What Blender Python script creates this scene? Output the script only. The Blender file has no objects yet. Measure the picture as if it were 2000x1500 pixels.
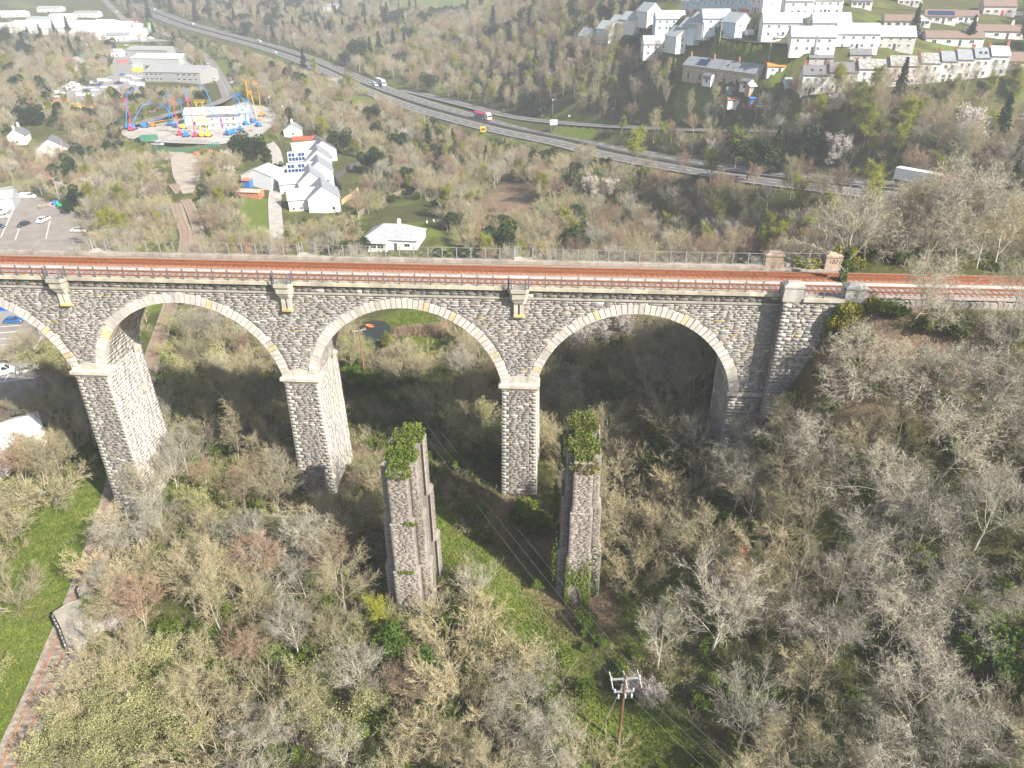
import bpy, bmesh, math, random
import numpy as np
from mathutils import Vector, Matrix
random.seed(7); RS = np.random.RandomState(11)
R_ = math.radians
sc = bpy.context.scene
COL = sc.collection

# ------------------------------------------------------------------ camera, sky, sun, exposure
CP = np.array([5.4, -82.2, 74.0]); FPX = 1435.0
PITCH, YAW, ROLL = R_(30.0), R_(4.4), R_(-0.4)
_F = np.array([-math.sin(YAW)*math.cos(PITCH), math.cos(YAW)*math.cos(PITCH), -math.sin(PITCH)])
_R0 = np.array([math.cos(YAW), math.sin(YAW), 0.0]); _U0 = np.cross(_R0, _F)
_R = _R0*math.cos(ROLL)+_U0*math.sin(ROLL); _U = -_R0*math.sin(ROLL)+_U0*math.cos(ROLL)
cam = bpy.data.cameras.new('camera'); camo = bpy.data.objects.new('camera', cam); COL.objects.link(camo)
cam.sensor_width = 36.0; cam.lens = 36.0*FPX/2000.0; cam.clip_end = 9000; cam.clip_start = 0.5
camo.matrix_world = Matrix(((_R[0], _U[0], -_F[0], CP[0]), (_R[1], _U[1], -_F[1], CP[1]), (_R[2], _U[2], -_F[2], CP[2]), (0, 0, 0, 1)))
sc.camera = camo
SUN_EL, SUN_AZ = R_(37.0), math.atan2(0.80, -0.60)
w = bpy.data.worlds.new('World'); sc.world = w; w.use_nodes = True
nt = w.node_tree; bg = nt.nodes['Background']
sky = nt.nodes.new('ShaderNodeTexSky'); sky.sky_type = 'NISHITA'; sky.sun_disc = False
sky.sun_elevation = SUN_EL; sky.sun_rotation = SUN_AZ; sky.altitude = 100; sky.dust_density = 2.0
nt.links.new(sky.outputs[0], bg.inputs[0]); bg.inputs[1].default_value = 0.07
sl = bpy.data.lights.new('sun', 'SUN'); sl.energy = 5.0; sl.angle = R_(0.5); sl.color = (1.0, 0.94, 0.85)
so = bpy.data.objects.new('sun', sl); COL.objects.link(so)
_ts = Vector((math.sin(SUN_AZ)*math.cos(SUN_EL), math.cos(SUN_AZ)*math.cos(SUN_EL), math.sin(SUN_EL)))
so.rotation_euler = _ts.to_track_quat('Z', 'Y').to_euler(); so.location = (60, -60, 120)
sc.view_settings.view_transform = 'Standard'; sc.view_settings.look = 'None'
sc.view_settings.exposure = 1.22; sc.view_settings.gamma = 1.0; sc.view_settings.use_curve_mapping = False
sc.cycles.max_bounces = 5; sc.cycles.diffuse_bounces = 2; sc.cycles.glossy_bounces = 2
sc.cycles.transmission_bounces = 2; sc.cycles.volume_bounces = 0; sc.cycles.transparent_max_bounces = 4
sc.cycles.use_denoising = True

# ------------------------------------------------------------------ materials
MATS = {}
def _new(name):
    m = bpy.data.materials.new(name); m.use_nodes = True
    n = m.node_tree; b = n.nodes['Principled BSDF']; b.inputs['Specular IOR Level'].default_value = 0.25
    return m, n, b
def _noise(n, scale, detail=4, coord='Object', rough=0.6):
    t = n.nodes.new('ShaderNodeTexNoise'); t.inputs['Scale'].default_value = scale; t.inputs['Detail'].default_value = detail
    t.inputs['Roughness'].default_value = rough
    if coord == 'World':
        g = n.nodes.new('ShaderNodeNewGeometry'); n.links.new(g.outputs['Position'], t.inputs['Vector'])
    else:
        g = n.nodes.new('ShaderNodeTexCoord'); n.links.new(g.outputs['Object'], t.inputs['Vector'])
    return t
def _ramp(n, src, stops):
    r = n.nodes.new('ShaderNodeValToRGB'); e = r.color_ramp.elements
    while len(e) < len(stops): e.new(0.5)
    for k, (p, c) in enumerate(stops):
        e[k].position = p; e[k].color = (*c, 1) if len(c) == 3 else c
    n.links.new(src, r.inputs[0]); return r
def _mix(n, a, b, f, mode='MIX'):
    x = n.nodes.new('ShaderNodeMix'); x.data_type = 'RGBA'; x.blend_type = mode
    for s, v in ((x.inputs[0], f), (x.inputs[6], a), (x.inputs[7], b)):
        if hasattr(v, 'is_output'): n.links.new(v, s)
        else: s.default_value = v if isinstance(v, float) else (*v, 1)
    return x.outputs[2]
def _bump(n, b, src, strength, dist=0.05):
    bp = n.nodes.new('ShaderNodeBump'); bp.inputs['Strength'].default_value = strength; bp.inputs['Distance'].default_value = dist
    n.links.new(src, bp.inputs['Height']); n.links.new(bp.outputs[0], b.inputs['Normal'])
def mat(name, c, rough=0.8, var=0.18, scale=1.5, metallic=0.0, bump=0.0, coord='Object', spec=None):
    if name in MATS: return MATS[name]
    m, n, b = _new(name)
    t = _noise(n, scale, 5, coord)
    lo = tuple(max(0, x*(1-var)) for x in c); hi = tuple(min(1, x*(1+var)) for x in c)
    r = _ramp(n, t.outputs[0], [(0.3, lo), (0.7, hi)])
    n.links.new(r.outputs[0], b.inputs['Base Color'])
    b.inputs['Roughness'].default_value = rough; b.inputs['Metallic'].default_value = metallic
    if spec is not None: b.inputs['Specular IOR Level'].default_value = spec
    if bump: _bump(n, b, t.outputs[0], bump)
    MATS[name] = m; return m
def glass_mat():
    if 'glass' in MATS: return MATS['glass']
    m, n, b = _new('glass'); b.inputs['Base Color'].default_value = (0.03, 0.04, 0.05, 1)
    b.inputs['Roughness'].default_value = 0.08; b.inputs['Specular IOR Level'].default_value = 0.6
    MATS['glass'] = m; return m
def attr_mat(name, noise_scale=3.0, var=0.3, rough=0.9, bump=0.4, stain=0.0, lichen=0.0, attr='tint'):
    if name in MATS: return MATS[name]
    m, n, b = _new(name)
    a = n.nodes.new('ShaderNodeAttribute'); a.attribute_name = attr
    t = _noise(n, noise_scale, 6, 'World')
    r = _ramp(n, t.outputs[0], [(0.25, (1-var,)*3), (0.75, (1+var*0.6,)*3)])
    c = _mix(n, a.outputs[0], r.outputs[0], 1.0, 'MULTIPLY')
    if stain:
        g = n.nodes.new('ShaderNodeNewGeometry'); mp = n.nodes.new('ShaderNodeMapping'); mp.inputs['Scale'].default_value = (0.9, 0.9, 0.10)
        n.links.new(g.outputs['Position'], mp.inputs['Vector'])
        t2 = n.nodes.new('ShaderNodeTexNoise'); t2.inputs['Scale'].default_value = 0.8; t2.inputs['Detail'].default_value = 5
        n.links.new(mp.outputs[0], t2.inputs['Vector'])
        r2 = _ramp(n, t2.outputs[0], [(0.42, (1, 1, 1)), (0.68, (1-stain,)*3)])
        c = _mix(n, c, r2.outputs[0], 1.0, 'MULTIPLY')
    if lichen:
        t3 = _noise(n, 0.9, 6, 'World', 0.7)
        r3 = _ramp(n, t3.outputs[0], [(0.64, (0, 0, 0)), (0.70, (lichen,)*3)])
        c = _mix(n, c, (0.55, 0.38, 0.07), r3.outputs[0])
    n.links.new(c, b.inputs['Base Color']); b.inputs['Roughness'].default_value = rough
    b.inputs['Specular IOR Level'].default_value = 0.15
    if bump: _bump(n, b, _noise(n, 11.0, 4, 'World').outputs[0], bump, 0.02)
    MATS[name] = m; return m
def plant_mat(name, c1, c2, trans=0.0, rough=0.85, objvar=0.35):
    """bark, twigs and leaves: colour varies from plant to plant and from branch to branch"""
    if name in MATS: return MATS[name]
    m, n, b = _new(name)
    oi = n.nodes.new('ShaderNodeObjectInfo'); t = _noise(n, 0.7, 3, 'World')
    base = _ramp(n, t.outputs[0], [(0.35, c1), (0.65, c2)])
    r = _ramp(n, oi.outputs['Random'], [(0.0, (1-objvar, 1-objvar, 1-objvar)), (0.5, (1, 1, 1)), (1.0, (1+objvar*0.8, 1+objvar*0.62, 1+objvar*0.42))])
    c = _mix(n, base.outputs[0], r.outputs[0], 1.0, 'MULTIPLY')
    n.links.new(c, b.inputs['Base Color']); b.inputs['Roughness'].default_value = rough; b.inputs['Specular IOR Level'].default_value = 0.07
    if trans:
        tr = n.nodes.new('ShaderNodeBsdfTranslucent'); n.links.new(c, tr.inputs['Color'])
        ms = n.nodes.new('ShaderNodeMixShader'); ms.inputs[0].default_value = trans
        n.links.new(b.outputs[0], ms.inputs[1]); n.links.new(tr.outputs[0], ms.inputs[2])
        n.links.new(ms.outputs[0], n.nodes['Material Output'].inputs[0])
    MATS[name] = m; return m

# ------------------------------------------------------------------ mesh helpers
def link(name, me, parent=None, loc=None, rz=0.0):
    o = bpy.data.objects.new(name, me); COL.objects.link(o)
    if parent: o.parent = parent
    if loc is not None: o.location = [float(q) for q in loc]
    if rz: o.rotation_euler[2] = rz
    return o
def tag(o, label=None, cat=None, group=None, kind=None):
    if label: o['label'] = label
    if cat: o['category'] = cat
    if group: o['group'] = group
    if kind: o['kind'] = kind
    return o
def thing(name, label, cat, loc=(0, 0, 0), rz=0.0, group=None):
    o = link(name, None, None, loc, rz); o.empty_display_size = 0.5
    return tag(o, label, cat, group)
def np_mesh(name, V, F, material=None, fcol=None, smooth=False, mats=None, midx=None):
    """V (n,3); F list of arrays (m,k)"""
    if not isinstance(F, list): F = [F]
    F = [np.asarray(f, dtype=np.int32) for f in F if len(f)]
    me = bpy.data.meshes.new(name)
    V = np.asarray(V, dtype=np.float32)
    nl = sum(f.size for f in F); nf = sum(len(f) for f in F)
    me.vertices.add(len(V)); me.loops.add(nl); me.polygons.add(nf)
    me.vertices.foreach_set('co', V.ravel())
    me.loops.foreach_set('vertex_index', np.concatenate([f.ravel() for f in F]))
    tot = np.concatenate([np.full(len(f), f.shape[1], np.int32) for f in F])
    st = np.concatenate([[0], np.cumsum(tot)[:-1]]).astype(np.int32)
    me.polygons.foreach_set('loop_start', st)
    me.polygons.foreach_set('loop_total', tot)
    for mm in (mats or ([material] if material else [])): me.materials.append(mm)
    if midx is not None: me.polygons.foreach_set('material_index', np.asarray(midx, np.int32))
    if smooth: me.polygons.foreach_set('use_smooth', np.ones(nf, bool))
    if fcol is not None:
        a = me.attributes.new('tint', 'FLOAT_COLOR', 'FACE')
        c = np.ones((nf, 4), np.float32); c[:, :3] = fcol
        a.data.foreach_set('color', c.ravel())
    me.update(calc_edges=True); me.validate()
    return me
class MB:
    """collects boxes, prisms and tubes; build() links them as one mesh object"""
    def __init__(s): s.v = []; s.f = []; s.c = []; s.m = []; s.col = None; s.mi = 0
    def _add(s, vs, fs):
        k = len(s.v); s.v += [tuple(float(q) for q in p) for p in vs]
        for f in fs: s.f.append(tuple(k+i for i in f)); s.c.append(s.col or (1, 1, 1)); s.m.append(s.mi)
    def hexa(s, b, t):
        s._add(list(b)+list(t), [(3, 2, 1, 0), (4, 5, 6, 7), (0, 1, 5, 4), (1, 2, 6, 5), (2, 3, 7, 6), (3, 0, 4, 7)])
        return s
    def box(s, x0, x1, y0, y1, z0, z1):
        return s.hexa([(x0, y0, z0), (x1, y0, z0), (x1, y1, z0), (x0, y1, z0)], [(x0, y0, z1), (x1, y0, z1), (x1, y1, z1), (x0, y1, z1)])
    def taper(s, b, t, z0, z1):
        (a0, a1, c0, c1), (d0, d1, e0, e1) = b, t
        return s.hexa([(a0, c0, z0), (a1, c0, z0), (a1, c1, z0), (a0, c1, z0)], [(d0, e0, z1), (d1, e0, z1), (d1, e1, z1), (d0, e1, z1)])
    def obox(s, c, sx, sy, sz, rz=0.0, tilt=0.0):
        """box centred at c (base) turned by rz"""
        M = Matrix.Translation(Vector(c)) @ Matrix.Rotation(rz, 4, 'Z') @ Matrix.Rotation(tilt, 4, 'X')
        q = lambda x, y, z: M @ Vector((x, y, z))
        a, b = sx/2, sy/2
        return s.hexa([q(-a, -b, 0), q(a, -b, 0), q(a, b, 0), q(-a, b, 0)], [q(-a, -b, sz), q(a, -b, sz), q(a, b, sz), q(-a, b, sz)])
    def prism(s, poly, z0, z1):
        n = len(poly)
        s._add([(x, y, z0) for x, y in poly]+[(x, y, z1) for x, y in poly],
               [tuple(range(n-1, -1, -1)), tuple(range(n, 2*n))]+[(i, (i+1) % n, n+(i+1) % n, n+i) for i in range(n)])
        return s
    def profile_x(s, poly, x0, x1):
        """polygon in (y,z) extruded along x"""
        n = len(poly)
        s._add([(x0, y, z) for y, z in poly]+[(x1, y, z) for y, z in poly],
               [tuple(range(n)), tuple(range(2*n-1, n-1, -1))]+[((i+1) % n, i, n+i, n+(i+1) % n) for i in range(n)])
        return s
    def profile_y(s, poly, y0, y1):
        """polygon in (x,z) extruded along y"""
        n = len(poly)
        s._add([(x, y0, z) for x, z in poly]+[(x, y1, z) for x, z in poly],
               [tuple(range(n-1, -1, -1)), tuple(range(n, 2*n))]+[(i, (i+1) % n, n+(i+1) % n, n+i) for i in range(n)])
        return s
    def tube(s, p, q, r0, r1=None, n=6, cap=True):
        r1 = r0 if r1 is None else r1
        p, q = Vector(p), Vector(q); d = (q-p)
        if d.length < 1e-6: return s
        z = d.normalized(); x = z.orthogonal().normalized(); y = z.cross(x)
        ring = lambda o, r: [o+(x*math.cos(2*math.pi*i/n)+y*math.sin(2*math.pi*i/n))*r for i in range(n)]
        fs = [(i, (i+1) % n, n+(i+1) % n, n+i) for i in range(n)]
        if cap: fs += [tuple(range(n-1, -1, -1)), tuple(range(n, 2*n))]
        s._add(ring(p, r0)+ring(q, r1), fs); return s
    def poly(s, pts): s._add(pts, [tuple(range(len(pts)))]); return s
    def mesh(s, name, m, smooth=False):
        me = bpy.data.meshes.new(name); me.from_pydata(s.v, [], s.f)
        ms = m if isinstance(m, (list, tuple)) else [m]
        for q in ms: me.materials.append(q)
        if len(ms) > 1: me.polygons.foreach_set('material_index', s.m)
        if s.col is not None:
            a = me.attributes.new('tint', 'FLOAT_COLOR', 'FACE')
            a.data.foreach_set('color', np.array([(*c, 1) for c in s.c], np.float32).ravel())
        if smooth: me.polygons.foreach_set('use_smooth', [True]*len(s.f))
        me.update(); return me
    def build(s, name, m, parent=None, loc=None, rz=0.0, smooth=False):
        return link(name, s.mesh(name, m, smooth), parent, loc, rz)

# ------------------------------------------------------------------ picture point -> direction -> place
def ray(u, v):
    d = _F*FPX+_R*(u-1000)-_U*(v-750); return d/np.linalg.norm(d)
def at_dist(u, v, D):
    d = ray(u, v); k = D/math.hypot(d[0], d[1]); return CP+d*k
def at_z(u, v, z):
    d = ray(u, v); return CP+d*((z-CP[2])/d[2])
def at_y(u, v, y):
    d = ray(u, v); return CP+d*((y-CP[1])/d[1])

# ------------------------------------------------------------------ terrain
ctl = [(-100, 5, .6), (-87, 5, .5), (-70, 0, 1.2), (-59, 0, 2), (-59, 12, 2), (-29, 0, 6.6), (-29, 12, 5.5), (0, 0, 8.2), (0, 12, 7.5), (15, 0, 10), (15, 12, 10), (27, -2, 17), (27, 9, 17), (33, -3.5, 24), (38, -5, 35.5), (42, -4, 38.2),
       (60, -4, 38.4), (100, -4, 38.4), (160, -4, 38.6), (60, 5, 38.7), (100, 5, 38.7), (160, 5, 38.7), (60, 14, 38.5), (40, 14, 37.5), (100, 14, 38.5), (34, 14, 27), (160, 14, 38.7), (230, 5, 40),
       (60, -15, 31), (60, -40, 21), (90, -15, 34), (90, -40, 28), (42, -15, 24), (42, -40, 14), (25, -15, 13), (25, -40, 9), (10, -15, 8.0), (10, -40, 6), (-12, -18, 7.0), (-12, -40, 5), (-35, -20, 4), (-35, -40, 2),
       (-60, -20, 1.5), (-60, -40, 1), (-90, -30, .5), (-120, -20, 1), (10, -70, 4), (60, -70, 18), (-60, -70, 1), (120, -70, 32), (130, -30, 36),
       (-20, 40, 3), (-20, 90, 2), (20, 40, 6), (20, 90, 4), (45, 40, 17), (45, 90, 7), (75, 40, 29), (75, 78, 21), (110, 50, 29), (112, 80, 26), (160, 60, 34), (-60, 40, .6), (-60, 90, .3), (-100, 60, 0), (-100, 120, 0),
       (-150, 60, 0), (-150, 150, 0), (-60, 150, 0), (0, 150, .8), (50, 150, 5), (-180, 230, 0), (-100, 230, 0),
       (-1200, 1500, 60), (0, 1600, 75), (900, 1300, 100), (700, 500, 85), (400, 150, 58), (330, 0, 48), (-500, 100, 6), (-900, 600, 25), (-400, -50, 5), (300, -100, 46), (-1500, 2700, 130), (1500, 2700, 150), (0, 2700, 130)]
for u, v, D in [(370, 250, 388), (320, 155, 560), (150, 85, 800), (40, 40, 960), (250, 200, 455), (1562, 190, 242), (1640, 184, 252), (1331, 164, 280), (1478, 160, 290), (1290, 112, 342),
                (1600, 105, 300), (1400, 22, 375), (1850, 100, 328), (1980, 32, 420), (1950, 152, 298), (1700, 20, 370), (1150, 120, 385),
                (1250, 200, 345), (900, 186, 470), (870, 15, 900), (640, 40, 850), (1100, 15, 520), (950, 80, 560), (620, 340, 300), (750, 440, 225), (460, 330, 305)]:
    p = at_dist(u, v, D); ctl.append(tuple(p))
A_PX = [(262, 8, 30), (310, 28, 26), (364, 49, 22), (440, 70, 17), (525, 93, 12), (610, 122, 8.5), (692, 158, 6), (764, 187, 5), (845, 214, 4.5), (980, 249, 5), (1097, 273, 6.5), (1207, 299, 9), (1350, 325, 13), (1490, 345, 17), (1655, 364, 20.5), (1775, 375, 22.5), (1990, 395, 25), (2250, 425, 27)]
S_PX = [(790, 176, 5.0), (850, 191, 5.0), (914, 207, 5.3), (1010, 230, 6.2), (1125, 243, 10), (1275, 251, 15), (1430, 256, 20), (1610, 255, 26), (1760, 246, 28), (1970, 231, 30), (2250, 205, 33)]
for u, v, z in A_PX+S_PX: ctl.append(tuple(at_z(u, v, z)))
ctl = np.array(ctl, float)
def _tps(d2): return np.where(d2 > 1e-9, d2*np.log(d2+1e-12)*0.5, 0.0)
def _tps_fit(P, lam):
    S = 100.0; xy = P[:, :2]/S; n = len(P)
    K = _tps(((xy[:, None]-xy[None])**2).sum(-1))+lam*np.eye(n)
    Q = np.hstack([np.ones((n, 1)), xy]); A = np.block([[K, Q], [Q.T, np.zeros((3, 3))]])
    return xy, np.linalg.solve(A, np.concatenate([P[:, 2], np.zeros(3)])), S
_xy, _w, _S = _tps_fit(ctl, 0.0015)
def base_h(x, y):
    q = np.stack([np.ravel(x), np.ravel(y)], -1)/_S; out = np.empty(len(q))
    for k in range(0, len(q), 20000):
        z = q[k:k+20000]; d = _tps(((z[:, None]-_xy[None])**2).sum(-1))
        out[k:k+20000] = d@_w[:-3]+_w[-3]+z@_w[-2:]
    return out.reshape(np.shape(x))
def _steps(spec):
    out = [spec[0][0]]
    for a, b, s in spec:
        n = max(1, round((b-a)/s)); out += list(a+(b-a)*(np.arange(1, n+1))/n)
    return np.array(out)
GX = _steps([(-1900, -700, 60), (-700, -440, 14), (-440, -140, 5), (-140, 110, 1.8), (110, 320, 5), (320, 700, 20), (700, 1900, 70)])
GY = _steps([(-160, -60, 6), (-60, 120, 1.8), (120, 480, 4), (480, 720, 6), (720, 1100, 15), (1100, 2800, 70)])
TX, TY = np.meshgrid(GX, GY, indexing='ij')
TZ = base_h(TX, TY)
# gentle lumps
_ph = RS.uniform(0, 6.28, (8, 2))
for k, (wl, a) in enumerate([(41, .35), (27, .3), (17, .2), (11, .14), (230, 1.2)]):
    th = k*1.3; TZ += a*np.sin((TX*math.cos(th)+TY*math.sin(th))*6.28/wl+_ph[k, 0])*np.sin((-TX*math.sin(th)+TY*math.cos(th))*6.28/(wl*1.3)+_ph[k, 1])
def seg_dist(px, py, pts):
    """distance to polyline and the interpolated third coordinate there"""
    best = np.full(np.shape(px), 1e9); zz = np.zeros(np.shape(px))
    for (x0, y0, z0), (x1, y1, z1) in zip(pts[:-1], pts[1:]):
        dx, dy = x1-x0, y1-y0; L = dx*dx+dy*dy+1e-9
        t = np.clip(((px-x0)*dx+(py-y0)*dy)/L, 0, 1)
        d = np.hypot(px-x0-t*dx, py-y0-t*dy); m = d < best
        best = np.where(m, d, best); zz = np.where(m, z0+t*(z1-z0), zz)
    return best, zz
def in_poly(px, py, poly):
    r = np.zeros(np.shape(px), bool); n = len(poly)
    for i in range(n):
        x0, y0 = poly[i][:2]; x1, y1 = poly[(i+1) % n][:2]
        c = (y0 > py) != (y1 > py)
        with np.errstate(divide='ignore', invalid='ignore'):
            r ^= c & (px < (x1-x0)*(py-y0)/(y1-y0+1e-12)+x0)
    return r
def Hb(x, y):
    """height of the terrain sheet"""
    x = np.asarray(x, float); y = np.asarray(y, float)
    i = np.clip(np.searchsorted(GX, x)-1, 0, len(GX)-2); j = np.clip(np.searchsorted(GY, y)-1, 0, len(GY)-2)
    fx = np.clip((x-GX[i])/(GX[i+1]-GX[i]), 0, 1); fy = np.clip((y-GY[j])/(GY[j+1]-GY[j]), 0, 1)
    a = TZ[i, j]*(1-fx)+TZ[i+1, j]*fx; b = TZ[i, j+1]*(1-fx)+TZ[i+1, j+1]*fx
    return a*(1-fy)+b*fy
_tt = np.concatenate([np.arange(25, 400, .5), np.arange(400, 2600, 2.0)])
def hit(u, v):
    """first place where the view direction meets the ground"""
    d = ray(u, v); p = CP[None]+d[None]*_tt[:, None]
    g = p[:, 2]-Hb(p[:, 0], p[:, 1]); k = int(np.argmax(g < 0))
    if g[k] >= 0: k = len(_tt)-1
    a, b = g[k-1], g[k]; f = a/(a-b+1e-12); t = _tt[k-1]+f*(_tt[k]-_tt[k-1])
    return CP+d*t
def hits(pts): return [hit(u, v) for u, v in pts]
def smooth_line(pts, n=8):
    """Catmull-Rom through the points"""
    P = [np.array(p, float) for p in pts]; P = [2*P[0]-P[1]]+P+[2*P[-1]-P[-2]]; out = []
    for k in range(1, len(P)-2):
        a, b, c, d = P[k-1:k+3]
        for t in np.arange(n)/n:
            out.append(0.5*((2*b)+(-a+c)*t+(2*a-5*b+4*c-d)*t*t+(-a+3*b-3*c+d)*t**3))
    out.append(P[-2]); return out
def flatten(line, half, soft, drop=0.0, only_line=True, zz=None):
    """press the terrain to the height of a road or railway line"""
    global TZ
    d, z = seg_dist(TX, TY, line)
    w = np.clip((half+soft-d)/soft, 0, 1); w = w*w*(3-2*w)
    TZ = TZ*(1-w)+(z-drop)*w
def flatten_poly(poly, z, soft, drop=0.0):
    global TZ
    d, _ = seg_dist(TX, TY, [(*p[:2], 0) for p in poly]+[(*poly[0][:2], 0)])
    d = np.where(in_poly(TX, TY, poly), 0, d)
    w = np.clip(1-d/soft, 0, 1); w = w*w*(3-2*w); TZ = TZ*(1-w)+(z-drop)*w
def ribbon(line, half, dz, off=0.0):
    """road strip along a line of (x,y,z)"""
    L = np.array(line)[:, :3]; T = np.gradient(L[:, :2], axis=0); T /= np.linalg.norm(T, axis=1)[:, None]+1e-9
    N = np.stack([-T[:, 1], T[:, 0]], -1)
    a = L.copy(); a[:, :2] += N*(off+half); b = L.copy(); b[:, :2] += N*(off-half)
    a[:, 2] += dz; b[:, 2] += dz; n = len(L)
    V = np.concatenate([a, b]); i = np.arange(n-1)
    return V, np.stack([i+n, i+n+1, i+1, i], -1)

# ------------------------------------------------------------------ roads, railway lines and yards pressed into the terrain
def line_from(pts, n=8, smooth_z=5, zset=None):
    L = np.array(smooth_line([hit(*p)[:2] for p in pts], n)); z = Hb(L[:, 0], L[:, 1])
    for _ in range(smooth_z):
        z2 = z.copy(); z2[1:-1] = (z[:-2]+z[1:-1]+z[2:])/3; z = z2
    if zset is not None: z[:] = zset
    return np.column_stack([L, z])
def resample(L, step):
    s = np.concatenate([[0], np.cumsum(np.linalg.norm(np.diff(L[:, :2], axis=0), axis=1))])
    q = np.arange(0, s[-1], step); return np.column_stack([np.interp(q, s, L[:, k]) for k in range(3)])
A_ROAD = np.array(smooth_line([at_z(*p) for p in A_PX], 8)); SLIP = np.array(smooth_line([at_z(*p) for p in S_PX], 8))
WORKS_ROAD = line_from([(205, 0), (228, 24), (258, 48), (315, 63), (362, 86), (405, 117), (432, 156), (447, 190)], 8, 20)
WORKS_LANE = line_from([(447, 190), (420, 203), (375, 213), (330, 224), (285, 236), (240, 249), (192, 259), (150, 270)], 6, 20)
LANE = line_from([(532, 256), (520, 268), (538, 297), (544, 336), (537, 387), (540, 444), (545, 500)], 6, 20)
RAIL_PX = [(18, 1500), (45, 1430), (66, 1386), (92, 1330), (118, 1268), (165, 1140), (216, 989), (290, 730), (312, 660), (336, 587), (364, 473), (354, 431), (339, 386), (318, 345), (300, 330)]
BRANCH = line_from(RAIL_PX, 8, 60)
_b = resample(BRANCH, 1.0); BRANCH = np.vstack([_b[0]+(_b[0]-_b[6])*2.5, _b])
SIDING = line_from([(330, 590), (356, 520), (389, 470), (375, 413), (357, 383), (339, 360)], 6, 20)
STREET = line_from([(1420, 72), (1480, 82), (1560, 88), (1650, 92), (1760, 84)], 6, 10)
STREET2 = line_from([(1990, 62), (1930, 60), (1870, 36), (1790, 20), (1700, 14)], 6, 10)
# terraces of levelled ground under the house rows
for a_, b_, h_ in (((1331, 163), (1478, 159), 9), ((1562, 189), (1962, 148), 9), ((1328, 28), (1488, 26), 9)):
    A_, B_ = hit(*a_), hit(*b_); flatten([tuple(A_), tuple(B_)], h_, 12, 0.0)
for L, h, s, dr in ((SLIP, 5.0, 7, .3), (A_ROAD, 12.5, 14, .3), (WORKS_ROAD, 5, 8, .2), (WORKS_LANE, 4, 6, .2), (LANE, 2.6, 4, .12), (BRANCH, 2.6, 3, .12), (SIDING, 2.0, 2, .12), (STREET, 4, 4, .2), (STREET2, 4, 5, .2)):
    flatten(L, h, s, dr)
_far = seg_dist(SLIP[:, 0], SLIP[:, 1], A_ROAD)[0] > 16.5; _k0 = int(np.argmax(_far & (np.arange(len(SLIP)) > 20)))
flatten(SLIP[_k0:], 4.2, 5, .3)
flatten([(43.0, 4.5, 38.7), (60, 4.5, 38.75), (240, 4.5, 39.0)], 6.0, 6.0, 0.0)
def poly_from(pts): return [hit(*p) for p in pts]
CARPARK = poly_from([(-40, 366), (60, 384), (112, 398), (165, 424), (192, 441), (178, 474), (150, 520), (110, 622), (92, 650), (62, 694), (-60, 706)])
LOWPARK = poly_from([(-60, 716), (62, 703), (92, 722), (75, 800), (-60, 830)])
YARD = poly_from([(232, 262), (270, 243), (330, 228), (400, 208), (480, 190), (535, 205), (540, 240), (505, 278), (430, 292), (330, 292), (255, 285)])
GRAVEL = poly_from([(330, 293), (398, 300), (388, 345), (378, 378), (358, 384), (338, 345)])
LOT = poly_from([(92, 214), (112, 188), (150, 168), (200, 168), (212, 140), (225, 105), (268, 92), (285, 120), (283, 188), (215, 216)])
LOT2 = poly_from([(132, 112), (165, 108), (185, 150), (150, 156)])
FORECOURT = poly_from([(235, 92), (300, 86), (338, 84), (300, 70), (255, 62), (230, 72)])
for P_, s in ((CARPARK, 6), (LOWPARK, 4), (YARD, 8), (GRAVEL, 6), (LOT, 8), (LOT2, 6), (FORECOURT, 6)):
    flatten_poly(P_, float(np.median([p[2] for p in P_])), s, 0.12)
POND = poly_from([(697, 648), (702, 634), (722, 627), (748, 627), (762, 636), (764, 650), (752, 668), (732, 676), (712, 668)])
pz = float(np.median([p[2] for p in POND]))
flatten_poly(POND, pz, 3, 0.0)
_dp, _ = seg_dist(TX, TY, [(*p[:2], 0) for p in POND]+[(*POND[0][:2], 0)])
TZ = np.where(in_poly(TX, TY, POND), TZ-np.clip(_dp*0.5, 0, 0.9), TZ)

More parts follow.
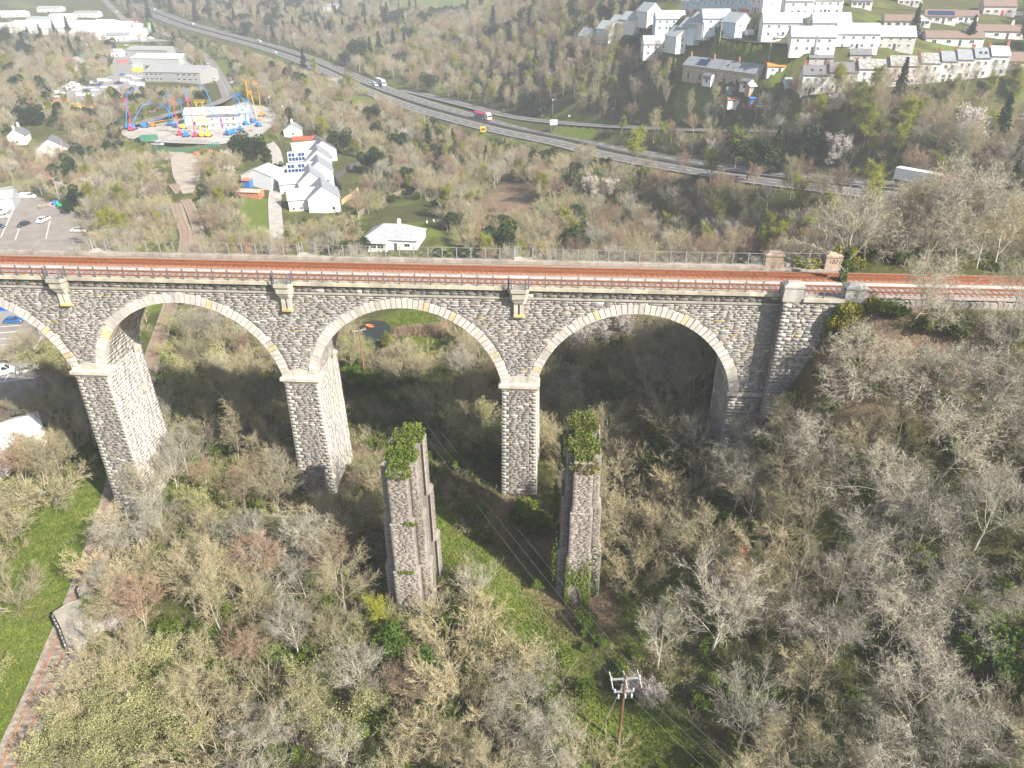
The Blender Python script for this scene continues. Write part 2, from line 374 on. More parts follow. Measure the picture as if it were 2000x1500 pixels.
# terrain sheet
def grass_weight(x, y):
    g = np.zeros(np.shape(x))
    for pts, r in GRASS:
        d, _ = seg_dist(x, y, [(*p[:2], 0) for p in pts]); g = np.maximum(g, np.clip((r*1.35-d)/(r*0.7), 0, 1))
    return g
def earth_weight(x, y):
    g = np.zeros(np.shape(x))
    for pts, r in EARTH:
        d, _ = seg_dist(x, y, [(*p[:2], 0) for p in pts]); g = np.maximum(g, np.clip((r*1.35-d)/(r*0.7), 0, 1))
    return g
GRASS = [(hits([(838, 1005), (880, 1050), (940, 1100), (990, 1150), (1040, 1215), (1080, 1250)]), 3.2), (hits([(690, 790), (770, 770), (850, 762), (880, 735), (855, 690)]), 2.5),
         (hits([(1150, 800), (1190, 850)]), 3.0), (hits([(20, 1240), (60, 1130), (130, 1070), (185, 960)]), 6.5), (hits([(5, 1440), (30, 1330), (80, 1230)]), 4), (hits([(1290, 1150), (1275, 1190)]), 3),
         (hits([(800, 620), (850, 640), (870, 655)]), 4), (hits([(815, 440), (835, 450)]), 5), (hits([(770, 12), (850, 6), (930, 22)]), 45), (hits([(20, 5), (60, 15)]), 10), (hits([(500, 400), (505, 450), (495, 420)]), 6),
         (hits([(800, 650), (845, 690), (860, 700)]), 3), (hits([(1560, 1440), (1640, 1470), (1750, 1490)]), 3), (hits([(1180, 1420), (1290, 1450)]), 4), (hits([(430, 120), (420, 160)]), 7), (hits([(690, 190), (720, 205)]), 9),
         (hits([(1090, 258), (1150, 262)]), 4), (hits([(1020, 232), (1200, 245)]), 5), (hits([(1400, 85), (1520, 92)]), 7), (hits([(1345, 170), (1390, 172)]), 5),
         (hits([(450, 0), (480, 6)]), 25), (hits([(1840, 92), (1900, 92)]), 4), (hits([(605, 287), (640, 285)]), 6), (hits([(210, 95), (250, 98)]), 10), (hits([(335, 575), (300, 600)]), 3.5)]
EARTH = [(hits([(1000, 1010), (1090, 1130), (1140, 1200)]), 4), (hits([(1010, 440), (1000, 400), (950, 420), (1020, 360)]), 10), (hits([(1700, 650), (1800, 640)]), 6), (hits([(700, 880), (720, 930)]), 3), (hits([(1240, 345), (1290, 340)]), 7)]
def terrain_mat():
    m, n, b = _new('ground')
    t1 = _noise(n, 0.05, 5, 'World', 0.65); t2 = _noise(n, 0.55, 6, 'World', 0.7); t3 = _noise(n, 3.5, 5, 'World', 0.7)
    scrub = _ramp(n, t2.outputs[0], [(0.25, (0.04, 0.06, 0.014)), (0.45, (0.075, 0.088, 0.026)), (0.58, (0.105, 0.092, 0.045)), (0.75, (0.075, 0.12, 0.024))])
    grass = _ramp(n, t2.outputs[0], [(0.25, (0.075, 0.115, 0.02)), (0.5, (0.13, 0.18, 0.03)), (0.65, (0.17, 0.165, 0.055)), (0.8, (0.21, 0.23, 0.06))])
    earth = _ramp(n, t2.outputs[0], [(0.3, (0.16, 0.11, 0.07)), (0.7, (0.30, 0.22, 0.15))])
    a = n.nodes.new('ShaderNodeAttribute'); a.attribute_name = 'cover'
    sp = n.nodes.new('ShaderNodeSeparateColor'); n.links.new(a.outputs[0], sp.inputs[0])
    w1 = _ramp(n, t1.outputs[0], [(0.50, (0, 0, 0)), (0.62, (0.75,)*3)])
    c = _mix(n, scrub.outputs[0], grass.outputs[0], w1.outputs[0])
    ad = n.nodes.new('ShaderNodeMath'); ad.operation = 'ADD'; ad.use_clamp = True
    mu = n.nodes.new('ShaderNodeMath'); mu.operation = 'MULTIPLY_ADD'; mu.inputs[1].default_value = 0.9; mu.inputs[2].default_value = -0.45
    n.links.new(t3.outputs[0], mu.inputs[0]); n.links.new(sp.outputs[0], ad.inputs[0]); n.links.new(mu.outputs[0], ad.inputs[1])
    gm = n.nodes.new('ShaderNodeMath'); gm.operation = 'MULTIPLY'; n.links.new(ad.outputs[0], gm.inputs[0]); gm.inputs[1].default_value = 1.0
    g2 = _ramp(n, gm.outputs[0], [(0.35, (0, 0, 0)), (0.65, (1, 1, 1))])
    c = _mix(n, c, grass.outputs[0], g2.outputs[0]); c = _mix(n, c, earth.outputs[0], sp.outputs[1])
    d = _ramp(n, t3.outputs[0], [(0.3, (0.72,)*3), (0.7, (1.15,)*3)]); c = _mix(n, c, d.outputs[0], 1.0, 'MULTIPLY')
    n.links.new(c, b.inputs['Base Color']); b.inputs['Roughness'].default_value = 0.95; b.inputs['Specular IOR Level'].default_value = 0.1
    _bump(n, b, t3.outputs[0], 0.8, 0.25); return m
nx, ny = TX.shape
I, J = np.meshgrid(np.arange(nx-1), np.arange(ny-1), indexing='ij'); q = (I*ny+J).ravel()
tm = np_mesh('ground', np.stack([TX, TY, TZ], -1).reshape(-1, 3), np.stack([q, q+ny, q+ny+1, q+1], -1), terrain_mat(), smooth=True)
_c = np.zeros((nx*ny, 4), np.float32); _c[:, 0] = grass_weight(TX, TY).ravel(); _c[:, 1] = earth_weight(TX, TY).ravel(); _c[:, 3] = 1
_a = tm.attributes.new('cover', 'FLOAT_COLOR', 'POINT'); _a.data.foreach_set('color', _c.ravel())
tag(link('ground', tm), kind='structure')

def tarmac(name, c, scale=0.4, var=0.22):
    if name in MATS: return MATS[name]
    m, n, b = _new(name); t = _noise(n, scale, 6, 'World', 0.65); t2 = _noise(n, 9.0, 3, 'World')
    r = _ramp(n, t.outputs[0], [(0.3, tuple(x*(1-var) for x in c)), (0.7, tuple(x*(1+var) for x in c))])
    r2 = _ramp(n, t2.outputs[0], [(0.3, (0.85,)*3), (0.7, (1.1,)*3)])
    n.links.new(_mix(n, r.outputs[0], r2.outputs[0], 1.0, 'MULTIPLY'), b.inputs['Base Color']); b.inputs['Roughness'].default_value = 0.9
    MATS[name] = m; return m
M_ROAD = tarmac('road_asphalt', (0.15, 0.145, 0.14)); M_LANE = tarmac('lane_asphalt', (0.22, 0.205, 0.185)); M_LOT = tarmac('lot_asphalt', (0.27, 0.24, 0.215), 0.2)
M_YARD = tarmac('yard_concrete', (0.42, 0.39, 0.35), 0.25); M_GRAVEL = tarmac('gravel', (0.40, 0.345, 0.28), 0.5, 0.3)
M_WHITE = mat('marking_paint', (0.75, 0.75, 0.72), 0.7, 0.1)
M_LOTOLD = tarmac('worn_lot', (0.30, 0.29, 0.275), 0.2)
def strip(name, line, half, dz, m, off=0.0, kind='structure'):
    V, F = ribbon(line, half, dz, off); return tag(link(name, np_mesh(name, V, F, m, smooth=True)), kind=kind)
def sheet(name, poly, dz, m, z=None):
    z = float(np.median([p[2] for p in poly])) if z is None else z
    b = MB(); b.poly([(p[0], p[1], z+dz) for p in poly]); o = b.build(name, m); bm = bmesh.new(); bm.from_mesh(o.data)
    bmesh.ops.triangulate(bm, faces=bm.faces[:]); bmesh.ops.recalc_face_normals(bm, faces=bm.faces[:])
    for f in bm.faces:
        if f.normal.z < 0: f.normal_flip()
    bm.to_mesh(o.data); bm.free(); return tag(o, kind='structure')
def dashes(name, line, off, length, gap, w, dz, parent=None):
    L = resample(np.array(line), 1.0); T = np.gradient(L[:, :2], axis=0); T /= np.linalg.norm(T, axis=1)[:, None]+1e-9
    N = np.stack([-T[:, 1], T[:, 0]], -1); V = []; F = []
    k = 0
    while k+length+1 < len(L):
        for i in range(int(length)):
            a, b = k+i, k+i+1; n = len(V)
            for p, s in ((a, -1), (b, -1), (b, 1), (a, 1)):
                V.append((L[p, 0]+N[p, 0]*(off+s*w/2), L[p, 1]+N[p, 1]*(off+s*w/2), L[p, 2]+dz))
            F.append((n+3, n+2, n+1, n) if False else (n, n+1, n+2, n+3))
        k += int(length+gap)
    return tag(link(name, np_mesh(name, V, np.array(F), M_WHITE), parent), kind='structure')
# dual carriageway: two carriageways with a grass median and a safety barrier
OFF = 6.4
for s in (-1, 1):
    r = strip('carriageway', A_ROAD, 4.6, 0.16, M_ROAD, s*OFF)
    strip('road_marking', A_ROAD, 0.12, 0.17, M_WHITE, s*(OFF-3.9)); strip('road_marking', A_ROAD, 0.12, 0.17, M_WHITE, s*(OFF+3.9))
    dashes('road_marking', A_ROAD, s*OFF, 3, 6, 0.28, 0.17)
strip('slip_road', SLIP, 3.6, 0.21, M_ROAD); strip('road_marking', SLIP, 0.14, 0.22, M_WHITE, 3.1); strip('road_marking', SLIP, 0.14, 0.22, M_WHITE, -3.1)
strip('works_road', WORKS_ROAD, 3.8, 0.16, M_LANE); dashes('road_marking', WORKS_ROAD, 0.0, 3, 5, 0.25, 0.17)
strip('works_lane', WORKS_LANE, 3.0, 0.21, M_LANE); strip('lane', LANE, 2.2, 0.15, M_YARD)
strip('street', STREET, 3.2, 0.16, M_ROAD); strip('street', STREET2, 3.2, 0.16, M_ROAD)
sheet('car_park', CARPARK, 0.10, M_LOT); sheet('car_park', LOWPARK, 0.10, M_LOTOLD); sheet('yard', YARD, 0.12, M_YARD); sheet('gravel_track', GRAVEL, 0.10, M_GRAVEL)
sheet('lot', LOT, 0.12, M_LOTOLD); sheet('lot', LOT2, 0.12, M_YARD); sheet('forecourt', FORECOURT, 0.12, M_LOTOLD)
def water_mat():
    m, n, b = _new('pond_water'); b.inputs['Base Color'].default_value = (0.02, 0.025, 0.012, 1); b.inputs['Roughness'].default_value = 0.06
    b.inputs['Specular IOR Level'].default_value = 0.5; t = _noise(n, 1.2, 3, 'World'); _bump(n, b, t.outputs[0], 0.05, 0.02); return m
sheet('pond', POND, -0.12, water_mat(), pz)

# ------------------------------------------------------------------ viaduct
PITCHX, HALF, RAD = 29.0, 12.25, 12.4
ZS, ZC = 26.3, 24.4                      # springing level, arch centre level
RING = 1.2; TOPZ = 39.55; DEPTH = 9.0
PIERS = [-116.0, -87.0, -58.0, -29.0, 0.0]; CROWNS = [-101.5, -72.5, -43.5, -14.5, 14.5]
M_STONE = attr_mat('rubble_stone', 1.3, 0.18, 0.92, 0.1, stain=0.25, lichen=0.35)
M_ASHLAR = attr_mat('ashlar_stone', 1.6, 0.22, 0.9, 0.35, stain=0.25, lichen=0.45)
M_MORTAR = mat('dark_mortar', (0.32, 0.30, 0.275), 0.95, 0.25, 2.0, bump=0.3, coord='World')
M_PALEM = mat('pale_mortar', (0.46, 0.43, 0.385), 0.95, 0.2, 2.0, coord='World')
M_OLDSTONE = attr_mat('old_slate_stone', 2.6, 0.3, 0.92, 0.35, stain=0.3, lichen=0.25)
via = thing('viaduct', 'tall grey rubble stone railway viaduct with pale ringed arches crossing the valley', 'viaduct')
def intr(x):
    """height of the arch underside at x, None inside a pier"""
    for c in CROWNS:
        if abs(x-c) < HALF: return ZC+math.sqrt(RAD*RAD-(x-c)**2)
    return None
X_END = 31.0
def body():
    b = MB(); xs = []
    for c in CROWNS:
        for k in range(33): xs.append(c-HALF+2*HALF*k/32)
    prev = None
    for c in CROWNS:
        X = [c-HALF*math.cos(math.pi*k/40) for k in range(41)]
        Z = [ZC+math.sqrt(max(0.0, RAD*RAD-(x-c)**2)) for x in X]
        for i in range(40):
            a, e, za, ze = X[i], X[i+1], Z[i], Z[i+1]
            b.hexa([(a, 0.06, za), (e, 0.06, ze), (e, DEPTH-.06, ze), (a, DEPTH-.06, za)], [(a, 0.06, 39.2), (e, 0.06, 39.2), (e, DEPTH-.06, 39.2), (a, DEPTH-.06, 39.2)])
    for p in PIERS:
        b.box(p-PITCHX/2+HALF, p+PITCHX/2-HALF, 0.06, DEPTH-.06, ZS, 39.2)
    b.box(CROWNS[-1]+HALF, X_END+.3, 0.06, DEPTH-.06, 8, 39.2)
    b.box(CROWNS[0]-HALF, X_END+.3, 0.06, .5, 39.201, TOPZ-.002); b.box(CROWNS[0]-HALF, X_END+.3, DEPTH-.5, DEPTH-.06, 39.201, TOPZ-.002)
    return b
wall = body().build('spandrel_wall', attr_mat('soffit_stone', 1.2, 0.3, 0.9, 0.4, stain=0.5) if False else M_MORTAR, via)
def stone_mesh(name, rects, prot, P, cols, m):
    """beveled stones: rects (n,4) a0,a1,b0,b1 in the wall plane; P maps (a,b,n) to space"""
    rects = np.asarray(rects, float); n = len(rects); a0, a1, b0, b1 = rects.T
    be = np.minimum(0.02, 0.1*np.minimum(a1-a0, b1-b0)); j = lambda: RS.uniform(-.010, .010, n)
    A = np.stack([a0, a1, a1, a0, a0+be+j(), a1-be+j(), a1-be+j(), a0+be+j()], -1)
    B = np.stack([b0, b0, b1, b1, b0+be+j()*.5, b0+be+j()*.5, b1-be+j()*.5, b1-be+j()*.5], -1)
    pr = np.asarray(prot); k = lambda: RS.uniform(-.0025, .0025, n); N = np.stack([np.full(n, -.10)]*4+[pr+k(), pr+k(), pr+k(), pr+k()], -1)
    V = P(A.ravel(), B.ravel(), N.ravel())
    f = np.array([[4, 5, 6, 7], [0, 1, 5, 4], [1, 2, 6, 5], [2, 3, 7, 6], [3, 0, 4, 7]])
    F = (np.arange(n)[:, None, None]*8+f[None]).reshape(-1, 4)
    return np_mesh(name, V, F, m, fcol=np.repeat(np.asarray(cols), 5, 0))
def rubble_cols(n, dark=1.0, warm=0.5):
    base = np.array([(0.35, 0.325, 0.29), (0.32, 0.305, 0.285), (0.37, 0.34, 0.30), (0.29, 0.28, 0.268), (0.34, 0.30, 0.26), (0.40, 0.375, 0.34)])
    c = base[RS.randint(0, len(base), n)]*RS.uniform(.93, 1.07, (n, 1))*dark
    k = RS.rand(n) < 0.008; c[k] = np.array((0.46, 0.37, 0.17))*RS.uniform(.8, 1.1, (k.sum(), 1))
    k = RS.rand(n) < 0.03; c[k] = np.array((0.56, 0.53, 0.48)); return c
def fill(a0, a1, z0, z1, hmin, hmax, lmin, lmax, blocked=None, gap=0.018):
    out = []; z = z0
    while z < z1-.08:
        h = min(random.uniform(hmin, hmax), z1-z)
        if z1-z-h < .12: h = z1-z
        iv = [(a0, a1)]
        if blocked:
            for lo, hi in blocked(z+h*0.35):
                nv = []
                for p, q in iv:
                    if hi <= p or lo >= q: nv.append((p, q)); continue
                    if lo > p: nv.append((p, lo))
                    if hi < q: nv.append((hi, q))
                iv = nv
        for p, q in iv:
            x = p
            while x < q-.05:
                L = random.uniform(lmin, lmax)*(0.6 if random.random() < .25 else 1)
                if q-x-L < lmin*.5: L = q-x
                L = min(L, q-x)
                if h > .3 and L > .5 and random.random() < .18:      # two thin stones in one course
                    k = random.uniform(.4, .6)*h; out += [(x+gap, x+L-gap, z+gap, z+k-gap), (x+gap, x+L-gap, z+k+gap, z+h-gap)]
                else: out.append((x+gap, x+L-gap, z+gap, z+h-gap))
                x += L
        z += h
    return out
def ring_block(z):
    out = []
    for c in CROWNS:
        r = RAD+RING-.03; d = r*r-(z-ZC)**2
        if d > 0: out.append((c-math.sqrt(d), c+math.sqrt(d)))
    return out
Pfront = lambda a, b, n: np.stack([a, -n, b], -1)
XL = -84.0
sp = fill(XL, X_END+.2, ZS+.9, 38.35, .16, .32, .5, 1.7, ring_block, .006)
band = fill(XL, X_END+.2, 38.62, TOPZ-.02, .3, .42, .6, 1.7)
sp = np.array(sp); area = (sp[:, 1]-sp[:, 0])*(sp[:, 3]-sp[:, 2])
vis = sp[:, 0] > -66
order = np.argsort(-(area*vis)); big, rest = order[:300], order[300:]
scol = rubble_cols(len(sp)); spro = np.where(RS.rand(len(sp)) < .12, RS.uniform(.03, .07, len(sp)), RS.uniform(.0, .025, len(sp)))
for k in big:
    link('stone', stone_mesh('stone', sp[k:k+1], spro[k:k+1], Pfront, scol[k:k+1], M_STONE), wall)
tag(link('rubble_stones', stone_mesh('rubble_stones', sp[rest], spro[rest], Pfront, scol[rest], M_STONE), wall), kind='stuff')
bc = rubble_cols(len(band), 0.55); tag(link('parapet_stones', stone_mesh('parapet_stones', band, RS.uniform(.02, .06, len(band)), Pfront, bc, M_STONE), wall), kind='stuff')
sb = MB(); sb.col = (0.40, 0.37, 0.32)
for k in range(0, 58): sb.box(XL+k*2+.01, XL+k*2+1.99, -.16, .05, 38.37, 38.60)
sb.build('string_course', M_ASHLAR, wall)
# back face of the viaduct
Pback = lambda a, b, n: np.stack([a, DEPTH+n, b], -1)
bs = np.array(fill(XL, X_END+.2, ZS+.9, TOPZ-.02, .45, .7, 1.2, 2.6, ring_block)); tag(link('rear_stones', stone_mesh('rear_stones', bs, RS.uniform(.02, .07, len(bs)), Pback, rubble_cols(len(bs)), M_STONE), wall), kind='stuff')
# arch rings of separate voussoirs, with the soffit behind them
for c in CROWNS[1:]:
    ar = link('arch_ring', None, via, (0, 0, 0))
    th0 = math.acos(HALF/RAD); th0 = math.asin((ZS-ZC)/RAD); n = 54; span = math.pi-2*th0
    for k in range(n):
        a, e = th0+span*k/n+.0012, th0+span*(k+1)/n-.0012
        ro = RAD+RING+random.uniform(-.10, .16); pj = random.uniform(.07, .14); col = np.array((0.62, 0.57, 0.51))*random.uniform(.85, 1.12)
        if random.random() < .05: col = np.array((0.62, 0.52, 0.32))
        q = lambda t, r, y: (c+r*math.cos(t), y, ZC+r*math.sin(t))
        b = MB(); b.col = tuple(col); b.hexa([q(a, RAD-.02, .5), q(e, RAD-.02, .5), q(e, ro, .5), q(a, ro, .5)], [q(a+.002, RAD-.02, -pj), q(e-.002, RAD-.02, -pj), q(e-.002, ro-.03, -pj+random.uniform(-.03, .03)), q(a+.002, ro-.03, -pj+random.uniform(-.03, .03))])
        b.build('voussoir', M_ASHLAR, ar)
    # soffit: courses of long stones around the barrel
    R = []; y = 0.0
    ss = fill(0.5, DEPTH-.02, 0, RAD*span, .5, .8, .8, 1.8, None, .012)
    cc = c
    Ps = lambda a, b, n_, cc=cc: np.stack([cc+(RAD-n_)*np.cos(th0+b/RAD), a, ZC+(RAD-n_)*np.sin(th0+b/RAD)], -1)
    cols = np.array((0.46, 0.43, 0.38))*RS.uniform(.75, 1.15, (len(ss), 1))
    tag(link('soffit_stones', stone_mesh('soffit_stones', ss, RS.uniform(.03, .05, len(ss)), Ps, cols, M_ASHLAR), via), kind='stuff')
# piers
BAT = 0.014
def pier(p, fine=True):
    gz = float(Hb(p, 4.5))-2.5; H = ZS-.75-gz; w0 = PITCHX/2-HALF
    pr = link('pier', None, via, (0, 0, 0)); d = BAT*H
    core = MB(); core.taper((p-w0+.2-d, p+w0-.2+d, 1.7, DEPTH-1.7), (p-w0+.2, p+w0-.2, 1.7, DEPTH-1.7), gz, ZS)
    for y0, y1, s in ((0.06, 1.75, -1), (DEPTH-1.75, DEPTH-.06, 1)):
        core.taper((p-w0+.06-d, p+w0-.06+d, y0-(d if s < 0 else 0), y1+(d if s > 0 else 0)), (p-w0+.06, p+w0-.06, y0, y1), gz, ZS-.05)
    core.col = None; core.build('core', M_PALEM, pr)
    wd = lambda z: w0+BAT*(ZS-.75-z)
    # front face: pale quoins at both edges, rubble between
    Pf = lambda a, b, n: np.stack([p+a*(wd(b)/w0), -(n+BAT*(ZS-.75-b)), b], -1)
    z = gz; rr = []; qq = []; k = 0
    while z < ZS-.78:
        h = min(random.uniform(.5, .62), ZS-.75-z); t = .95 if k % 2 else .6; t2 = .6 if k % 2 else .95
        qq += [(-w0, -w0+t, z+.015, z+h-.015), (w0-t2, w0, z+.015, z+h-.015)]
        if fine: rr += fill(-w0+t+.02, w0-t2-.02, z, z+h, h/2-.02, h/2+.05, .45, 1.4, None, .006)
        else: rr.append((-w0+t+.02, w0-t2-.02, z+.02, z+h-.02))
        z += h; k += 1
    tag(link('rubble_stones', stone_mesh('rubble_stones', rr, RS.uniform(.0, .03, len(rr)), Pf, rubble_cols(len(rr), .85), M_STONE), pr), kind='stuff')
    qc = np.array((0.40, 0.375, 0.33))*RS.uniform(.8, 1.15, (len(qq), 1))
    if fine and p > -60:
        for i in range(len(qq)): link('quoin', stone_mesh('quoin', qq[i:i+1], [.03], Pf, qc[i:i+1], M_ASHLAR), pr)
    else: tag(link('quoin_stones', stone_mesh('quoin_stones', qq, np.full(len(qq), .03), Pf, qc, M_ASHLAR), pr), kind='stuff')
    # the two long sides, recessed between front and rear pilasters
    for s in (-1, 1):
        for y0, y1, rec in ((-.05, 1.75, 0.0), (1.77, DEPTH-1.77, .16), (DEPTH-1.75, DEPTH+.05, 0.0)):
            Pp = lambda a, b, n, s=s, rec=rec, y0=y0: np.stack([p+s*(wd(b)-rec+n), a-(BAT*(ZS-.75-b) if y0 < 0 else 0)*(a < .5), b], -1)
            zt = ZS+.0 if rec else ZS-.75
            rs = fill(y0, y1, gz, zt, .38, .6, .6, 1.5, None, .005)
            c = np.array((0.56, 0.525, 0.475))*RS.uniform(.88, 1.1, (len(rs), 1))
            tag(link('side_stones', stone_mesh('side_stones', rs, RS.uniform(.0, .02, len(rs)), Pp, c, M_ASHLAR), pr), kind='stuff')
    for y0, y1 in ((-.02, 1.75), (DEPTH-1.75, DEPTH+.02)):
        cp = MB(); cp.col = (0.56, 0.51, 0.42); f = -1 if y0 < 1 else 0; g = 1 if y0 > 1 else 0
        for o, za, zb in ((.10, ZS-.78, ZS-.55), (.24, ZS-.55, ZS-.36), (.40, ZS-.36, ZS+.08)):
            cp.box(p-w0-o, p+w0+o, y0-o*(f < 0), y1+o*g+.1*(f < 0)-.1*g, za, zb)
        cp.taper((p-w0-.40, p+w0+.40, y0-.4*(f < 0), y1+.4*g), (p-w0-.02, p+w0+.02, y0+.02*(f < 0), y1-.02*g), ZS+.081, ZS+.30)
        cp.build('cap', M_ASHLAR, pr)
    sd = MB(); sd.col = (0.55, 0.51, 0.44)     # saddle block between the two arch rings
    sd.profile_y([(p-w0+.02, ZS+.2), (p+w0-.02, ZS+.2), (p+w0-.6, ZS+1.0), (p, ZS+1.5), (p-w0+.6, ZS+1.0)], -.045, .5); sd.build('saddle_stone', M_ASHLAR, pr)
    return pr
for p in PIERS[1:]: pier(p, p > -90)
# abutment with two parapet blocks
ab = link('abutment', None, via, (0, 0, 0))
AX0, AX1, AY = 30.9, 40.2, -1.5
b = MB(); b.box(AX0+.06, AX1-.06, AY+.06, .3, 6, TOPZ); b.box(X_END-.2, AX1-.06, .3, DEPTH-.3, 6, TOPZ-.3); b.box(AX0+.06, AX1-.06, DEPTH-.3, DEPTH+1.44, 6, TOPZ); b.build('core', M_MORTAR, ab)
Pa = lambda a, b_, n: np.stack([a, AY-n, b_], -1); z = 12.0; qq = []; rr = []; k = 0
while z < TOPZ-.05:
    h = min(random.uniform(.42, .55), TOPZ-z); t = 1.0 if k % 2 else .6; qq.append((AX0, AX0+t, z+.015, z+h-.015)); rr += fill(AX0+t+.02, AX1, z, z+h, h/2, h+.01, .5, 1.5); z += h; k += 1
tag(link('rubble_stones', stone_mesh('rubble_stones', rr, RS.uniform(.01, .06, len(rr)), Pa, rubble_cols(len(rr), 1.05), M_STONE), ab), kind='stuff')
for i in range(len(qq)): link('quoin', stone_mesh('quoin', qq[i:i+1], [.07], Pa, rubble_cols(1, 1.1), M_STONE), ab)
Pl = lambda a, b_, n: np.stack([AX0-n, a, b_], -1); rs = fill(AY, 0, 12, TOPZ, .35, .5, .6, 1.0)
tag(link('side_stones', stone_mesh('side_stones', rs, RS.uniform(.02, .06, len(rs)), Pl, rubble_cols(len(rs)), M_STONE), ab), kind='stuff')
# springing wall of the last arch, below the abutment face
qq = fill(CROWNS[-1]+HALF, AX0, 8, ZS+.9, .4, .55, .6, 1.3); tag(link('rubble_stones', stone_mesh('rubble_stones', qq, RS.uniform(.02, .09, len(qq)), Pfront, rubble_cols(len(qq)), M_STONE), ab), kind='stuff')
Pi = lambda a, b_, n: np.stack([CROWNS[-1]+HALF-n+.02, a, b_], -1); qq = fill(0, DEPTH, 8, ZS, .4, .6, .7, 1.5); tag(link('side_stones', stone_mesh('side_stones', qq, RS.uniform(.02, .06, len(qq)), Pi, rubble_cols(len(qq)), M_STONE), ab), kind='stuff')
b = MB(); b.col = (0.5, 0.46, 0.39); b.box(CROWNS[-1]+HALF-.25, AX0, -.3, .05, ZS-.5, ZS+.05); b.build('cap', M_ASHLAR, ab)
M_BLOCK = attr_mat('granite_block', 3.0, 0.2, 0.85, 0.25, stain=0.3)
def parapet_block(x0, x1, y0, y1, col):
    b = MB(); b.col = col; b.taper((x0, x1, y0, y1), (x0+.06, x1-.06, y0+.06, y1-.06), TOPZ-.05, 41.15)
    b.taper((x0-.05, x1+.05, y0-.05, y1+.05), (x0-.05, x1+.05, y0-.05, y1+.05), 41.15, 41.35); b.taper((x0-.05, x1+.05, y0-.05, y1+.05), (x0+.5, x1-.5, y0+.45, y1-.45), 41.351, 41.7)
    return b.build('parapet_block', M_BLOCK, ab)
B1 = parapet_block(30.7, 33.0, AY-.12, AY+1.5, (0.42, 0.41, 0.37)); B2 = parapet_block(37.6, 40.0, AY-.12, AY+1.5, (0.45, 0.43, 0.39))
B3 = parapet_block(30.9, 33.2, DEPTH-.1, DEPTH+1.4, (0.40, 0.31, 0.24)); B4 = parapet_block(38.4, 40.8, DEPTH-.1, DEPTH+1.4, (0.44, 0.34, 0.26))
def lettering(txt, size, loc, rot, m, parent, name='lettering', ext=0.012):
    cu = bpy.data.curves.new(name, 'FONT'); cu.body = txt; cu.size = size; cu.extrude = ext; cu.align_x = 'CENTER'; cu.align_y = 'CENTER'
    o = bpy.data.objects.new(name, cu); COL.objects.link(o); bpy.context.view_layer.update()
    me = bpy.data.meshes.new_from_object(o.evaluated_get(bpy.context.evaluated_depsgraph_get())); bpy.data.objects.remove(o)
    me.materials.clear(); me.materials.append(m); r = link(name, me, parent, loc); r.rotation_euler = rot; return r
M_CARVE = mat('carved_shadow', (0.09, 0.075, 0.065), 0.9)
lettering('1881', .78, (39.6, DEPTH-.07, 40.55), (R_(90-2), 0, 0), M_CARVE, B4)
lettering('18', .48, (38.85, AY-.075, 40.85), (R_(88), 0, 0), M_CARVE, B2); lettering('81', .48, (38.8, AY-.09, 40.42), (R_(88), 0, 0), M_CARVE, B2)
# coping stones
M_COPE = attr_mat('coping_stone', 1.5, 0.2, 0.85, 0.25, stain=0.3, lichen=0.3)
cope = link('coping', None, via, (0, 0, 0)); x = XL
while x < X_END:
    L = min(1.95, X_END-x-.2); b = MB(); b.col = tuple(np.array((0.52, 0.47, 0.36))*random.uniform(.85, 1.1)); b.box(x+.012, x+L-.012, -.34, .55, TOPZ, TOPZ+.42); b.build('coping_stone', M_COPE, cope)
    b = MB(); b.col = tuple(np.array((0.36, 0.32, 0.27))*random.uniform(.85, 1.1)); b.box(x+.012, x+L-.012, DEPTH-.55, DEPTH+.3, TOPZ, TOPZ+.40); b.build('coping_stone', M_COPE, cope); x += 1.95
b = MB(); b.col = (0.5, 0.46, 0.37); b.box(33.0, 37.6, AY-.3, AY+.6, TOPZ, TOPZ+.42); b.build('coping_stone', M_COPE, cope)
b = MB(); b.col = (0.38, 0.33, 0.28); b.box(33.2, 38.4, DEPTH+.6, DEPTH+1.4, TOPZ, TOPZ+.42); b.build('coping_stone', M_COPE, cope)
# refuges on brackets over the piers
def refuge(px, side):
    rf = link('refuge', None, via, (px, 0, 0)); Y0 = 0 if side < 0 else DEPTH; s = side
    def slab(w, d, z0, z1, name, col, cut=.35, back=.3):
        b = MB(); b.col = col; pts = [(-w, Y0-s*back), (-w, Y0+s*(d-cut)), (-w+cut, Y0+s*d), (w-cut, Y0+s*d), (w, Y0+s*(d-cut)), (w, Y0-s*back)]
        if s > 0: pts = pts[::-1]
        b.prism(pts, z0, z1); return b.build(name, M_COPE, rf)
    slab(1.25, 1.25, TOPZ+.0, TOPZ+.45, 'platform', (0.46, 0.43, 0.35)); slab(1.12, 1.05, TOPZ-.85, TOPZ-.003, 'block', (0.47, 0.44, 0.35), .35)
    slab(1.0, .85, TOPZ-1.15, TOPZ-.853, 'corbel', (0.55, 0.51, 0.43), .3); slab(.88, .68, TOPZ-1.42, TOPZ-1.153, 'corbel', (0.57, 0.53, 0.45), .25); slab(.78, .52, TOPZ-1.65, TOPZ-1.423, 'corbel', (0.58, 0.54, 0.46), .2)
    for q in (-.36, .36):
        b = MB(); b.col = (0.56, 0.52, 0.45); y0, y1 = sorted((Y0-s*.1, Y0+s*.40)); b.box(q-.24, q+.24, y0, y1, TOPZ-3.15, TOPZ-1.653); b.build('bracket', M_COPE, rf)
    slab(.72, .52, TOPZ-3.45, TOPZ-3.153, 'ledge', (0.60, 0.48, 0.20), .12, .1)
    return rf
for p in PIERS[2:]:
    refuge(p, -1); refuge(p, 1)
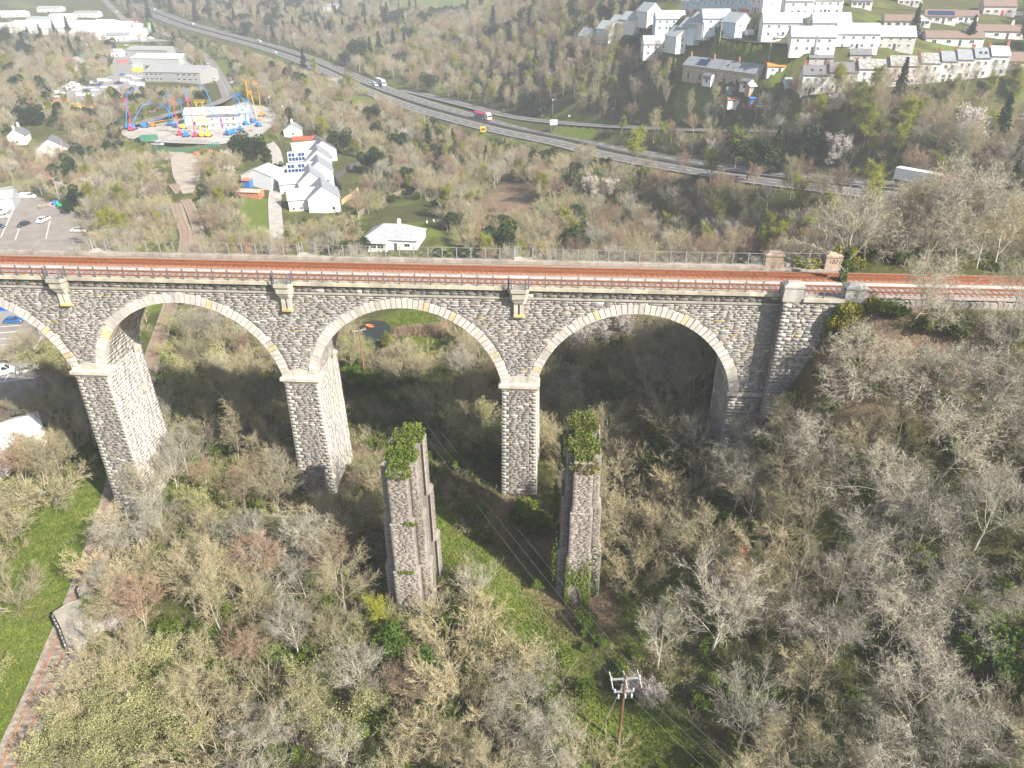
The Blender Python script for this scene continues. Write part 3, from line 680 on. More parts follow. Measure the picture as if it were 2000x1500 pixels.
# deck
def ballast_mat():
    m, n, b = _new('ballast'); t = _noise(n, 7.0, 5, 'World', 0.75); t2 = _noise(n, 0.6, 4, 'World')
    r = _ramp(n, t.outputs[0], [(0.3, (0.14, 0.10, 0.085)), (0.5, (0.36, 0.28, 0.25)), (0.7, (0.52, 0.44, 0.41))])
    g = n.nodes.new('ShaderNodeNewGeometry'); s = n.nodes.new('ShaderNodeSeparateXYZ'); n.links.new(g.outputs['Position'], s.inputs[0])
    # rust dust lies over the far track bed
    rr = _ramp(n, s.outputs[1], [(0.0, (0, 0, 0)), (1.0, (1, 1, 1))]); rr.color_ramp.interpolation = 'EASE'
    mp = n.nodes.new('ShaderNodeMapRange'); mp.inputs[1].default_value = 4.4; mp.inputs[2].default_value = 5.2; n.links.new(s.outputs[1], mp.inputs[0]); n.links.new(mp.outputs[0], rr.inputs[0])
    rust = _ramp(n, t.outputs[0], [(0.3, (0.17, 0.07, 0.032)), (0.7, (0.42, 0.21, 0.11))])
    rs_ = _ramp(n, t2.outputs[0], [(0.3, (0.55,)*3), (0.7, (0.95,)*3)])
    f = _mix(n, rr.outputs[0], rs_.outputs[0], 1.0, 'MULTIPLY'); c = _mix(n, r.outputs[0], rust.outputs[0], f)
    n.links.new(c, b.inputs['Base Color']); b.inputs['Roughness'].default_value = 0.95; _bump(n, b, t.outputs[0], 1.0, 0.08); return m
DX0, DX1 = XL, 175.0
V = []; ysec = [(.5, 39.30), (1.0, 39.36), (1.3, 39.46), (3.6, 39.46), (4.0, 39.40), (4.8, 39.44), (5.1, 39.48), (7.9, 39.48), (8.3, 39.38), (8.6, 39.32)]
xs = np.arange(DX0, DX1, 1.0)
for x in xs:
    for y, z in ysec: V.append((x, y, z+RS.uniform(-.02, .02)))
n_ = len(ysec); ii, jj = np.meshgrid(np.arange(len(xs)-1), np.arange(n_-1), indexing='ij'); q = (ii*n_+jj).ravel()
tag(link('trackbed', np_mesh('trackbed', V, np.stack([q, q+n_, q+n_+1, q+1], -1), ballast_mat())), kind='structure')
M_RAIL = mat('rusty_rail', (0.30, 0.12, 0.06), 0.6, 0.3, 3.0, metallic=0.3); M_RAILTOP = mat('worn_rail_top', (0.42, 0.36, 0.32), 0.35, 0.2, 3.0, metallic=0.7)
M_SLEEPER = mat('rusty_sleeper', (0.30, 0.125, 0.06), 0.9, 0.4, 2.0); M_SLEEPER2 = mat('brown_sleeper', (0.22, 0.15, 0.12), 0.9, 0.35, 2.0); M_OLDSLEEPER = mat('grey_sleeper', (0.24, 0.19, 0.15), 0.95, 0.35, 2.0)
def track(label, yc, zt, rails, sm, msl, step=.72):
    t = thing('railway_track', label, 'railway track')
    for y in rails:
        b = MB(); b.box(DX0, DX1, yc+y-.07, yc+y+.07, zt, zt+.03); b.box(DX0, DX1, yc+y-.02, yc+y+.02, zt+.03, zt+.12); b.box(DX0, DX1, yc+y-.04, yc+y+.04, zt+.12, zt+.17); b.build('rail', M_RAIL, t)
    me = MB().box(-.13, .13, -1.3, 1.3, 0, .16).mesh('sleeper', msl); k = 0; x = -72.0
    while x < 122: link('sleeper', me, t, (x+random.uniform(-.03, .03), yc, zt-.155), random.uniform(-.01, .01)); x += step; k += 1
    return t
track('rust orange railway track along the far side of the viaduct deck', 6.5, 39.52, (-.7175, .7175, -.36, .36), None, M_SLEEPER)
track('brown railway track with pinkish ballast beside the near viaduct railing', 2.45, 39.50, (-.7175, .7175), None, M_SLEEPER2)
b = MB()
for k in range(int(DX0), 120): b.box(k+.01, k+.99, 4.12, 4.5, 39.38, 39.56)
tag(b.build('cable_trough', mat('trough_concrete', (0.55, 0.53, 0.49), 0.8)), 'pale concrete cable trough running between the two deck tracks', 'cable trough')
# railings: posts, rails and braced panels with a ring in the middle
M_IRON = mat('grey_iron', (0.16, 0.17, 0.19), 0.5, 0.2, 3.0, metallic=0.4); M_IRON2 = mat('pale_iron', (0.32, 0.33, 0.33), 0.5, 0.2, 3.0, metallic=0.3)
def panel_mesh(L, H, m):
    b = MB(); r = .014
    b.tube((0, 0, .12), (L, 0, H-.1), r, n=4, cap=False); b.tube((0, 0, H-.1), (L, 0, .12), r, n=4, cap=False)
    c = (L/2, 0, H/2); R = .16
    for k in range(10):
        a, e = 2*math.pi*k/10, 2*math.pi*(k+1)/10; b.tube((c[0]+R*math.cos(a), .02, c[2]+R*math.sin(a)), (c[0]+R*math.cos(e), .02, c[2]+R*math.sin(e)), .018, n=4, cap=False)
    b.tube((0, 0, .12), (L, 0, .12), .018, n=4, cap=False); b.tube((0, 0, H), (L, 0, H), .03, n=6, cap=False); b.tube((0, 0, H*.5), (L, 0, H*.5), .01, n=4, cap=False)
    return b.mesh('panel', m)
def railing(label, pts, m, z, H=1.35):
    t = thing('railing', label, 'railing'); pm = MB().box(-.06, .06, -.06, .06, 0, H+.04).mesh('post', m); cache = {}
    for (x0, y0), (x1, y1) in zip(pts[:-1], pts[1:]):
        D = math.hypot(x1-x0, y1-y0); n = max(1, round(D/1.95)); L = round(D/n, 3); a = math.atan2(y1-y0, x1-x0)
        if L not in cache: cache[L] = panel_mesh(L, H, m)
        for k in range(n):
            p = (x0+(x1-x0)*k/n, y0+(y1-y0)*k/n, z); link('post', pm, t, p, a); link('panel', cache[L], t, p, a)
    link('post', pm, t, (*pts[-1], z)); return t
def rail_path(y, out, x_end):
    pts = [(-83, y)]
    for p in PIERS[2:]: pts += [(p-1.2, y), (p-1.2, out-(.3 if out < 0 else -.3)*-1), (p-.85, out), (p+.85, out), (p+1.2, out-(.3 if out < 0 else -.3)*-1), (p+1.2, y)]
    return pts+[(x_end, y)]
railing('dark grey iron railing with ringed panels along the near edge of the viaduct', rail_path(-.12, -1.1, 30.6), M_IRON, TOPZ+.42)
railing('pale grey iron railing with ringed panels along the rear edge of the viaduct', rail_path(DEPTH+.1, DEPTH+1.1, 30.8), M_IRON2, TOPZ+.40, 1.5)
railing('short iron railing between the two granite parapet blocks', [(33.05, AY+.05), (37.5, AY+.05)], M_IRON, TOPZ+.42)
railing('short pale railing between the rear parapet blocks', [(33.25, DEPTH+1.0), (38.3, DEPTH+1.0)], M_IRON2, TOPZ+.42, 1.3)
# low parapet wall beyond the abutment
pw = thing('parapet_wall', 'low stone wall with rough coping beside the track beyond the abutment', 'wall'); x = 40.3
me_ = []
while x < 150:
    L = random.uniform(.5, 1.0); b = MB(); b.col = tuple(np.array((0.38, 0.34, 0.29))*random.uniform(.75, 1.15)); b.taper((x, x+L-.03, -1.05, -.45), (x+.05, x+L-.08, -1.0, -.5), 38.9, 39.55+random.uniform(-.05, .08)); b.build('coping_stone', M_STONE, pw); x += L
b = MB(); b.col = (0.30, 0.265, 0.225); b.box(40.2, 150, -1.0, -.5, 35.5, 38.95); b.build('wall', M_STONE, pw)
b = MB()
for k in range(28): b.tube((41+k*3.5, -.4, 38.5), (41+k*3.5, -.4, 40.2), .03, n=5)
fr = thing('wire_fence', 'thin metal rail fence above the low stone wall', 'fence'); 
for k in range(28): MB().tube((0, 0, 0), (0, 0, 1.5), .03, n=5).build('post', M_IRON2, fr, (41+k*3.5, -.3, 38.7))
for z in (39.6, 40.15): MB().tube((41, -.3, z), (41+27*3.5, -.3, z), .02, n=4).build('rail', M_IRON2, fr)

# ------------------------------------------------------------------ ruined older piers
def old_pier(name, label, cx, y0, y1, base, top, lean, w_front, ivy):
    t = thing(name, label, 'pier'); cols = []
    H = top-base
    # four slim buttressed legs joined by thinner walls, stepping in towards the top
    stages = [(0.0, .33, 1.0), (.33, .66, .86), (.66, 1.0, .72)]
    core = MB(); core.col = (0.30, 0.27, 0.235); yc = (y0+y1)/2; plan = []
    for a, e, s in stages:
        z0, z1 = base+H*a-(2 if a == 0 else 0), base+H*e; hw = w_front/2*s; dl = (y1-y0)/2*(.92+.08*s); wb = hw*.5
        core.box(cx-wb+.03, cx+wb-.03, yc-dl+1.0, yc+dl-1.0, z0, z1)
        plan.append((z0, z1, hw, dl, wb))
        for f in (-1, 1):
            ye = yc+f*dl; ya, yb = sorted((ye, ye-f*1.2)); core.box(cx-hw*.56+.03, cx+hw*.56-.03, ya+.03, yb-.03, z0, z1-.02)
            core.taper((cx-hw*.56-.02, cx+hw*.56+.02, ya-.02, yb+.02), (cx-hw*.56+.2, cx+hw*.56-.2, ya+.2, yb), z1-.02, z1+.35)
            yc_, yd = sorted((ye-f*1.15, ye-f*2.9)); core.box(cx-hw+.03, cx+hw-.03, yc_+.03, yd-.03, z0, z1-.03)
            core.taper((cx-hw-.02, cx+hw+.02, yc_-.02, yd+.02), (cx-hw+.3, cx+hw-.3, yc_+.1, yd-.1), z1-.03, z1+.4)
    co = core.build('core', M_OLDSTONE, t)
    for z0, z1, hw, dl, wb in plan:
        def face(P, a0, a1):
            rs = fill(a0, a1, z0, z1, .12, .2, .4, 1.1, None, .005); c = np.array([(0.32, 0.285, 0.245), (0.28, 0.25, 0.22), (0.36, 0.32, 0.275)])[RS.randint(0, 3, len(rs))]*RS.uniform(.88, 1.1, (len(rs), 1))
            tag(link('slate_stones', stone_mesh('slate_stones', rs, RS.uniform(.0, .018, len(rs)), P, c, M_OLDSTONE), t), kind='stuff')
        fy = yc-dl
        face(lambda a_, b_, n: np.stack([a_, fy-n, b_], -1), cx-hw*.56, cx+hw*.56)
        face(lambda a_, b_, n: np.stack([a_, fy+1.15-n, b_], -1), cx-hw, cx-hw*.56); face(lambda a_, b_, n: np.stack([a_, fy+1.15-n, b_], -1), cx+hw*.56, cx+hw)
        for sd in (-1, 1):
            for wx, ya, yb in ((hw*.56, fy, fy+1.15), (hw, fy+1.15, fy+3.1), (wb, fy+3.1, yc+dl-3.1), (hw, yc+dl-3.1, yc+dl-1.15), (hw*.56, yc+dl-1.15, yc+dl)): face(lambda a_, b_, n, sd=sd, wx=wx: np.stack([cx+sd*(wx+n), a_, b_], -1), ya, yb)
    return t, co
OPA = old_pier('ruined_pier', 'free-standing ruined stone pier with bright grass growing on its top', -11.5, -21.6, -13.0, 6.6, 27.8, 0, 5.4, True)
OPB = old_pier('ruined_pier', 'free-standing ruined stone pier wrapped in ivy at head and foot', 8.1, -18.8, -9.8, 7.6, 27.8, 0, 5.2, True)

# ------------------------------------------------------------------ houses
M_RENDER = mat('white_render', (0.78, 0.77, 0.73), 0.9, 0.06, 0.6); M_BLUE = mat('pale_blue_render', (0.58, 0.70, 0.74), 0.9, 0.06, 0.6); M_GREYR = mat('grey_render', (0.50, 0.49, 0.46), 0.9, 0.1); M_PINK = mat('pink_render', (0.66, 0.57, 0.53), 0.9, 0.08); M_TAN = mat('tan_stone', (0.44, 0.36, 0.25), 0.95, 0.35, 2.5)
M_SLATE = mat('grey_slate', (0.27, 0.29, 0.31), 0.75, 0.18, 1.2); M_SLATED = mat('dark_slate', (0.17, 0.17, 0.18), 0.75, 0.2, 1.2); M_LICH = mat('lichened_slate', (0.33, 0.32, 0.30), 0.9, 0.55, 0.9); M_TILE = mat('brown_tile', (0.22, 0.155, 0.13), 0.85, 0.2, 1.5); M_PALESL = mat('pale_slate', (0.38, 0.42, 0.43), 0.75, 0.12, 1.2)
M_BRICK = mat('red_brick', (0.36, 0.16, 0.11), 0.9, 0.3, 4); M_PVC = mat('white_frame', (0.8, 0.8, 0.78), 0.5, 0.04); M_SOLAR = mat('solar_cell', (0.02, 0.035, 0.10), 0.15, 0.2, 2, spec=0.6); M_METAL = mat('grey_cladding', (0.46, 0.49, 0.49), 0.6, 0.08, 0.5); M_WHITEROOF = mat('white_sheet_roof', (0.80, 0.80, 0.79), 0.6, 0.05, 0.3)
M_GREENROOF = mat('pale_green_roof', (0.50, 0.57, 0.50), 0.7, 0.08, 0.4); M_FIBRE = mat('fibre_cement', (0.34, 0.34, 0.33), 0.9, 0.15, 0.8); M_RUST = mat('rusty_sheet', (0.45, 0.19, 0.10), 0.85, 0.35, 1.2); M_TIMBER = mat('timber', (0.42, 0.31, 0.20), 0.85, 0.2, 2); M_REDF = mat('red_fence', (0.50, 0.10, 0.06), 0.8, 0.15); M_DGREEN = mat('green_paint', (0.07, 0.23, 0.15), 0.6, 0.15); M_CBLUE = mat('container_blue', (0.06, 0.16, 0.42), 0.6, 0.15)
M_ORANGE = mat('orange_paint', (0.72, 0.26, 0.05), 0.6, 0.1); M_STONEW = mat('garden_wall_stone', (0.45, 0.42, 0.37), 0.9, 0.3, 2)
WIN = {}
def window(parent, x, y, z, w, h, face=-1, axis='x'):
    key = (w, h)
    if key not in WIN:
        f = MB(); t = .09; f.box(-w/2, w/2, -.05, .05, 0, t); f.box(-w/2, w/2, -.05, .05, h-t, h); f.box(-w/2, -w/2+t, -.05, .05, t, h-t); f.box(w/2-t, w/2, -.05, .05, t, h-t); f.box(-.035, .035, -.05, .05, t, h-t); f.box(-w/2-.08, w/2+.08, -.11, .05, -.08, -.003)
        p = MB(); p.box(-w/2+t+.002, w/2-t-.002, -.02, .03, t+.002, h-t-.002); WIN[key] = (f.mesh('window', M_PVC), p.mesh('pane', glass_mat()))
    a, b = WIN[key]; o = link('window', a, parent, (x, y, z), 0 if axis == 'x' and face < 0 else (math.pi if axis == 'x' else (math.pi/2 if face > 0 else -math.pi/2))); link('pane', b, o); return o
def slab(b, p0, p1, p2, p3, t=.16):
    n = (Vector(p1)-Vector(p0)).cross(Vector(p3)-Vector(p0)).normalized()*t
    q = [Vector(p) for p in (p0, p1, p2, p3)]; b.hexa(q, [p+n for p in q])
def house(label, u, v, w, d, he, rh, rot=0.0, wm=None, rm=None, ridge='x', wins=((0.25, 0.75), (0.25, 0.75)), door=.5, chim=(), solar=None, side=True, name='house', group=None, pos=None, cat='house', hip=False, skylight=0, wsz=(1.15, 1.15), cm=None, dm=None):
    p = hit(u, v) if pos is None else np.array(pos); wm = wm or M_RENDER; rm = rm or M_SLATE; t = thing(name, label, cat, p, R_(rot), group); X = w/2
    b = MB(); top = he
    if hip: b.box(-X, X, 0, d, -1.5, he)
    elif ridge == 'x': b.profile_x([(0, -1.5), (d, -1.5), (d, he), (d/2, he+rh), (0, he)], -X, X)
    else: b.profile_y([(-X, -1.5), (X, -1.5), (X, he), (0, he+rh), (-X, he)], 0, d)
    b.build('wall', wm, t); r = MB(); o = .35
    if hip:
        k = min(d, w)/2; A = [(-X-o, -o, he-.02), (X+o, -o, he-.02), (X+o, d+o, he-.02), (-X-o, d+o, he-.02)]; T = [(-X+k*.9, d/2, he+rh), (X-k*.9, d/2, he+rh)]
        for f in ([A[0], A[1], T[1], T[0]], [A[2], A[3], T[0], T[1]]): slab(r, *f)
        r._add([A[1], A[2], T[1]], [(0, 1, 2)]); r._add([A[3], A[0], T[0]], [(0, 1, 2)]); r._add(A, [(3, 2, 1, 0)])
        for q in (([A[1], A[2], T[1]]), ([A[3], A[0], T[0]])): r._add([(x_, y_, z_+.16) for x_, y_, z_ in q], [(0, 1, 2)])
    elif ridge == 'x':
        s = rh/(d/2)*o; slab(r, (-X-.2, -o, he-s), (X+.2, -o, he-s), (X+.2, d/2, he+rh), (-X-.2, d/2, he+rh)); slab(r, (X+.2, d+o, he-s), (-X-.2, d+o, he-s), (-X-.2, d/2, he+rh), (X+.2, d/2, he+rh))
    else:
        s = rh/X*o; slab(r, (X+o, -.2, he-s), (X+o, d+.2, he-s), (0, d+.2, he+rh), (0, -.2, he+rh)); slab(r, (-X-o, d+.2, he-s), (-X-o, -.2, he-s), (0, -.2, he+rh), (0, d+.2, he+rh))
    ro = r.build('roof', rm, t)
    for cx, cy in chim:
        zc = he+rh*(1-abs(cy-d/2)/(d/2)) if ridge == 'x' else he+rh*(1-abs(cx)/X); c = MB(); c.box(cx-.45, cx+.45, cy-.35, cy+.35, zc-.6, zc+1.3); c.box(cx-.52, cx+.52, cy-.42, cy+.42, zc+1.301, zc+1.45); c.tube((cx-.2, cy, zc+1.45), (cx-.2, cy, zc+1.85), .12, .1); c.tube((cx+.2, cy, zc+1.45), (cx+.2, cy, zc+1.85), .12, .1); c.build('chimney', cm or M_BRICK, ro)
    nst = len(wins)
    for k, row in enumerate(wins):
        z = .95+k*(he-.3)/max(1, nst)*1.0 if nst > 1 else .95
        for f in row: window(t, -X+f*w, -.02, z, *wsz)
    if door is not None: MB().box(-.45, .45, -.06, .02, 0, 2.05).build('door', dm or mat('dark_door', (0.08, 0.09, 0.11), .5), t, (-X+door*w, 0, .0))
    if side and he > 4 and ridge == 'x':
        window(t, X+.02, d*.5, he*.55, .8, 1.0, 1, 'y')
    if solar:
        x0, x1, n = solar; dx = (x1-x0)/n; sl_ = math.atan2(rh, d/2)
        for i in range(n):
            for j in range(2):
                m_ = MB(); m_.box(-dx*.46, dx*.46, -.8, .8, .19, .25); s_ = m_.build('solar_panel', M_SOLAR, ro, (x0+dx*(i+.5), d*.13+j*d*.17, he+rh*(.26+j*.34))); s_.rotation_euler[0] = sl_
    for i in range(skylight):
        m_ = MB(); m_.box(-.4, .4, -.5, .5, .19, .25); s_ = m_.build('skylight', glass_mat(), ro, (-X+w*(i+1)/(skylight+1), d*.22, he+rh*.44)); s_.rotation_euler[0] = math.atan2(rh, d/2)
    return t
# stone cottages in a row
def row_of(pL, pR, widths):
    a, b = hit(*pL), hit(*pR); L = math.hypot(b[0]-a[0], b[1]-a[1]); s = sum(widths); out = []; q = 0
    for w_ in widths:
        f = (q+w_/2)/s; P = a+(b-a)*f; P[2] = float(Hb(P[0], P[1])); out.append((P, w_/s*L)); q += w_
    return out, math.degrees(math.atan2(b[1]-a[1], b[0]-a[0]))
SC, sa = row_of((1331, 163), (1478, 159), [1]*6)
zc_ = np.mean([p[2] for p, _ in SC])
feat = ['tan stone cottage with arched doors at the wooded end of its terrace', 'tan stone cottage with six dark solar panels on its roof', 'tan stone cottage with a white lean-to porch', 'tan stone cottage with small roof light next to white porch', 'tan stone cottage with roof light near the terrace end', 'tan stone cottage with white porch at the lane end of its terrace']
for i, (P, w_) in enumerate(SC):
    P[2] = zc_; house(feat[i], 0, 0, w_-.01, 7, 4.9, 2.7, sa, M_TAN, M_SLATE, wins=((.3, .75), (.3, .75)), door=.52, chim=([(w_/2-.02, 3.5)] if i % 2 else ([(-w_/2+.3, 3.5)] if i == 0 else [])), solar=(-w_*.42, w_*.42, 3) if i == 1 else None, skylight=1 if i in (3, 4) else 0, pos=P, side=i == 5, name='cottage', group='stone cottages in one terrace', wsz=(.8, 1.0))
for i, lab in ((2, 'white flat-roofed porch in front of the stone cottages'), (5, 'white porch with grey roof before the end stone cottage')):
    P, w_ = SC[i]; th = R_(sa); house(lab, 0, 0, 4.2, 2.6, 2.4, .7, sa, M_PVC, M_SLATED, wins=((.2, .75),), door=.5, pos=(P[0]+math.sin(th)*2.7, P[1]-math.cos(th)*2.7, P[2]), side=False, name='porch', cat='porch')
WT, wa = row_of((1562, 189), (1962, 148), [50, 54, 58, 56, 36, 28, 30, 28, 32])
tl = [('white end-of-terrace house with two roof lights and dark slate roof', M_RENDER, M_SLATED), ('grey rendered terrace house with three upstairs windows', M_GREYR, M_SLATED), ('white terrace house with lichen-mottled roof and bay window', M_RENDER, M_LICH), ('pinkish terrace house with mottled slate roof', M_PINK, M_LICH), ('white terrace house with pale worn roof beside the pink house', M_RENDER, M_LICH), ('narrow white terrace house with a pale patch on its slates', M_RENDER, M_SLATE), ('white terrace house with plain dark slates and twin stacks', M_RENDER, M_SLATE), ('white terrace house with two square roof lights and glazed porch', M_RENDER, M_SLATE), ('white hip-ended last house of the terrace', M_RENDER, M_PALESL)]
for i, (P, w_) in enumerate(WT):
    house(tl[i][0], 0, 0, w_-.02, 7.5, 6.2, 2.5, wa, tl[i][1], tl[i][2], wins=((.2, .5, .8) if w_ > 8 else (.3, .72),)*2, door=.35, chim=[(w_/2-.3, 3.8)]+([(-w_/2+.5, 3.8)] if i == 0 else []), skylight=2 if i in (0, 7) else 0, pos=P, side=i == 8, group='white terrace houses', wsz=(.9, 1.25))
# the newer estate
E_ = [('white gabled house nearest the wood at the estate edge', 1160, 92, 7, 9, 5, 3.2, 35, M_RENDER, M_PALESL, 'y'), ('low-stepped white gable house with pale blue flank', 1200, 78, 8, 9, 5, 3.2, 40, M_BLUE, M_PALESL, 'y'), ('middle stepped house with grey slate gable in estate row', 1224, 68, 8, 9, 5.2, 3.2, 40, M_RENDER, M_PALESL, 'y'), ('upper stepped house with white rear wall in estate row', 1250, 62, 8, 10, 5.2, 3.2, 40, M_RENDER, M_PALESL, 'y'), ('tall white gable house at the top of the stepped row', 1277, 48, 8, 9, 5.6, 3.4, 30, M_RENDER, M_PALESL, 'y'),
      ('wide pale blue house with four windows per floor', 1308, 62, 13, 8.5, 5.2, 3, 3, M_BLUE, M_PALESL, 'x'), ('white pair of houses split by a dark roof verge', 1287, 111, 14, 8.5, 5.2, 3, 4, M_RENDER, M_PALESL, 'x'), ('broad white gable house facing the stone cottages', 1340, 97, 10, 9, 5, 3.4, 25, M_RENDER, M_PALESL, 'y'), ('pale blue stepped gable house uphill of broad gable', 1368, 80, 8, 9, 5, 3.2, 35, M_BLUE, M_PALESL, 'y'), ('white stepped gable house beside the parking court', 1388, 70, 8, 9, 5, 3.2, 35, M_RENDER, M_PALESL, 'y'),
      ('white house with blue front door and grey gable roof', 1398, 64, 11, 8.5, 5.2, 3, 3, M_BLUE, M_PALESL, 'x'), ('detached pale blue gable house by the green', 1450, 72, 8, 8.5, 5.2, 3, 30, M_BLUE, M_PALESL, 'y'), ('long pale house behind the parked white van', 1528, 75, 15, 8.5, 5.2, 3, -3, M_RENDER, M_PALESL, 'x'), ('white semi-detached pair above the white terrace', 1585, 104, 15, 8.5, 5.2, 3, -4, M_RENDER, M_PALESL, 'x'), ('white house with plain grey roof behind the pair', 1620, 76, 13, 8.5, 5.2, 3, -4, M_RENDER, M_PALESL, 'x'), ('stepped-roof white pair with black verge', 1672, 98, 14, 8.5, 5.2, 3, -5, M_RENDER, M_PALESL, 'x'),
      ('pale grey house half hidden by bare trees', 1745, 98, 13, 8.5, 4.4, 3, -6, M_GREYR, M_PALESL, 'x'), ('small white house at the head of the estate street', 1558, 32, 10, 8, 5.2, 3, -5, M_RENDER, M_PALESL, 'x'), ('white house with narrow window above curved wall', 1610, 30, 12, 8, 5.2, 3, -5, M_RENDER, M_PALESL, 'x')]
for l, u, v, w_, d_, he, rh, rot, wm, rm, rg in E_: house(l, u, v, w_, d_, he, rh, rot, wm, rm, rg, wins=((.15, .38, .62, .85) if w_ > 11 else (.28, .72),)*2, door=.5, group='estate houses', wsz=(.95, 1.1))
TR, ta = row_of((1328, 28), (1488, 26), [1]*7)
for i, (P, w_) in enumerate(TR):
    house(['pale blue hillside terrace house at its wooded end', 'second pale blue hillside terrace house from the wood', 'third pale blue hillside terrace house from the wood', 'middle pale blue hillside terrace house of its row', 'third-last pale blue hillside house before the white one', 'pale blue hillside house adjoining the white end house', 'white end house of the hillside terrace'][i], 0, 0, w_-.02, 8, 5.6, 3, ta, M_BLUE if i < 6 else M_RENDER, M_PALESL, wins=((.3, .7),)*2, door=.5, pos=P, group='hillside terrace houses')
    th = R_(ta); fo = thing('garden_fence', 'orange-brown board fence before the hillside terrace gardens', 'fence', (P[0]+math.sin(th)*4.5, P[1]-math.cos(th)*4.5, float(Hb(P[0]+math.sin(th)*4.5, P[1]-math.cos(th)*4.5))), th, 'hillside garden fences'); bm_ = MB().box(-.17, .17, -.03, .03, 0, 1.7).mesh('board', mat('new_fence', (0.50, 0.22, 0.12), .85, .2))
    for k in range(int(w_*.7/.36)): link('board', bm_, fo, (-w_*.35+k*.36, 0, 0))
B_ = [('brown-roofed white bungalow behind a clipped conical shrub', 1758, 56, 12, 8, 2.7, 1.9, -12, M_RENDER, M_TILE, 'x'), ('white bungalow gable behind a copper-leaved tree', 1797, 52, 7, 9, 2.7, 1.9, -15, M_RENDER, M_TILE, 'y'), ('bungalow with dark solar array over its roof', 1835, 46, 12, 9, 2.7, 2.2, -14, M_RENDER, M_TILE, 'x'), ('brown-roofed bungalow with white garage wing', 1880, 45, 11, 8, 2.7, 1.9, -14, M_RENDER, M_TILE, 'x'), ('long brown-roofed bungalow on the lawn above the terrace', 1862, 90, 20, 8, 2.8, 2.0, -7, M_RENDER, M_TILE, 'x'), ('long brown-roofed bungalow by the dark fir', 1955, 76, 20, 8, 2.8, 2.0, -8, M_RENDER, M_TILE, 'x'), ('house with a red garage door at the hill road', 1950, 30, 13, 8, 3.6, 2.2, -8, M_PINK, M_TILE, 'x'), ('red-brown roofed bungalow adjoining the terrace end', 1990, 138, 20, 8, 2.8, 2.4, -8, M_GREYR, M_TILE, 'x'), ('small white chalet bungalow on the hill crest', 1682, 16, 8, 7, 2.7, 2, -8, M_RENDER, M_SLATED, 'x'), ('grey gabled house beside the hill-crest car', 1775, 12, 10, 8, 4.4, 2.6, -8, M_GREYR, M_SLATED, 'x')]
for i, (l, u, v, w_, d_, he, rh, rot, wm, rm, rg) in enumerate(B_): house(l, u, v, w_, d_, he, rh, rot, wm, rm, rg, wins=((.15, .4, .8),), door=.6, group='hill bungalows', wsz=(1.6, 1.2), solar=(-5, 5, 8) if i == 2 else None, cm=M_RENDER, chim=[(4, 4)] if i in (4, 5) else (), name='bungalow', dm=mat('red_door', (.55, .03, .05), .5) if i == 6 else None)
S_ = [('white annexe with orange tiled roof at the lane', 1515, 145, 6, 5, 2.6, .8, -5, M_RENDER, M_ORANGE, 'annexe'), ('grey slate outbuilding behind the white terrace', 1602, 128, 8, 4, 2.5, 1.2, -4, M_STONEW, M_SLATED, 'outbuilding'), ('gabled stone outbuilding behind the mottled roof', 1678, 123, 7, 4, 2.8, 1.5, -4, M_STONEW, M_SLATED, 'outbuilding'), ('dark green summerhouse with white window', 1429, 188, 4, 3, 2.2, .7, 0, M_DGREEN, M_SLATED, 'summerhouse'), ('grey timber shed with green roof in cottage garden', 1470, 181, 3, 3, 2.2, .8, 20, M_TIMBER, M_GREENROOF, 'shed'), ('low shed with rust-streaked white roof', 1440, 206, 7, 4, 2.0, .5, -3, M_RENDER, M_RUST, 'shed'), ('blue-doored garden store beside parked cars', 1473, 208, 3.5, 3, 2.6, .3, 0, M_CBLUE, M_CBLUE, 'shed'), ('small pale blue shed beside the terrace gable', 1540, 173, 2.5, 3, 2.4, 1, 10, M_BLUE, M_SLATE, 'shed')]
for l, u, v, w_, d_, he, rh, rot, wm, rm, nm in S_: house(l, u, v, w_, d_, he, rh, rot, wm, rm, 'x', wins=((.3,),), door=.7, name=nm, cat=nm, side=False, wsz=(.9, .9))
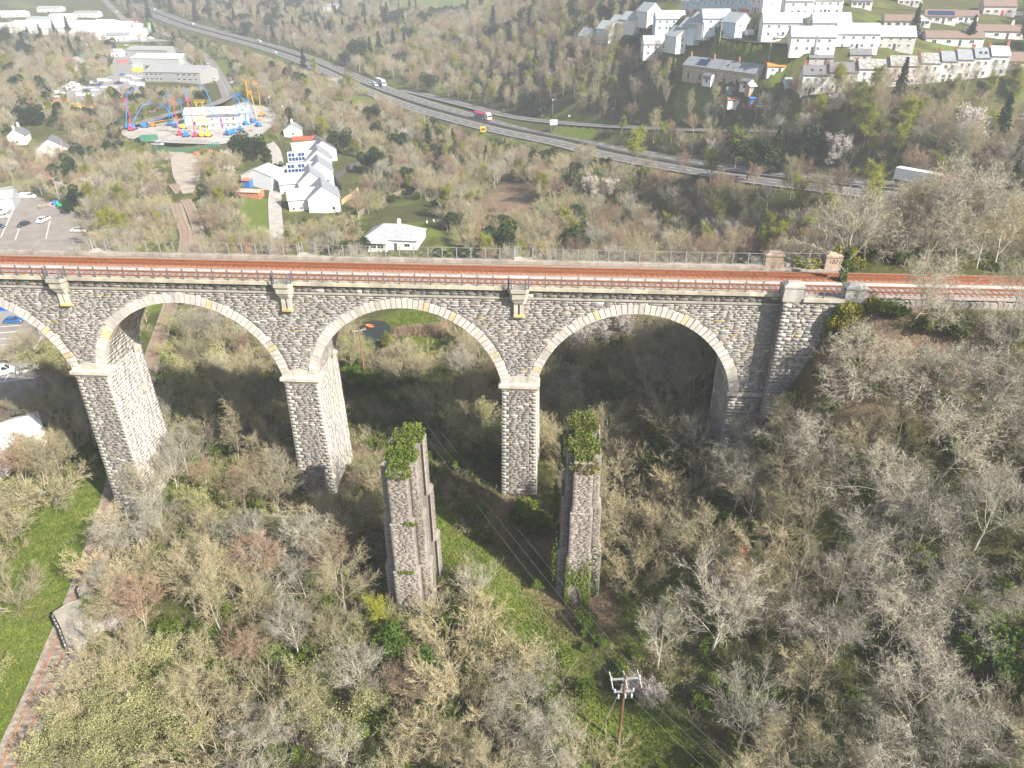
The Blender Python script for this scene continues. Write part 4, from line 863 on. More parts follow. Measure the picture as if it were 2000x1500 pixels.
# houses by the lane
V_ = [('white gabled house with blank end wall closest to the viaduct', 636, 416, 10.5, 13, 5.0, 4.0, 20, M_RENDER, M_SLATE), ('white gabled house tucked behind the blank end wall', 612, 384, 9, 12, 5.0, 3.8, 20, M_RENDER, M_SLATE), ('pale blue gabled house with solar panels by the lane', 628, 362, 9.5, 12, 5.0, 3.8, 20, M_BLUE, M_SLATE), ('gabled house with solar panels next in the lane row', 626, 338, 9.5, 12, 5.0, 3.8, 20, M_RENDER, M_SLATE), ('white house with red ridge tiles at the far end of the lane row', 634, 315, 11, 12, 4.6, 3.8, 28, M_RENDER, M_SLATED)]
for i, (l, u, v, w_, d_, he, rh, rot, wm, rm) in enumerate(V_):
    t = house(l, u, v, w_, d_, he, rh, rot, wm, rm, 'y', wins=((.78,), ()), door=None, group='gabled houses by the lane', side=False)
    b = MB(); X = w_/2; b.profile_x([(3, -1.5), (9.6, -1.5), (9.6, 4.6), (6.3, 7.4), (3, 4.6)], -X-6.5, -X+.5); b.build('wing_wall', wm, t)
    r = MB(); slab(r, (-X-6.8, 2.6, 4.25), (-X+2, 2.6, 4.25), (-X+4, 6.3, 7.45), (-X-6.8, 6.3, 7.45)); slab(r, (-X+2, 10, 4.25), (-X-6.8, 10, 4.25), (-X-6.8, 6.3, 7.45), (-X+4, 6.3, 7.45)); wr = r.build('wing_roof', M_PALESL, t)
    if i in (2, 3):
        for a in range(5):
            for c in range(2):
                if c == 1 and a == 2: continue
                m_ = MB(); m_.box(-.5, .5, -.75, .75, .19, .25); s_ = m_.build('solar_panel', M_SOLAR, wr, (-X-5.9+a*1.25, 3.6+c*1.5, 5.05+c*1.3)); s_.rotation_euler[0] = math.atan2(3.2, 3.7)
    window(t, -X-5, 2.98, .9, 1.1, 1.1); window(t, -X-2.5, 2.98, .9, 1.1, 1.1)
house('white flat-roofed garage with an orange door by the lane', 557, 345, 5, 6, 2.6, .25, 8, M_RENDER, M_PALESL, 'x', wins=((),), door=.55, name='garage', cat='garage', side=False, dm=M_ORANGE)
bg_ = house('white bungalow with grey hipped slate roof beyond the viaduct railing', 763, 488, 15.5, 10.5, 2.9, 3.0, -4, M_RENDER, mat('weathered_slate', (0.36, 0.37, 0.38), .8, .22, 1.2), wins=((.42, .82),), door=.6, chim=[(1.5, 5.5)], cm=M_RENDER, hip=True, name='bungalow', wsz=(1.7, 1.2), side=False)
house('glazed sun room with blue trim on the white bungalow', 737, 492, 5.5, 3.5, 2.6, 1.1, -4, M_RENDER, mat('weathered_slate', (0.36, 0.37, 0.38)), 'x', wins=((.3, .7),), door=None, name='sun_room', cat='extension', side=False, wsz=(2.0, 1.7))
house('grey corrugated barn with an orange rust patch on its roof', 503, 366, 12, 10, 4.2, 2.2, -8, mat('zinc_sheet', (0.55, 0.57, 0.58), .6, .12, 1), M_METAL, 'y', wins=((),), door=None, name='barn', cat='barn', side=False)
P = hit(514, 350); bb = MB(); slab(bb, (0, 0, 0), (3.6, .2, -.7), (3.6, 6.5, -.7), (0, 6.4, 0), .06)
house('low rusty lean-to shed on the grass below the barn', 486, 386, 8, 4, 1.9, .4, -5, M_RUST, mat('rust_streaked_sheet', (0.55, 0.42, 0.36), .8, .35, .8), 'x', wins=((),), door=None, name='lean_to_shed', cat='shed', side=False)
house('white cottage with two white chimneys among trees', 36, 284, 7, 9, 4.2, 2.6, 20, M_RENDER, M_SLATED, 'y', wins=((.5,),), door=None, chim=[(0, .8), (0, 8)], cm=M_RENDER, name='cottage', cat='house', side=False)
house('grey-roofed gabled house with attached garage among trees', 104, 308, 13, 11, 3.6, 4.0, 25, M_RENDER, M_SLATED, 'y', wins=((.3, .7),), door=None, side=False)
house('rust-roofed open shed in the scrub', 95, 352, 7, 5, 2.4, .8, 15, M_RUST, M_RUST, 'x', wins=((),), door=None, name='shed', cat='shed', side=False)
house('small lane cottage with white wall and grey roof beside the red fence', 573, 268, 8, 7, 3.2, 2.6, 15, M_RENDER, M_SLATE, 'y', wins=((.5,),), door=None, chim=[(0, 3)], cm=M_RENDER, name='cottage', side=False)
house('blue-grey garden store beside the corrugated barn', 481, 367, 3, 5, 2.6, .2, -8, M_CBLUE, M_RUST, 'x', wins=((),), door=None, name='store', cat='shed', side=False)
# works buildings
house('grey fibre-roofed warehouse with two rows of white windows', 338, 160, 38, 22, 5.5, 3.0, -6, M_FIBRE, mat('fibre_roof', (0.32, 0.32, 0.32), .9, .12, .5), 'x', wins=((.06, .14, .22, .30, .62, .72, .82, .92),)*2, door=None, name='warehouse', cat='warehouse', side=False, wsz=(2.2, 1.3))
house('white-roofed warehouse behind the grey one', 305, 130, 38, 20, 5.5, 2.2, -6, M_METAL, M_WHITEROOF, 'x', wins=((),), door=None, name='warehouse', cat='warehouse', side=False)
house('old workshop range with patched grey roofs', 288, 110, 36, 18, 4.5, 2.2, -6, M_FIBRE, M_FIBRE, 'x', wins=((),), door=None, name='workshop', cat='workshop', side=False)
for i, (u, v, w_, d_) in enumerate(((60, 68, 90, 40), (110, 62, 100, 36), (165, 66, 80, 34), (205, 78, 60, 26))):
    house(['long white-roofed works shed beside the dark pines', 'biggest white-roofed works shed', 'white-roofed works shed with end canopy', 'white-roofed showroom with dark glazed gable'][i], u, v, w_, d_, 6, 2.5, -4+i*3, M_RENDER, M_WHITEROOF, 'x', wins=((),), door=None, name='works_shed', cat='works shed', side=False)
house('works shed with blue solar-covered roof', 165, 76, 34, 16, 4.5, 2.5, -10, M_METAL, mat('blue_roof', (0.24, 0.36, 0.46), .4, .1), 'x', wins=((),), door=None, name='works_shed', cat='works shed', side=False)
house('pale green-roofed hire depot building in the lift yard', 425, 244, 30, 13, 5.0, 2.2, 13, M_METAL, M_GREENROOF, 'x', wins=((),), door=.15, name='depot', cat='depot', side=False, dm=mat('dark_opening', (.05, .06, .06), .8))
MAG = mat('magenta_door', (0.62, 0.03, 0.12), .5)
for k in range(2):
    P = hit(440, 251); house(['lower white portable cabin with magenta doors in lift yard', 'upper white portable cabin stacked in lift yard'][k], 0, 0, 15, 3, 2.6, .12, 13, M_PVC, M_SLATED if k else M_PVC, 'x', wins=((.15, .6, .8),), door=.42, pos=(P[0], P[1], P[2]+k*2.75), name='portable_cabin', cat='cabin', side=False, dm=MAG)
house('pale green-roofed metal shed at the car park edge', -18, 414, 15, 11, 4.2, 1.2, 26, M_METAL, mat('pale_lime_roof', (0.66, 0.70, 0.60), .7, .06), 'x', wins=((),), door=None, name='metal_shed', cat='shed', side=False)
house('white-walled shed roof end among the trees below the car park', -8, 905, 16, 8, 3.2, 1.6, 40, M_RENDER, M_WHITEROOF, 'x', wins=((),), door=None, name='shed', cat='shed', side=False)
house('cream house wall half hidden behind trees', -4, 130, 12, 9, 6, 3, 30, mat('cream_render', (0.70, 0.66, 0.56), .9), M_TILE, 'x', wins=((.5,),), door=None, side=False)
house('white villa among trees beyond the main road', 645, 24, 16, 10, 6, 2, -5, M_RENDER, M_SLATE, 'x', wins=((.2, .5, .8),)*2, door=None)
for i, (u, v, w_, d_, rm, r) in enumerate(((22, 34, 26, 14, M_WHITEROOF, 10), (78, 46, 30, 14, M_PALESL, -8), (120, 40, 22, 12, M_WHITEROOF, 12), (200, 52, 20, 12, M_WHITEROOF, -12), (232, 80, 18, 12, M_SLATE, 20), (168, 34, 24, 12, M_FIBRE, 5), (95, 24, 26, 12, M_PALESL, 0), (222, 112, 12, 8, M_METAL, 4), (150, 92, 16, 9, M_PALESL, 8), (255, 50, 14, 9, M_TILE, 30))):
    house(['white-roofed unit beside the cream house wall', 'grey-roofed unit behind the long works shed', 'white-roofed unit in the middle of the works strip', 'white-roofed unit facing the works road bend', 'slate-roofed shop by the showroom forecourt', 'fibre-roofed unit at the back of the works strip', 'grey-roofed unit deepest in the works strip', 'small metal unit between lot and warehouse', 'grey-roofed store beside the twin conifers', 'brown-roofed pavilion on the works road verge'][i], u, v, w_, d_, 4.2, 1.6, r, M_RENDER, rm, 'x', wins=((.25, .75),), door=.5, name='works_unit', cat='works unit', side=False, wsz=(2, 1.2))
# containers
def container(label, u, v, m, rot, L=6.0, pos=None, h=2.6, name='container', group=None):
    t = thing(name, label, 'container', hit(u, v) if pos is None else pos, R_(rot), group); b = MB(); b.box(-L/2, L/2, 0, 2.4, 0, h); b.build('body', m, t)
    r = MB()
    for k in range(int(L/.5)): r.box(-L/2+.12+k*.5, -L/2+.36+k*.5, -.04, -.001, .15, h-.15)
    r.build('ribs', m, t); MB().box(-L/2-.05, -L/2-.001, .1, 2.3, .1, h-.1).build('door', m, t); return t
container('green steel container at the lift yard fence', 291, 277, M_DGREEN, 12, 7)
for i, (u, v, m, r, l) in enumerate(((166, 112, M_DGREEN, 70, 'green container first in the line beside the lot'), (175, 128, M_DGREEN, 70, 'green container second in the line beside the lot'), (170, 142, M_DGREEN, 10, 'green container with its end to the lot'), (192, 146, mat('teal_paint', (.18, .42, .38), .6), 5, 'teal flat-topped container under bare trees'), (196, 158, M_DGREEN, 5, 'dark green container behind the van row'), (268, 133, M_METAL, 3, 'grey container beside the yellow skip'), (268, 141, mat('skip_yellow', (.75, .50, .05), .6), 3, 'yellow tarpaulined container at the lot'), (240, 124, mat('skip_red', (.5, .2, .2), .6), 3, 'faded red container near the warehouse'), (120, 205, M_ORANGE, 4, 'orange timber-filled container at the lot edge'))): container(l, u, v, m, r, 7)

# ------------------------------------------------------------------ vehicles
VM = {}
M_TYRE = mat('tyre', (0.03, 0.03, 0.03), .8); M_LAMP = mat('lamp_glass', (0.8, 0.8, 0.78), .2); M_RIM = mat('rim', (0.5, 0.5, 0.5), .4, metallic=.6)
PAINT = {'white': (0.80, 0.80, 0.79), 'black': (0.025, 0.028, 0.035), 'blue': (0.03, 0.13, 0.36), 'silver': (0.50, 0.51, 0.52), 'grey': (0.22, 0.23, 0.24), 'red': (0.50, 0.02, 0.05), 'dark blue': (0.03, 0.05, 0.10), 'yellow': (0.7, 0.5, 0.04)}
def paint(c): return mat('paint_'+c.replace(' ', '_'), PAINT[c], .25, .04, 1, spec=.5)
def veh_meshes(kind, col):
    k = (kind, col)
    if k in VM: return VM[k]
    L, W, H, prof, cab = {'car': (4.2, 1.75, 1.48, [(-2.1, .30), (2.1, .30), (2.12, .55), (2.02, .78), (1.0, .95), (-1.85, 1.0), (-2.1, .85)], [(-1.75, 1.0), (1.05, .95), (.35, 1.45), (-1.25, 1.45)]),
                          'van': (5.0, 1.95, 2.1, [(-2.5, .35), (2.5, .35), (2.52, .8), (2.3, 1.1), (1.55, 1.25), (1.5, 1.3), (-2.45, 1.35), (-2.5, .9)], [(-2.48, 1.3), (1.75, 1.2), (1.0, 2.05), (-2.4, 2.1)]),
                          'pickup': (5.2, 1.85, 1.8, [(-2.6, .45), (2.6, .45), (2.6, .85), (2.4, 1.05), (1.3, 1.15), (-2.55, 1.15), (-2.6, .9)], [(-.75, 1.15), (1.4, 1.12), (.75, 1.78), (-.6, 1.78)])}[kind]
    b = MB(); n = len(prof); V = []
    for y, s in ((-W/2, .985), (-W/2+.12, 1.0), (W/2-.12, 1.0), (W/2, .985)):
        for x, z in prof: V.append((x*s, y, .30+(z-.30)*(1.0 if abs(y) < W/2-.05 else .95)))
    fs = [tuple(range(n)), tuple(range(4*n-1, 3*n-1, -1))]
    for r in range(3):
        for i in range(n): fs.append((r*n+(i+1) % n, r*n+i, (r+1)*n+i, (r+1)*n+(i+1) % n))
    b._add(V, fs)
    body = b.mesh('body', paint(col)); (x0, z0), (x1, z1), (x2, z2), (x3, z3) = cab; w0, w1 = W/2-.08, W/2-.24
    g = MB(); g.hexa([(x0, -w0, z0-.03), (x1, -w0, z1-.03), (x1, w0, z1-.03), (x0, w0, z0-.03)], [(x3, -w1, z3-.02), (x2, -w1, z2-.02), (x2, w1, z2-.02), (x3, w1, z3-.02)]); glass = g.mesh('glazing', glass_mat())
    r = MB(); xb = x3 if kind != 'van' else -2.42
    r.hexa([(x3-.04, -w1-.03, z3-.07), (x2+.06, -w1-.03, z2-.07), (x2+.06, w1+.03, z2-.07), (x3-.04, w1+.03, z3-.07)], [(x3, -w1+.04, z3+.02), (x2-.04, -w1+.04, z2+.02), (x2-.04, w1-.04, z2+.02), (x3, w1-.04, z3+.02)])
    for xa, za, xt, zt in ((x0, z0, x3, z3), ((x0+x1)/2-.05, (z0+z1)/2, (x2+x3)/2-.1, z2), (x1, z1, x2, z2)):
        for s in (-1, 1): r.tube((xa, s*(w0+.01), za-.03), (xt, s*(w1+.01), zt-.03), .05, n=4)
    if kind == 'van': r.hexa([(x0-.01, -w0-.03, z0), (.35, -w0-.03, z0-.05), (.35, w0+.03, z0-.05), (x0-.01, w0+.03, z0)], [(x3-.01, -w1-.05, z3), (.3, -w1-.05, z3-.02), (.3, w1+.05, z3-.02), (x3-.01, w1+.05, z3)])
    roof = r.mesh('roof', paint(col)); wh = MB(); wh.tube((0, -.11, 0), (0, .11, 0), .33, n=12); wheel = wh.mesh('wheel', M_TYRE); rm = MB(); rm.tube((0, -.12, 0), (0, .12, 0), .19, n=8); rim = rm.mesh('rim', M_RIM); lp = MB(); lp.box(-.06, .06, -.2, .2, -.08, .08); lamp = lp.mesh('headlight', M_LAMP)
    bed = None
    if kind == 'pickup': q = MB(); q.box(-2.5, -.8, -W/2+.1, W/2-.1, 1.152, 1.17); bed = q.mesh('load_bed', mat('bed_liner', (.08, .08, .08), .8))
    VM[k] = (body, glass, roof, wheel, rim, lamp, bed, L, W); return VM[k]
def vehicle(kind, col, label, u=None, v=None, rot=0.0, pos=None, group=None, dz=.12):
    """rot: heading in degrees, 0 = +X"""
    body, glass, roof, wheel, rim, lamp, bed, L, W = veh_meshes(kind, col); p = np.array(hit(u, v) if pos is None else pos, float); p[2] += dz
    t = thing({'car': 'car', 'van': 'van', 'pickup': 'pickup_truck'}[kind], label, {'car': 'car', 'van': 'van', 'pickup': 'pickup'}[kind], p, R_(rot), group); link('body', body, t); link('glazing', glass, t); link('roof', roof, t)
    if bed: link('load_bed', bed, t)
    for x in (-L*.31, L*.32):
        for y in (-W/2+.1, W/2-.1): w_ = link('wheel', wheel, t, (x, y, .33)); link('rim', rim, w_)
    for y in (-W/2+.28, W/2-.28): link('headlight', lamp, t, (L/2-.06, y, .68))
    return t
def road_dir(L, p):
    L = np.array(L); k = int(np.argmin(np.hypot(L[:, 0]-p[0], L[:, 1]-p[1]))); k = min(max(k, 1), len(L)-2); d = L[k+1]-L[k-1]; return math.degrees(math.atan2(d[1], d[0])), L[k], np.array([-d[1], d[0], 0])/math.hypot(d[0], d[1])
def on_road(u, v, L, off, rev=False):
    p = hit(u, v); a, c, n = road_dir(L, p); q = c+n*off; q[2] += .16; return q, a+(180 if rev else 0)
# lane sides: the far carriageway runs towards the camera
q, a = on_road(1128, 297, A_ROAD, -8.0, True); vehicle('car', 'white', 'white car alone on the near carriageway of the main road', pos=q, rot=a, dz=.03)
q, a = on_road(739, 168, A_ROAD, 4.6); vehicle('van', 'white', 'white van overtaking the blue lorry', pos=q, rot=a, dz=.03)
q, a = on_road(533, 82, A_ROAD, 6.5); vehicle('van', 'white', 'white van approaching on the far carriageway under the tall sign', pos=q, rot=a, dz=.03)
q, a = on_road(547, 106, A_ROAD, -8, True); vehicle('car', 'white', 'white car passing behind the dark pine on the main road', pos=q, rot=a, dz=.03)
q, a = on_road(366, 50, A_ROAD, 6); vehicle('van', 'white', 'white van on the main road above the gorse bank', pos=q, rot=a, dz=.03)
q, a = on_road(290, 22, A_ROAD, 6); vehicle('van', 'white', 'white van at the furthest stretch of main road', pos=q, rot=a, dz=.03)
def lorry(label, pos, rot, cab, trailer, kind, group=None):
    t = thing('lorry', label, 'lorry', pos, R_(rot), group); c = MB(); c.hexa([(4.3, -1.22, .7), (6.5, -1.22, .7), (6.5, 1.22, .7), (4.3, 1.22, .7)], [(4.3, -1.2, 3.2), (6.3, -1.2, 3.0), (6.3, 1.2, 3.0), (4.3, 1.2, 3.2)]); c.hexa([(4.25, -1.15, 3.2), (6.0, -1.15, 3.05), (6.0, 1.15, 3.05), (4.25, 1.15, 3.2)], [(4.25, -1.1, 3.85), (5.2, -1.1, 3.8), (5.2, 1.1, 3.8), (4.25, 1.1, 3.85)]); cb = c.build('cab', paint(cab), t)
    MB().hexa([(6.46, -1.05, 1.9), (6.53, -1.05, 1.9), (6.53, 1.05, 1.9), (6.46, 1.05, 1.9)], [(6.33, -1.0, 2.8), (6.40, -1.0, 2.8), (6.40, 1.0, 2.8), (6.33, 1.0, 2.8)]).build('windscreen', glass_mat(), cb)
    for s in (-1, 1): MB().box(5.3, 6.2, s*1.225-.02, s*1.225+.02, 1.9, 2.7).build('side_window', glass_mat(), cb); MB().box(6.5, 6.56, s*.85-.2, s*.85+.2, .85, 1.1).build('headlight', M_LAMP, cb)
    MB().box(6.4, 6.6, -1.2, 1.2, .45, .8).build('bumper', paint('red') if kind == 'tipper' else paint('white'), cb)
    MB().box(-6.3, 5.2, -.5, .5, .7, 1.0).build('chassis', M_TYRE, t)
    if kind == 'tipper':
        b = MB(); b.hexa([(-6.4, -1.05, 1.1), (3.6, -1.05, 1.1), (3.6, 1.05, 1.1), (-6.4, 1.05, 1.1)], [(-6.7, -1.25, 2.9), (3.9, -1.25, 2.9), (3.9, 1.25, 2.9), (-6.7, 1.25, 2.9)]); b.build('body', mat('tipper_grey', (.20, .19, .19), .5), t); r = MB()
        for k in range(10): r.profile_x([(-1.24, 2.905), (1.24, 2.905), (.9, 3.15+.0), (0, 3.28), (-.9, 3.15)], -6.6+k*1.04, -6.6+k*1.04+1.0)
        r.build('sheet_cover', mat('crimson_sheet', (.58, .02, .12), .5), t); MB().box(3.62, 4.0, -1.2, 1.2, 1.2, 3.1).build('headboard', paint('white'), t)
        b = MB(); b.box(-5.4, -4.9, -1.262, -1.23, 1.9, 2.5); b.box(-4.7, -4.3, -1.262, -1.23, 1.9, 2.5); b.box(-4.1, -3.7, -1.262, -1.23, 1.9, 2.5); b.build('lettering', M_LAMP, t)
    else:
        b = MB(); b.box(-6.6, 4.0, -1.25, 1.25, 1.15, 3.95); b.build('body', trailer, t); MB().box(-6.62, 4.02, -1.27, 1.27, 3.951, 4.05).build('roof', M_PVC, t)
        if kind == 'curtain':
            b = MB()
            for k, (x, w_) in enumerate(((-4.6, 1.2), (-2.6, 1.4), (-.4, 1.2))):
                for s in (-1, 1): b.box(x, x+w_, s*1.255-.006, s*1.255+.006, 2.3, 3.3)
            b.build('lettering', M_LAMP, t)
    wm = MB().tube((0, -.16, 0), (0, .16, 0), .5, n=12).mesh('wheel', M_TYRE); rm = MB().tube((0, -.17, 0), (0, .17, 0), .26, n=8).mesh('rim', M_RIM)
    for x in (-5.6, -4.3, -3.0, 3.0, 5.6):
        for y in (-1.05, 1.05): w_ = link('wheel', wm, t, (x, y, .5)); link('rim', rm, w_)
    return t
q, a = on_road(950, 232, A_ROAD, 4.8); lorry('articulated tipper lorry with crimson sheeted grey body and white cab', q, a, 'white', None, 'tipper')
q, a = on_road(757, 168, A_ROAD, 8.2); lorry('blue curtain-sided lorry with white cab on the main road', q, a, 'white', mat('curtain_blue', (.10, .30, .46), .5), 'curtain')
q, a = on_road(1810, 368, A_ROAD, 6.0); lorry('white box lorry glimpsed through trees on the main road', q, a, 'red', M_PVC, 'box')
for i, (u, v, k, c) in enumerate(((398, 116, 'car', 'dark blue'), (403, 122, 'car', 'grey'), (408, 129, 'van', 'white'), (412, 136, 'car', 'silver'), (414, 142, 'car', 'dark blue'), (417, 148, 'car', 'white'), (419, 153, 'car', 'grey'), (423, 160, 'van', 'white'))):
    p = hit(u, v); a, cc, n = road_dir(WORKS_ROAD, p); vehicle(k, c, [f'dark blue car heading the verge row by the works road', 'grey car second in the verge row by the works road', 'white van among the cars parked on the works road verge', 'silver car parked just past the verge-row van', 'dark blue car amid the verge row', 'white car amid the verge row', 'grey car next to the end van of the verge row', 'white van ending the verge row by the works road'][i], pos=(*(cc+n*-3.2)[:2], cc[2]), rot=a, group='vehicles parked along the works road')
for i, (u, v, c) in enumerate(((446, 147, 'black'), (451, 156, 'grey'), (453, 163, 'silver'))): vehicle('car', c, f'{c} car on the wooded side of the works road', u, v, rot=110, group='cars on the wooded side of the works road')
vehicle('van', 'white', 'white van with blue lettering by the car park fence', 56, 388, 10); MB().box(-1.2, .1, -.996, -.985, 1.35, 1.6).build('lettering', paint('blue'), COL.objects[-1]) if False else None
vehicle('car', 'black', 'black car standing alone in the car park', 47, 442, -102); wv = vehicle('pickup', 'white', 'white pickup with its door open in the car park', 86, 434, -92)
dd_ = MB().box(0, 1.0, -.03, .03, .5, 1.5).build('open_door', paint('white'), wv, (.8, -.95, 0), R_(-110))
for i, (u, v) in enumerate(((6, 408), (1, 417), (7, 426))): vehicle('car', 'white', ['white car first in the marked car park bays', 'white car second in the marked car park bays', 'white car third in the marked car park bays'][i], u, v, 5, group='white cars in the car park bays')
vehicle('car', 'dark blue', 'dark blue car at the end of the car park bays', -3, 446, 5); vehicle('car', 'blue', 'bright blue hatchback parked against the grey fence', 28, 631, 6); vehicle('van', 'white', 'white van in the lower car park by the kerb rail', 4, 733, 35); vehicle('car', 'silver', 'silver car half under the bushes in the lower car park', 56, 727, 35)
vehicle('pickup', 'silver', 'silver pickup on the track outside the lift yard', 309, 285, -8); vehicle('car', 'dark blue', 'dark car beside the lift yard fence', 274, 276, -20); vehicle('pickup', 'white', 'white flatbed pickup on the lane forecourt', 562, 372, 5); vehicle('car', 'black', 'black car on the lane forecourt', 562, 362, 5); vehicle('car', 'dark blue', 'dark blue car next to the lane garage', 565, 355, 5)
tw = vehicle('pickup', 'white', 'white tipper truck with folded loader crane in the car park', 156, 454, 180)
c = MB(); c.tube((1.2, 0, 1.2), (1.2, 0, 3.0), .12); c.tube((1.2, 0, 3.0), (-.6, 0, 2.6), .1); c.tube((-.6, 0, 2.6), (.5, 0, 2.0), .08); c.build('loader_crane', M_IRON, tw)
LOTV = [(96, 203, 'car', 'blue'), (101, 197, 'van', 'black'), (108, 191, 'car', 'white'), (118, 184, 'van', 'white'), (124, 178, 'van', 'white'), (132, 174, 'van', 'white'), (139, 170, 'van', 'white'), (147, 167, 'van', 'white'), (185, 165, 'van', 'silver'), (195, 168, 'car', 'blue'), (200, 160, 'van', 'white'), (210, 160, 'van', 'white'), (177, 173, 'car', 'silver'), (170, 180, 'car', 'dark blue'), (186, 178, 'car', 'white'), (160, 188, 'van', 'white'), (176, 190, 'van', 'white'), (190, 186, 'car', 'silver'), (232, 165, 'pickup', 'dark blue'), (262, 166, 'van', 'white'), (275, 168, 'van', 'white'), (268, 156, 'van', 'white'), (278, 150, 'car', 'silver'), (250, 108, 'van', 'white'), (243, 104, 'car', 'white'), (262, 68, 'car', 'silver'), (268, 74, 'car', 'white'), (288, 76, 'car', 'silver'), (296, 77, 'van', 'white'), (300, 88, 'car', 'dark blue'), (312, 88, 'car', 'grey'), (205, 172, 'car', 'white'), (215, 176, 'car', 'silver'), (222, 172, 'car', 'white'), (150, 178, 'car', 'white'), (158, 174, 'van', 'white'), (245, 160, 'van', 'white'), (252, 150, 'car', 'white'), (240, 148, 'car', 'blue'), (255, 70, 'car', 'white'), (275, 70, 'car', 'white'), (280, 80, 'van', 'white'), (246, 90, 'car', 'silver')]
for i, (u, v, k, c) in enumerate(LOTV): vehicle(k, c, f'{c} {k} parked in the works lot' if v > 140 else f'{c} {k} parked by the showroom forecourt', u, v, 12+(i % 3)*4 if v > 140 else 60, group=f'{c} {k}s in the works lot' if v > 140 else f'{c} {k}s by the showroom')
for i, (u, v, k, c, l) in enumerate(((1468, 71, 'van', 'white', 'white camper van by the estate green'), (1523, 76, 'car', 'white', 'white car before the long pale estate house'), (1412, 68, 'car', 'dark blue', 'dark car in the estate parking court'), (1428, 67, 'car', 'grey', 'grey car in the estate parking court'), (1860, 48, 'car', 'silver', 'silver car on a bungalow drive'), (1783, 66, 'car', 'white', 'white car below the conical shrub bungalow'), (1800, 68, 'car', 'dark blue', 'dark car parked beside the lawn bungalow'), (1488, 211, 'car', 'white', 'white car behind the cottage gardens'), (1472, 212, 'car', 'red', 'red car behind the cottage gardens'), (1985, 32, 'car', 'silver', 'silver car on the hill road'), (1790, 8, 'car', 'white', 'white car on the hill crest drive'), (228, 24, 'car', 'white', 'white car climbing the works road bend'), (1275, 55, 'car', 'black', 'black car between the estate gables'))): vehicle(k, c, l, u, v, (20, 5, 30, 30, -10, 10, 10, 0, 0, 160, 0, -60, 0)[i])
# boom lifts
LC = {'blue': (0.03, 0.22, 0.60), 'red': (0.75, 0.05, 0.14), 'orange': (0.85, 0.32, 0.03), 'yellow': (0.85, 0.58, 0.05)}
def boom_lift(label, u, v, c, rot, segs, group='boom lifts in the hire yard', cage=True):
    m = mat('lift_'+c, LC[c], .45, .08); t = thing('boom_lift', label, 'boom lift', hit(u, v)+np.array((0, 0, .12)), R_(rot), group)
    b = MB(); b.box(-1.5, 1.5, -.9, .9, .45, .9); b.build('chassis', m, t); wm = MB().tube((0, -.18, 0), (0, .18, 0), .45, n=10).mesh('wheel', M_TYRE)
    for x in (-1.1, 1.1):
        for y in (-1.0, 1.0): link('wheel', wm, t, (x, y, .45))
    b = MB(); b.box(-1.9, .6, -.7, .7, .9, 2.0); b.build('turret', m, t); p = Vector((-1.0, 0, 1.9))
    for k, (L, el) in enumerate(segs):
        q = p+Vector((math.cos(R_(el)), 0, math.sin(R_(el))))*L; MB().tube(p, q, .22-.03*k, .18-.03*k, n=4).build('boom', m, t); p = q
    if cage:
        b = MB(); x, z = p.x, p.z; b.box(x-.1, x+.9, -1.0, 1.0, z-.2, z-.1)
        for xx in (x-.1, x+.9):
            for yy in (-1, 0, 1): b.tube((xx, yy, z-.1), (xx, yy, z+1.0), .03, n=4)
        for zz in (z+.5, z+1.0): b.tube((x-.1, -1, zz), (x+.9, -1, zz), .03, n=4); b.tube((x-.1, 1, zz), (x+.9, 1, zz), .03, n=4); b.tube((x-.1, -1, zz), (x-.1, 1, zz), .03, n=4); b.tube((x+.9, -1, zz), (x+.9, 1, zz), .03, n=4)
        b.build('basket', m, t)
    return t
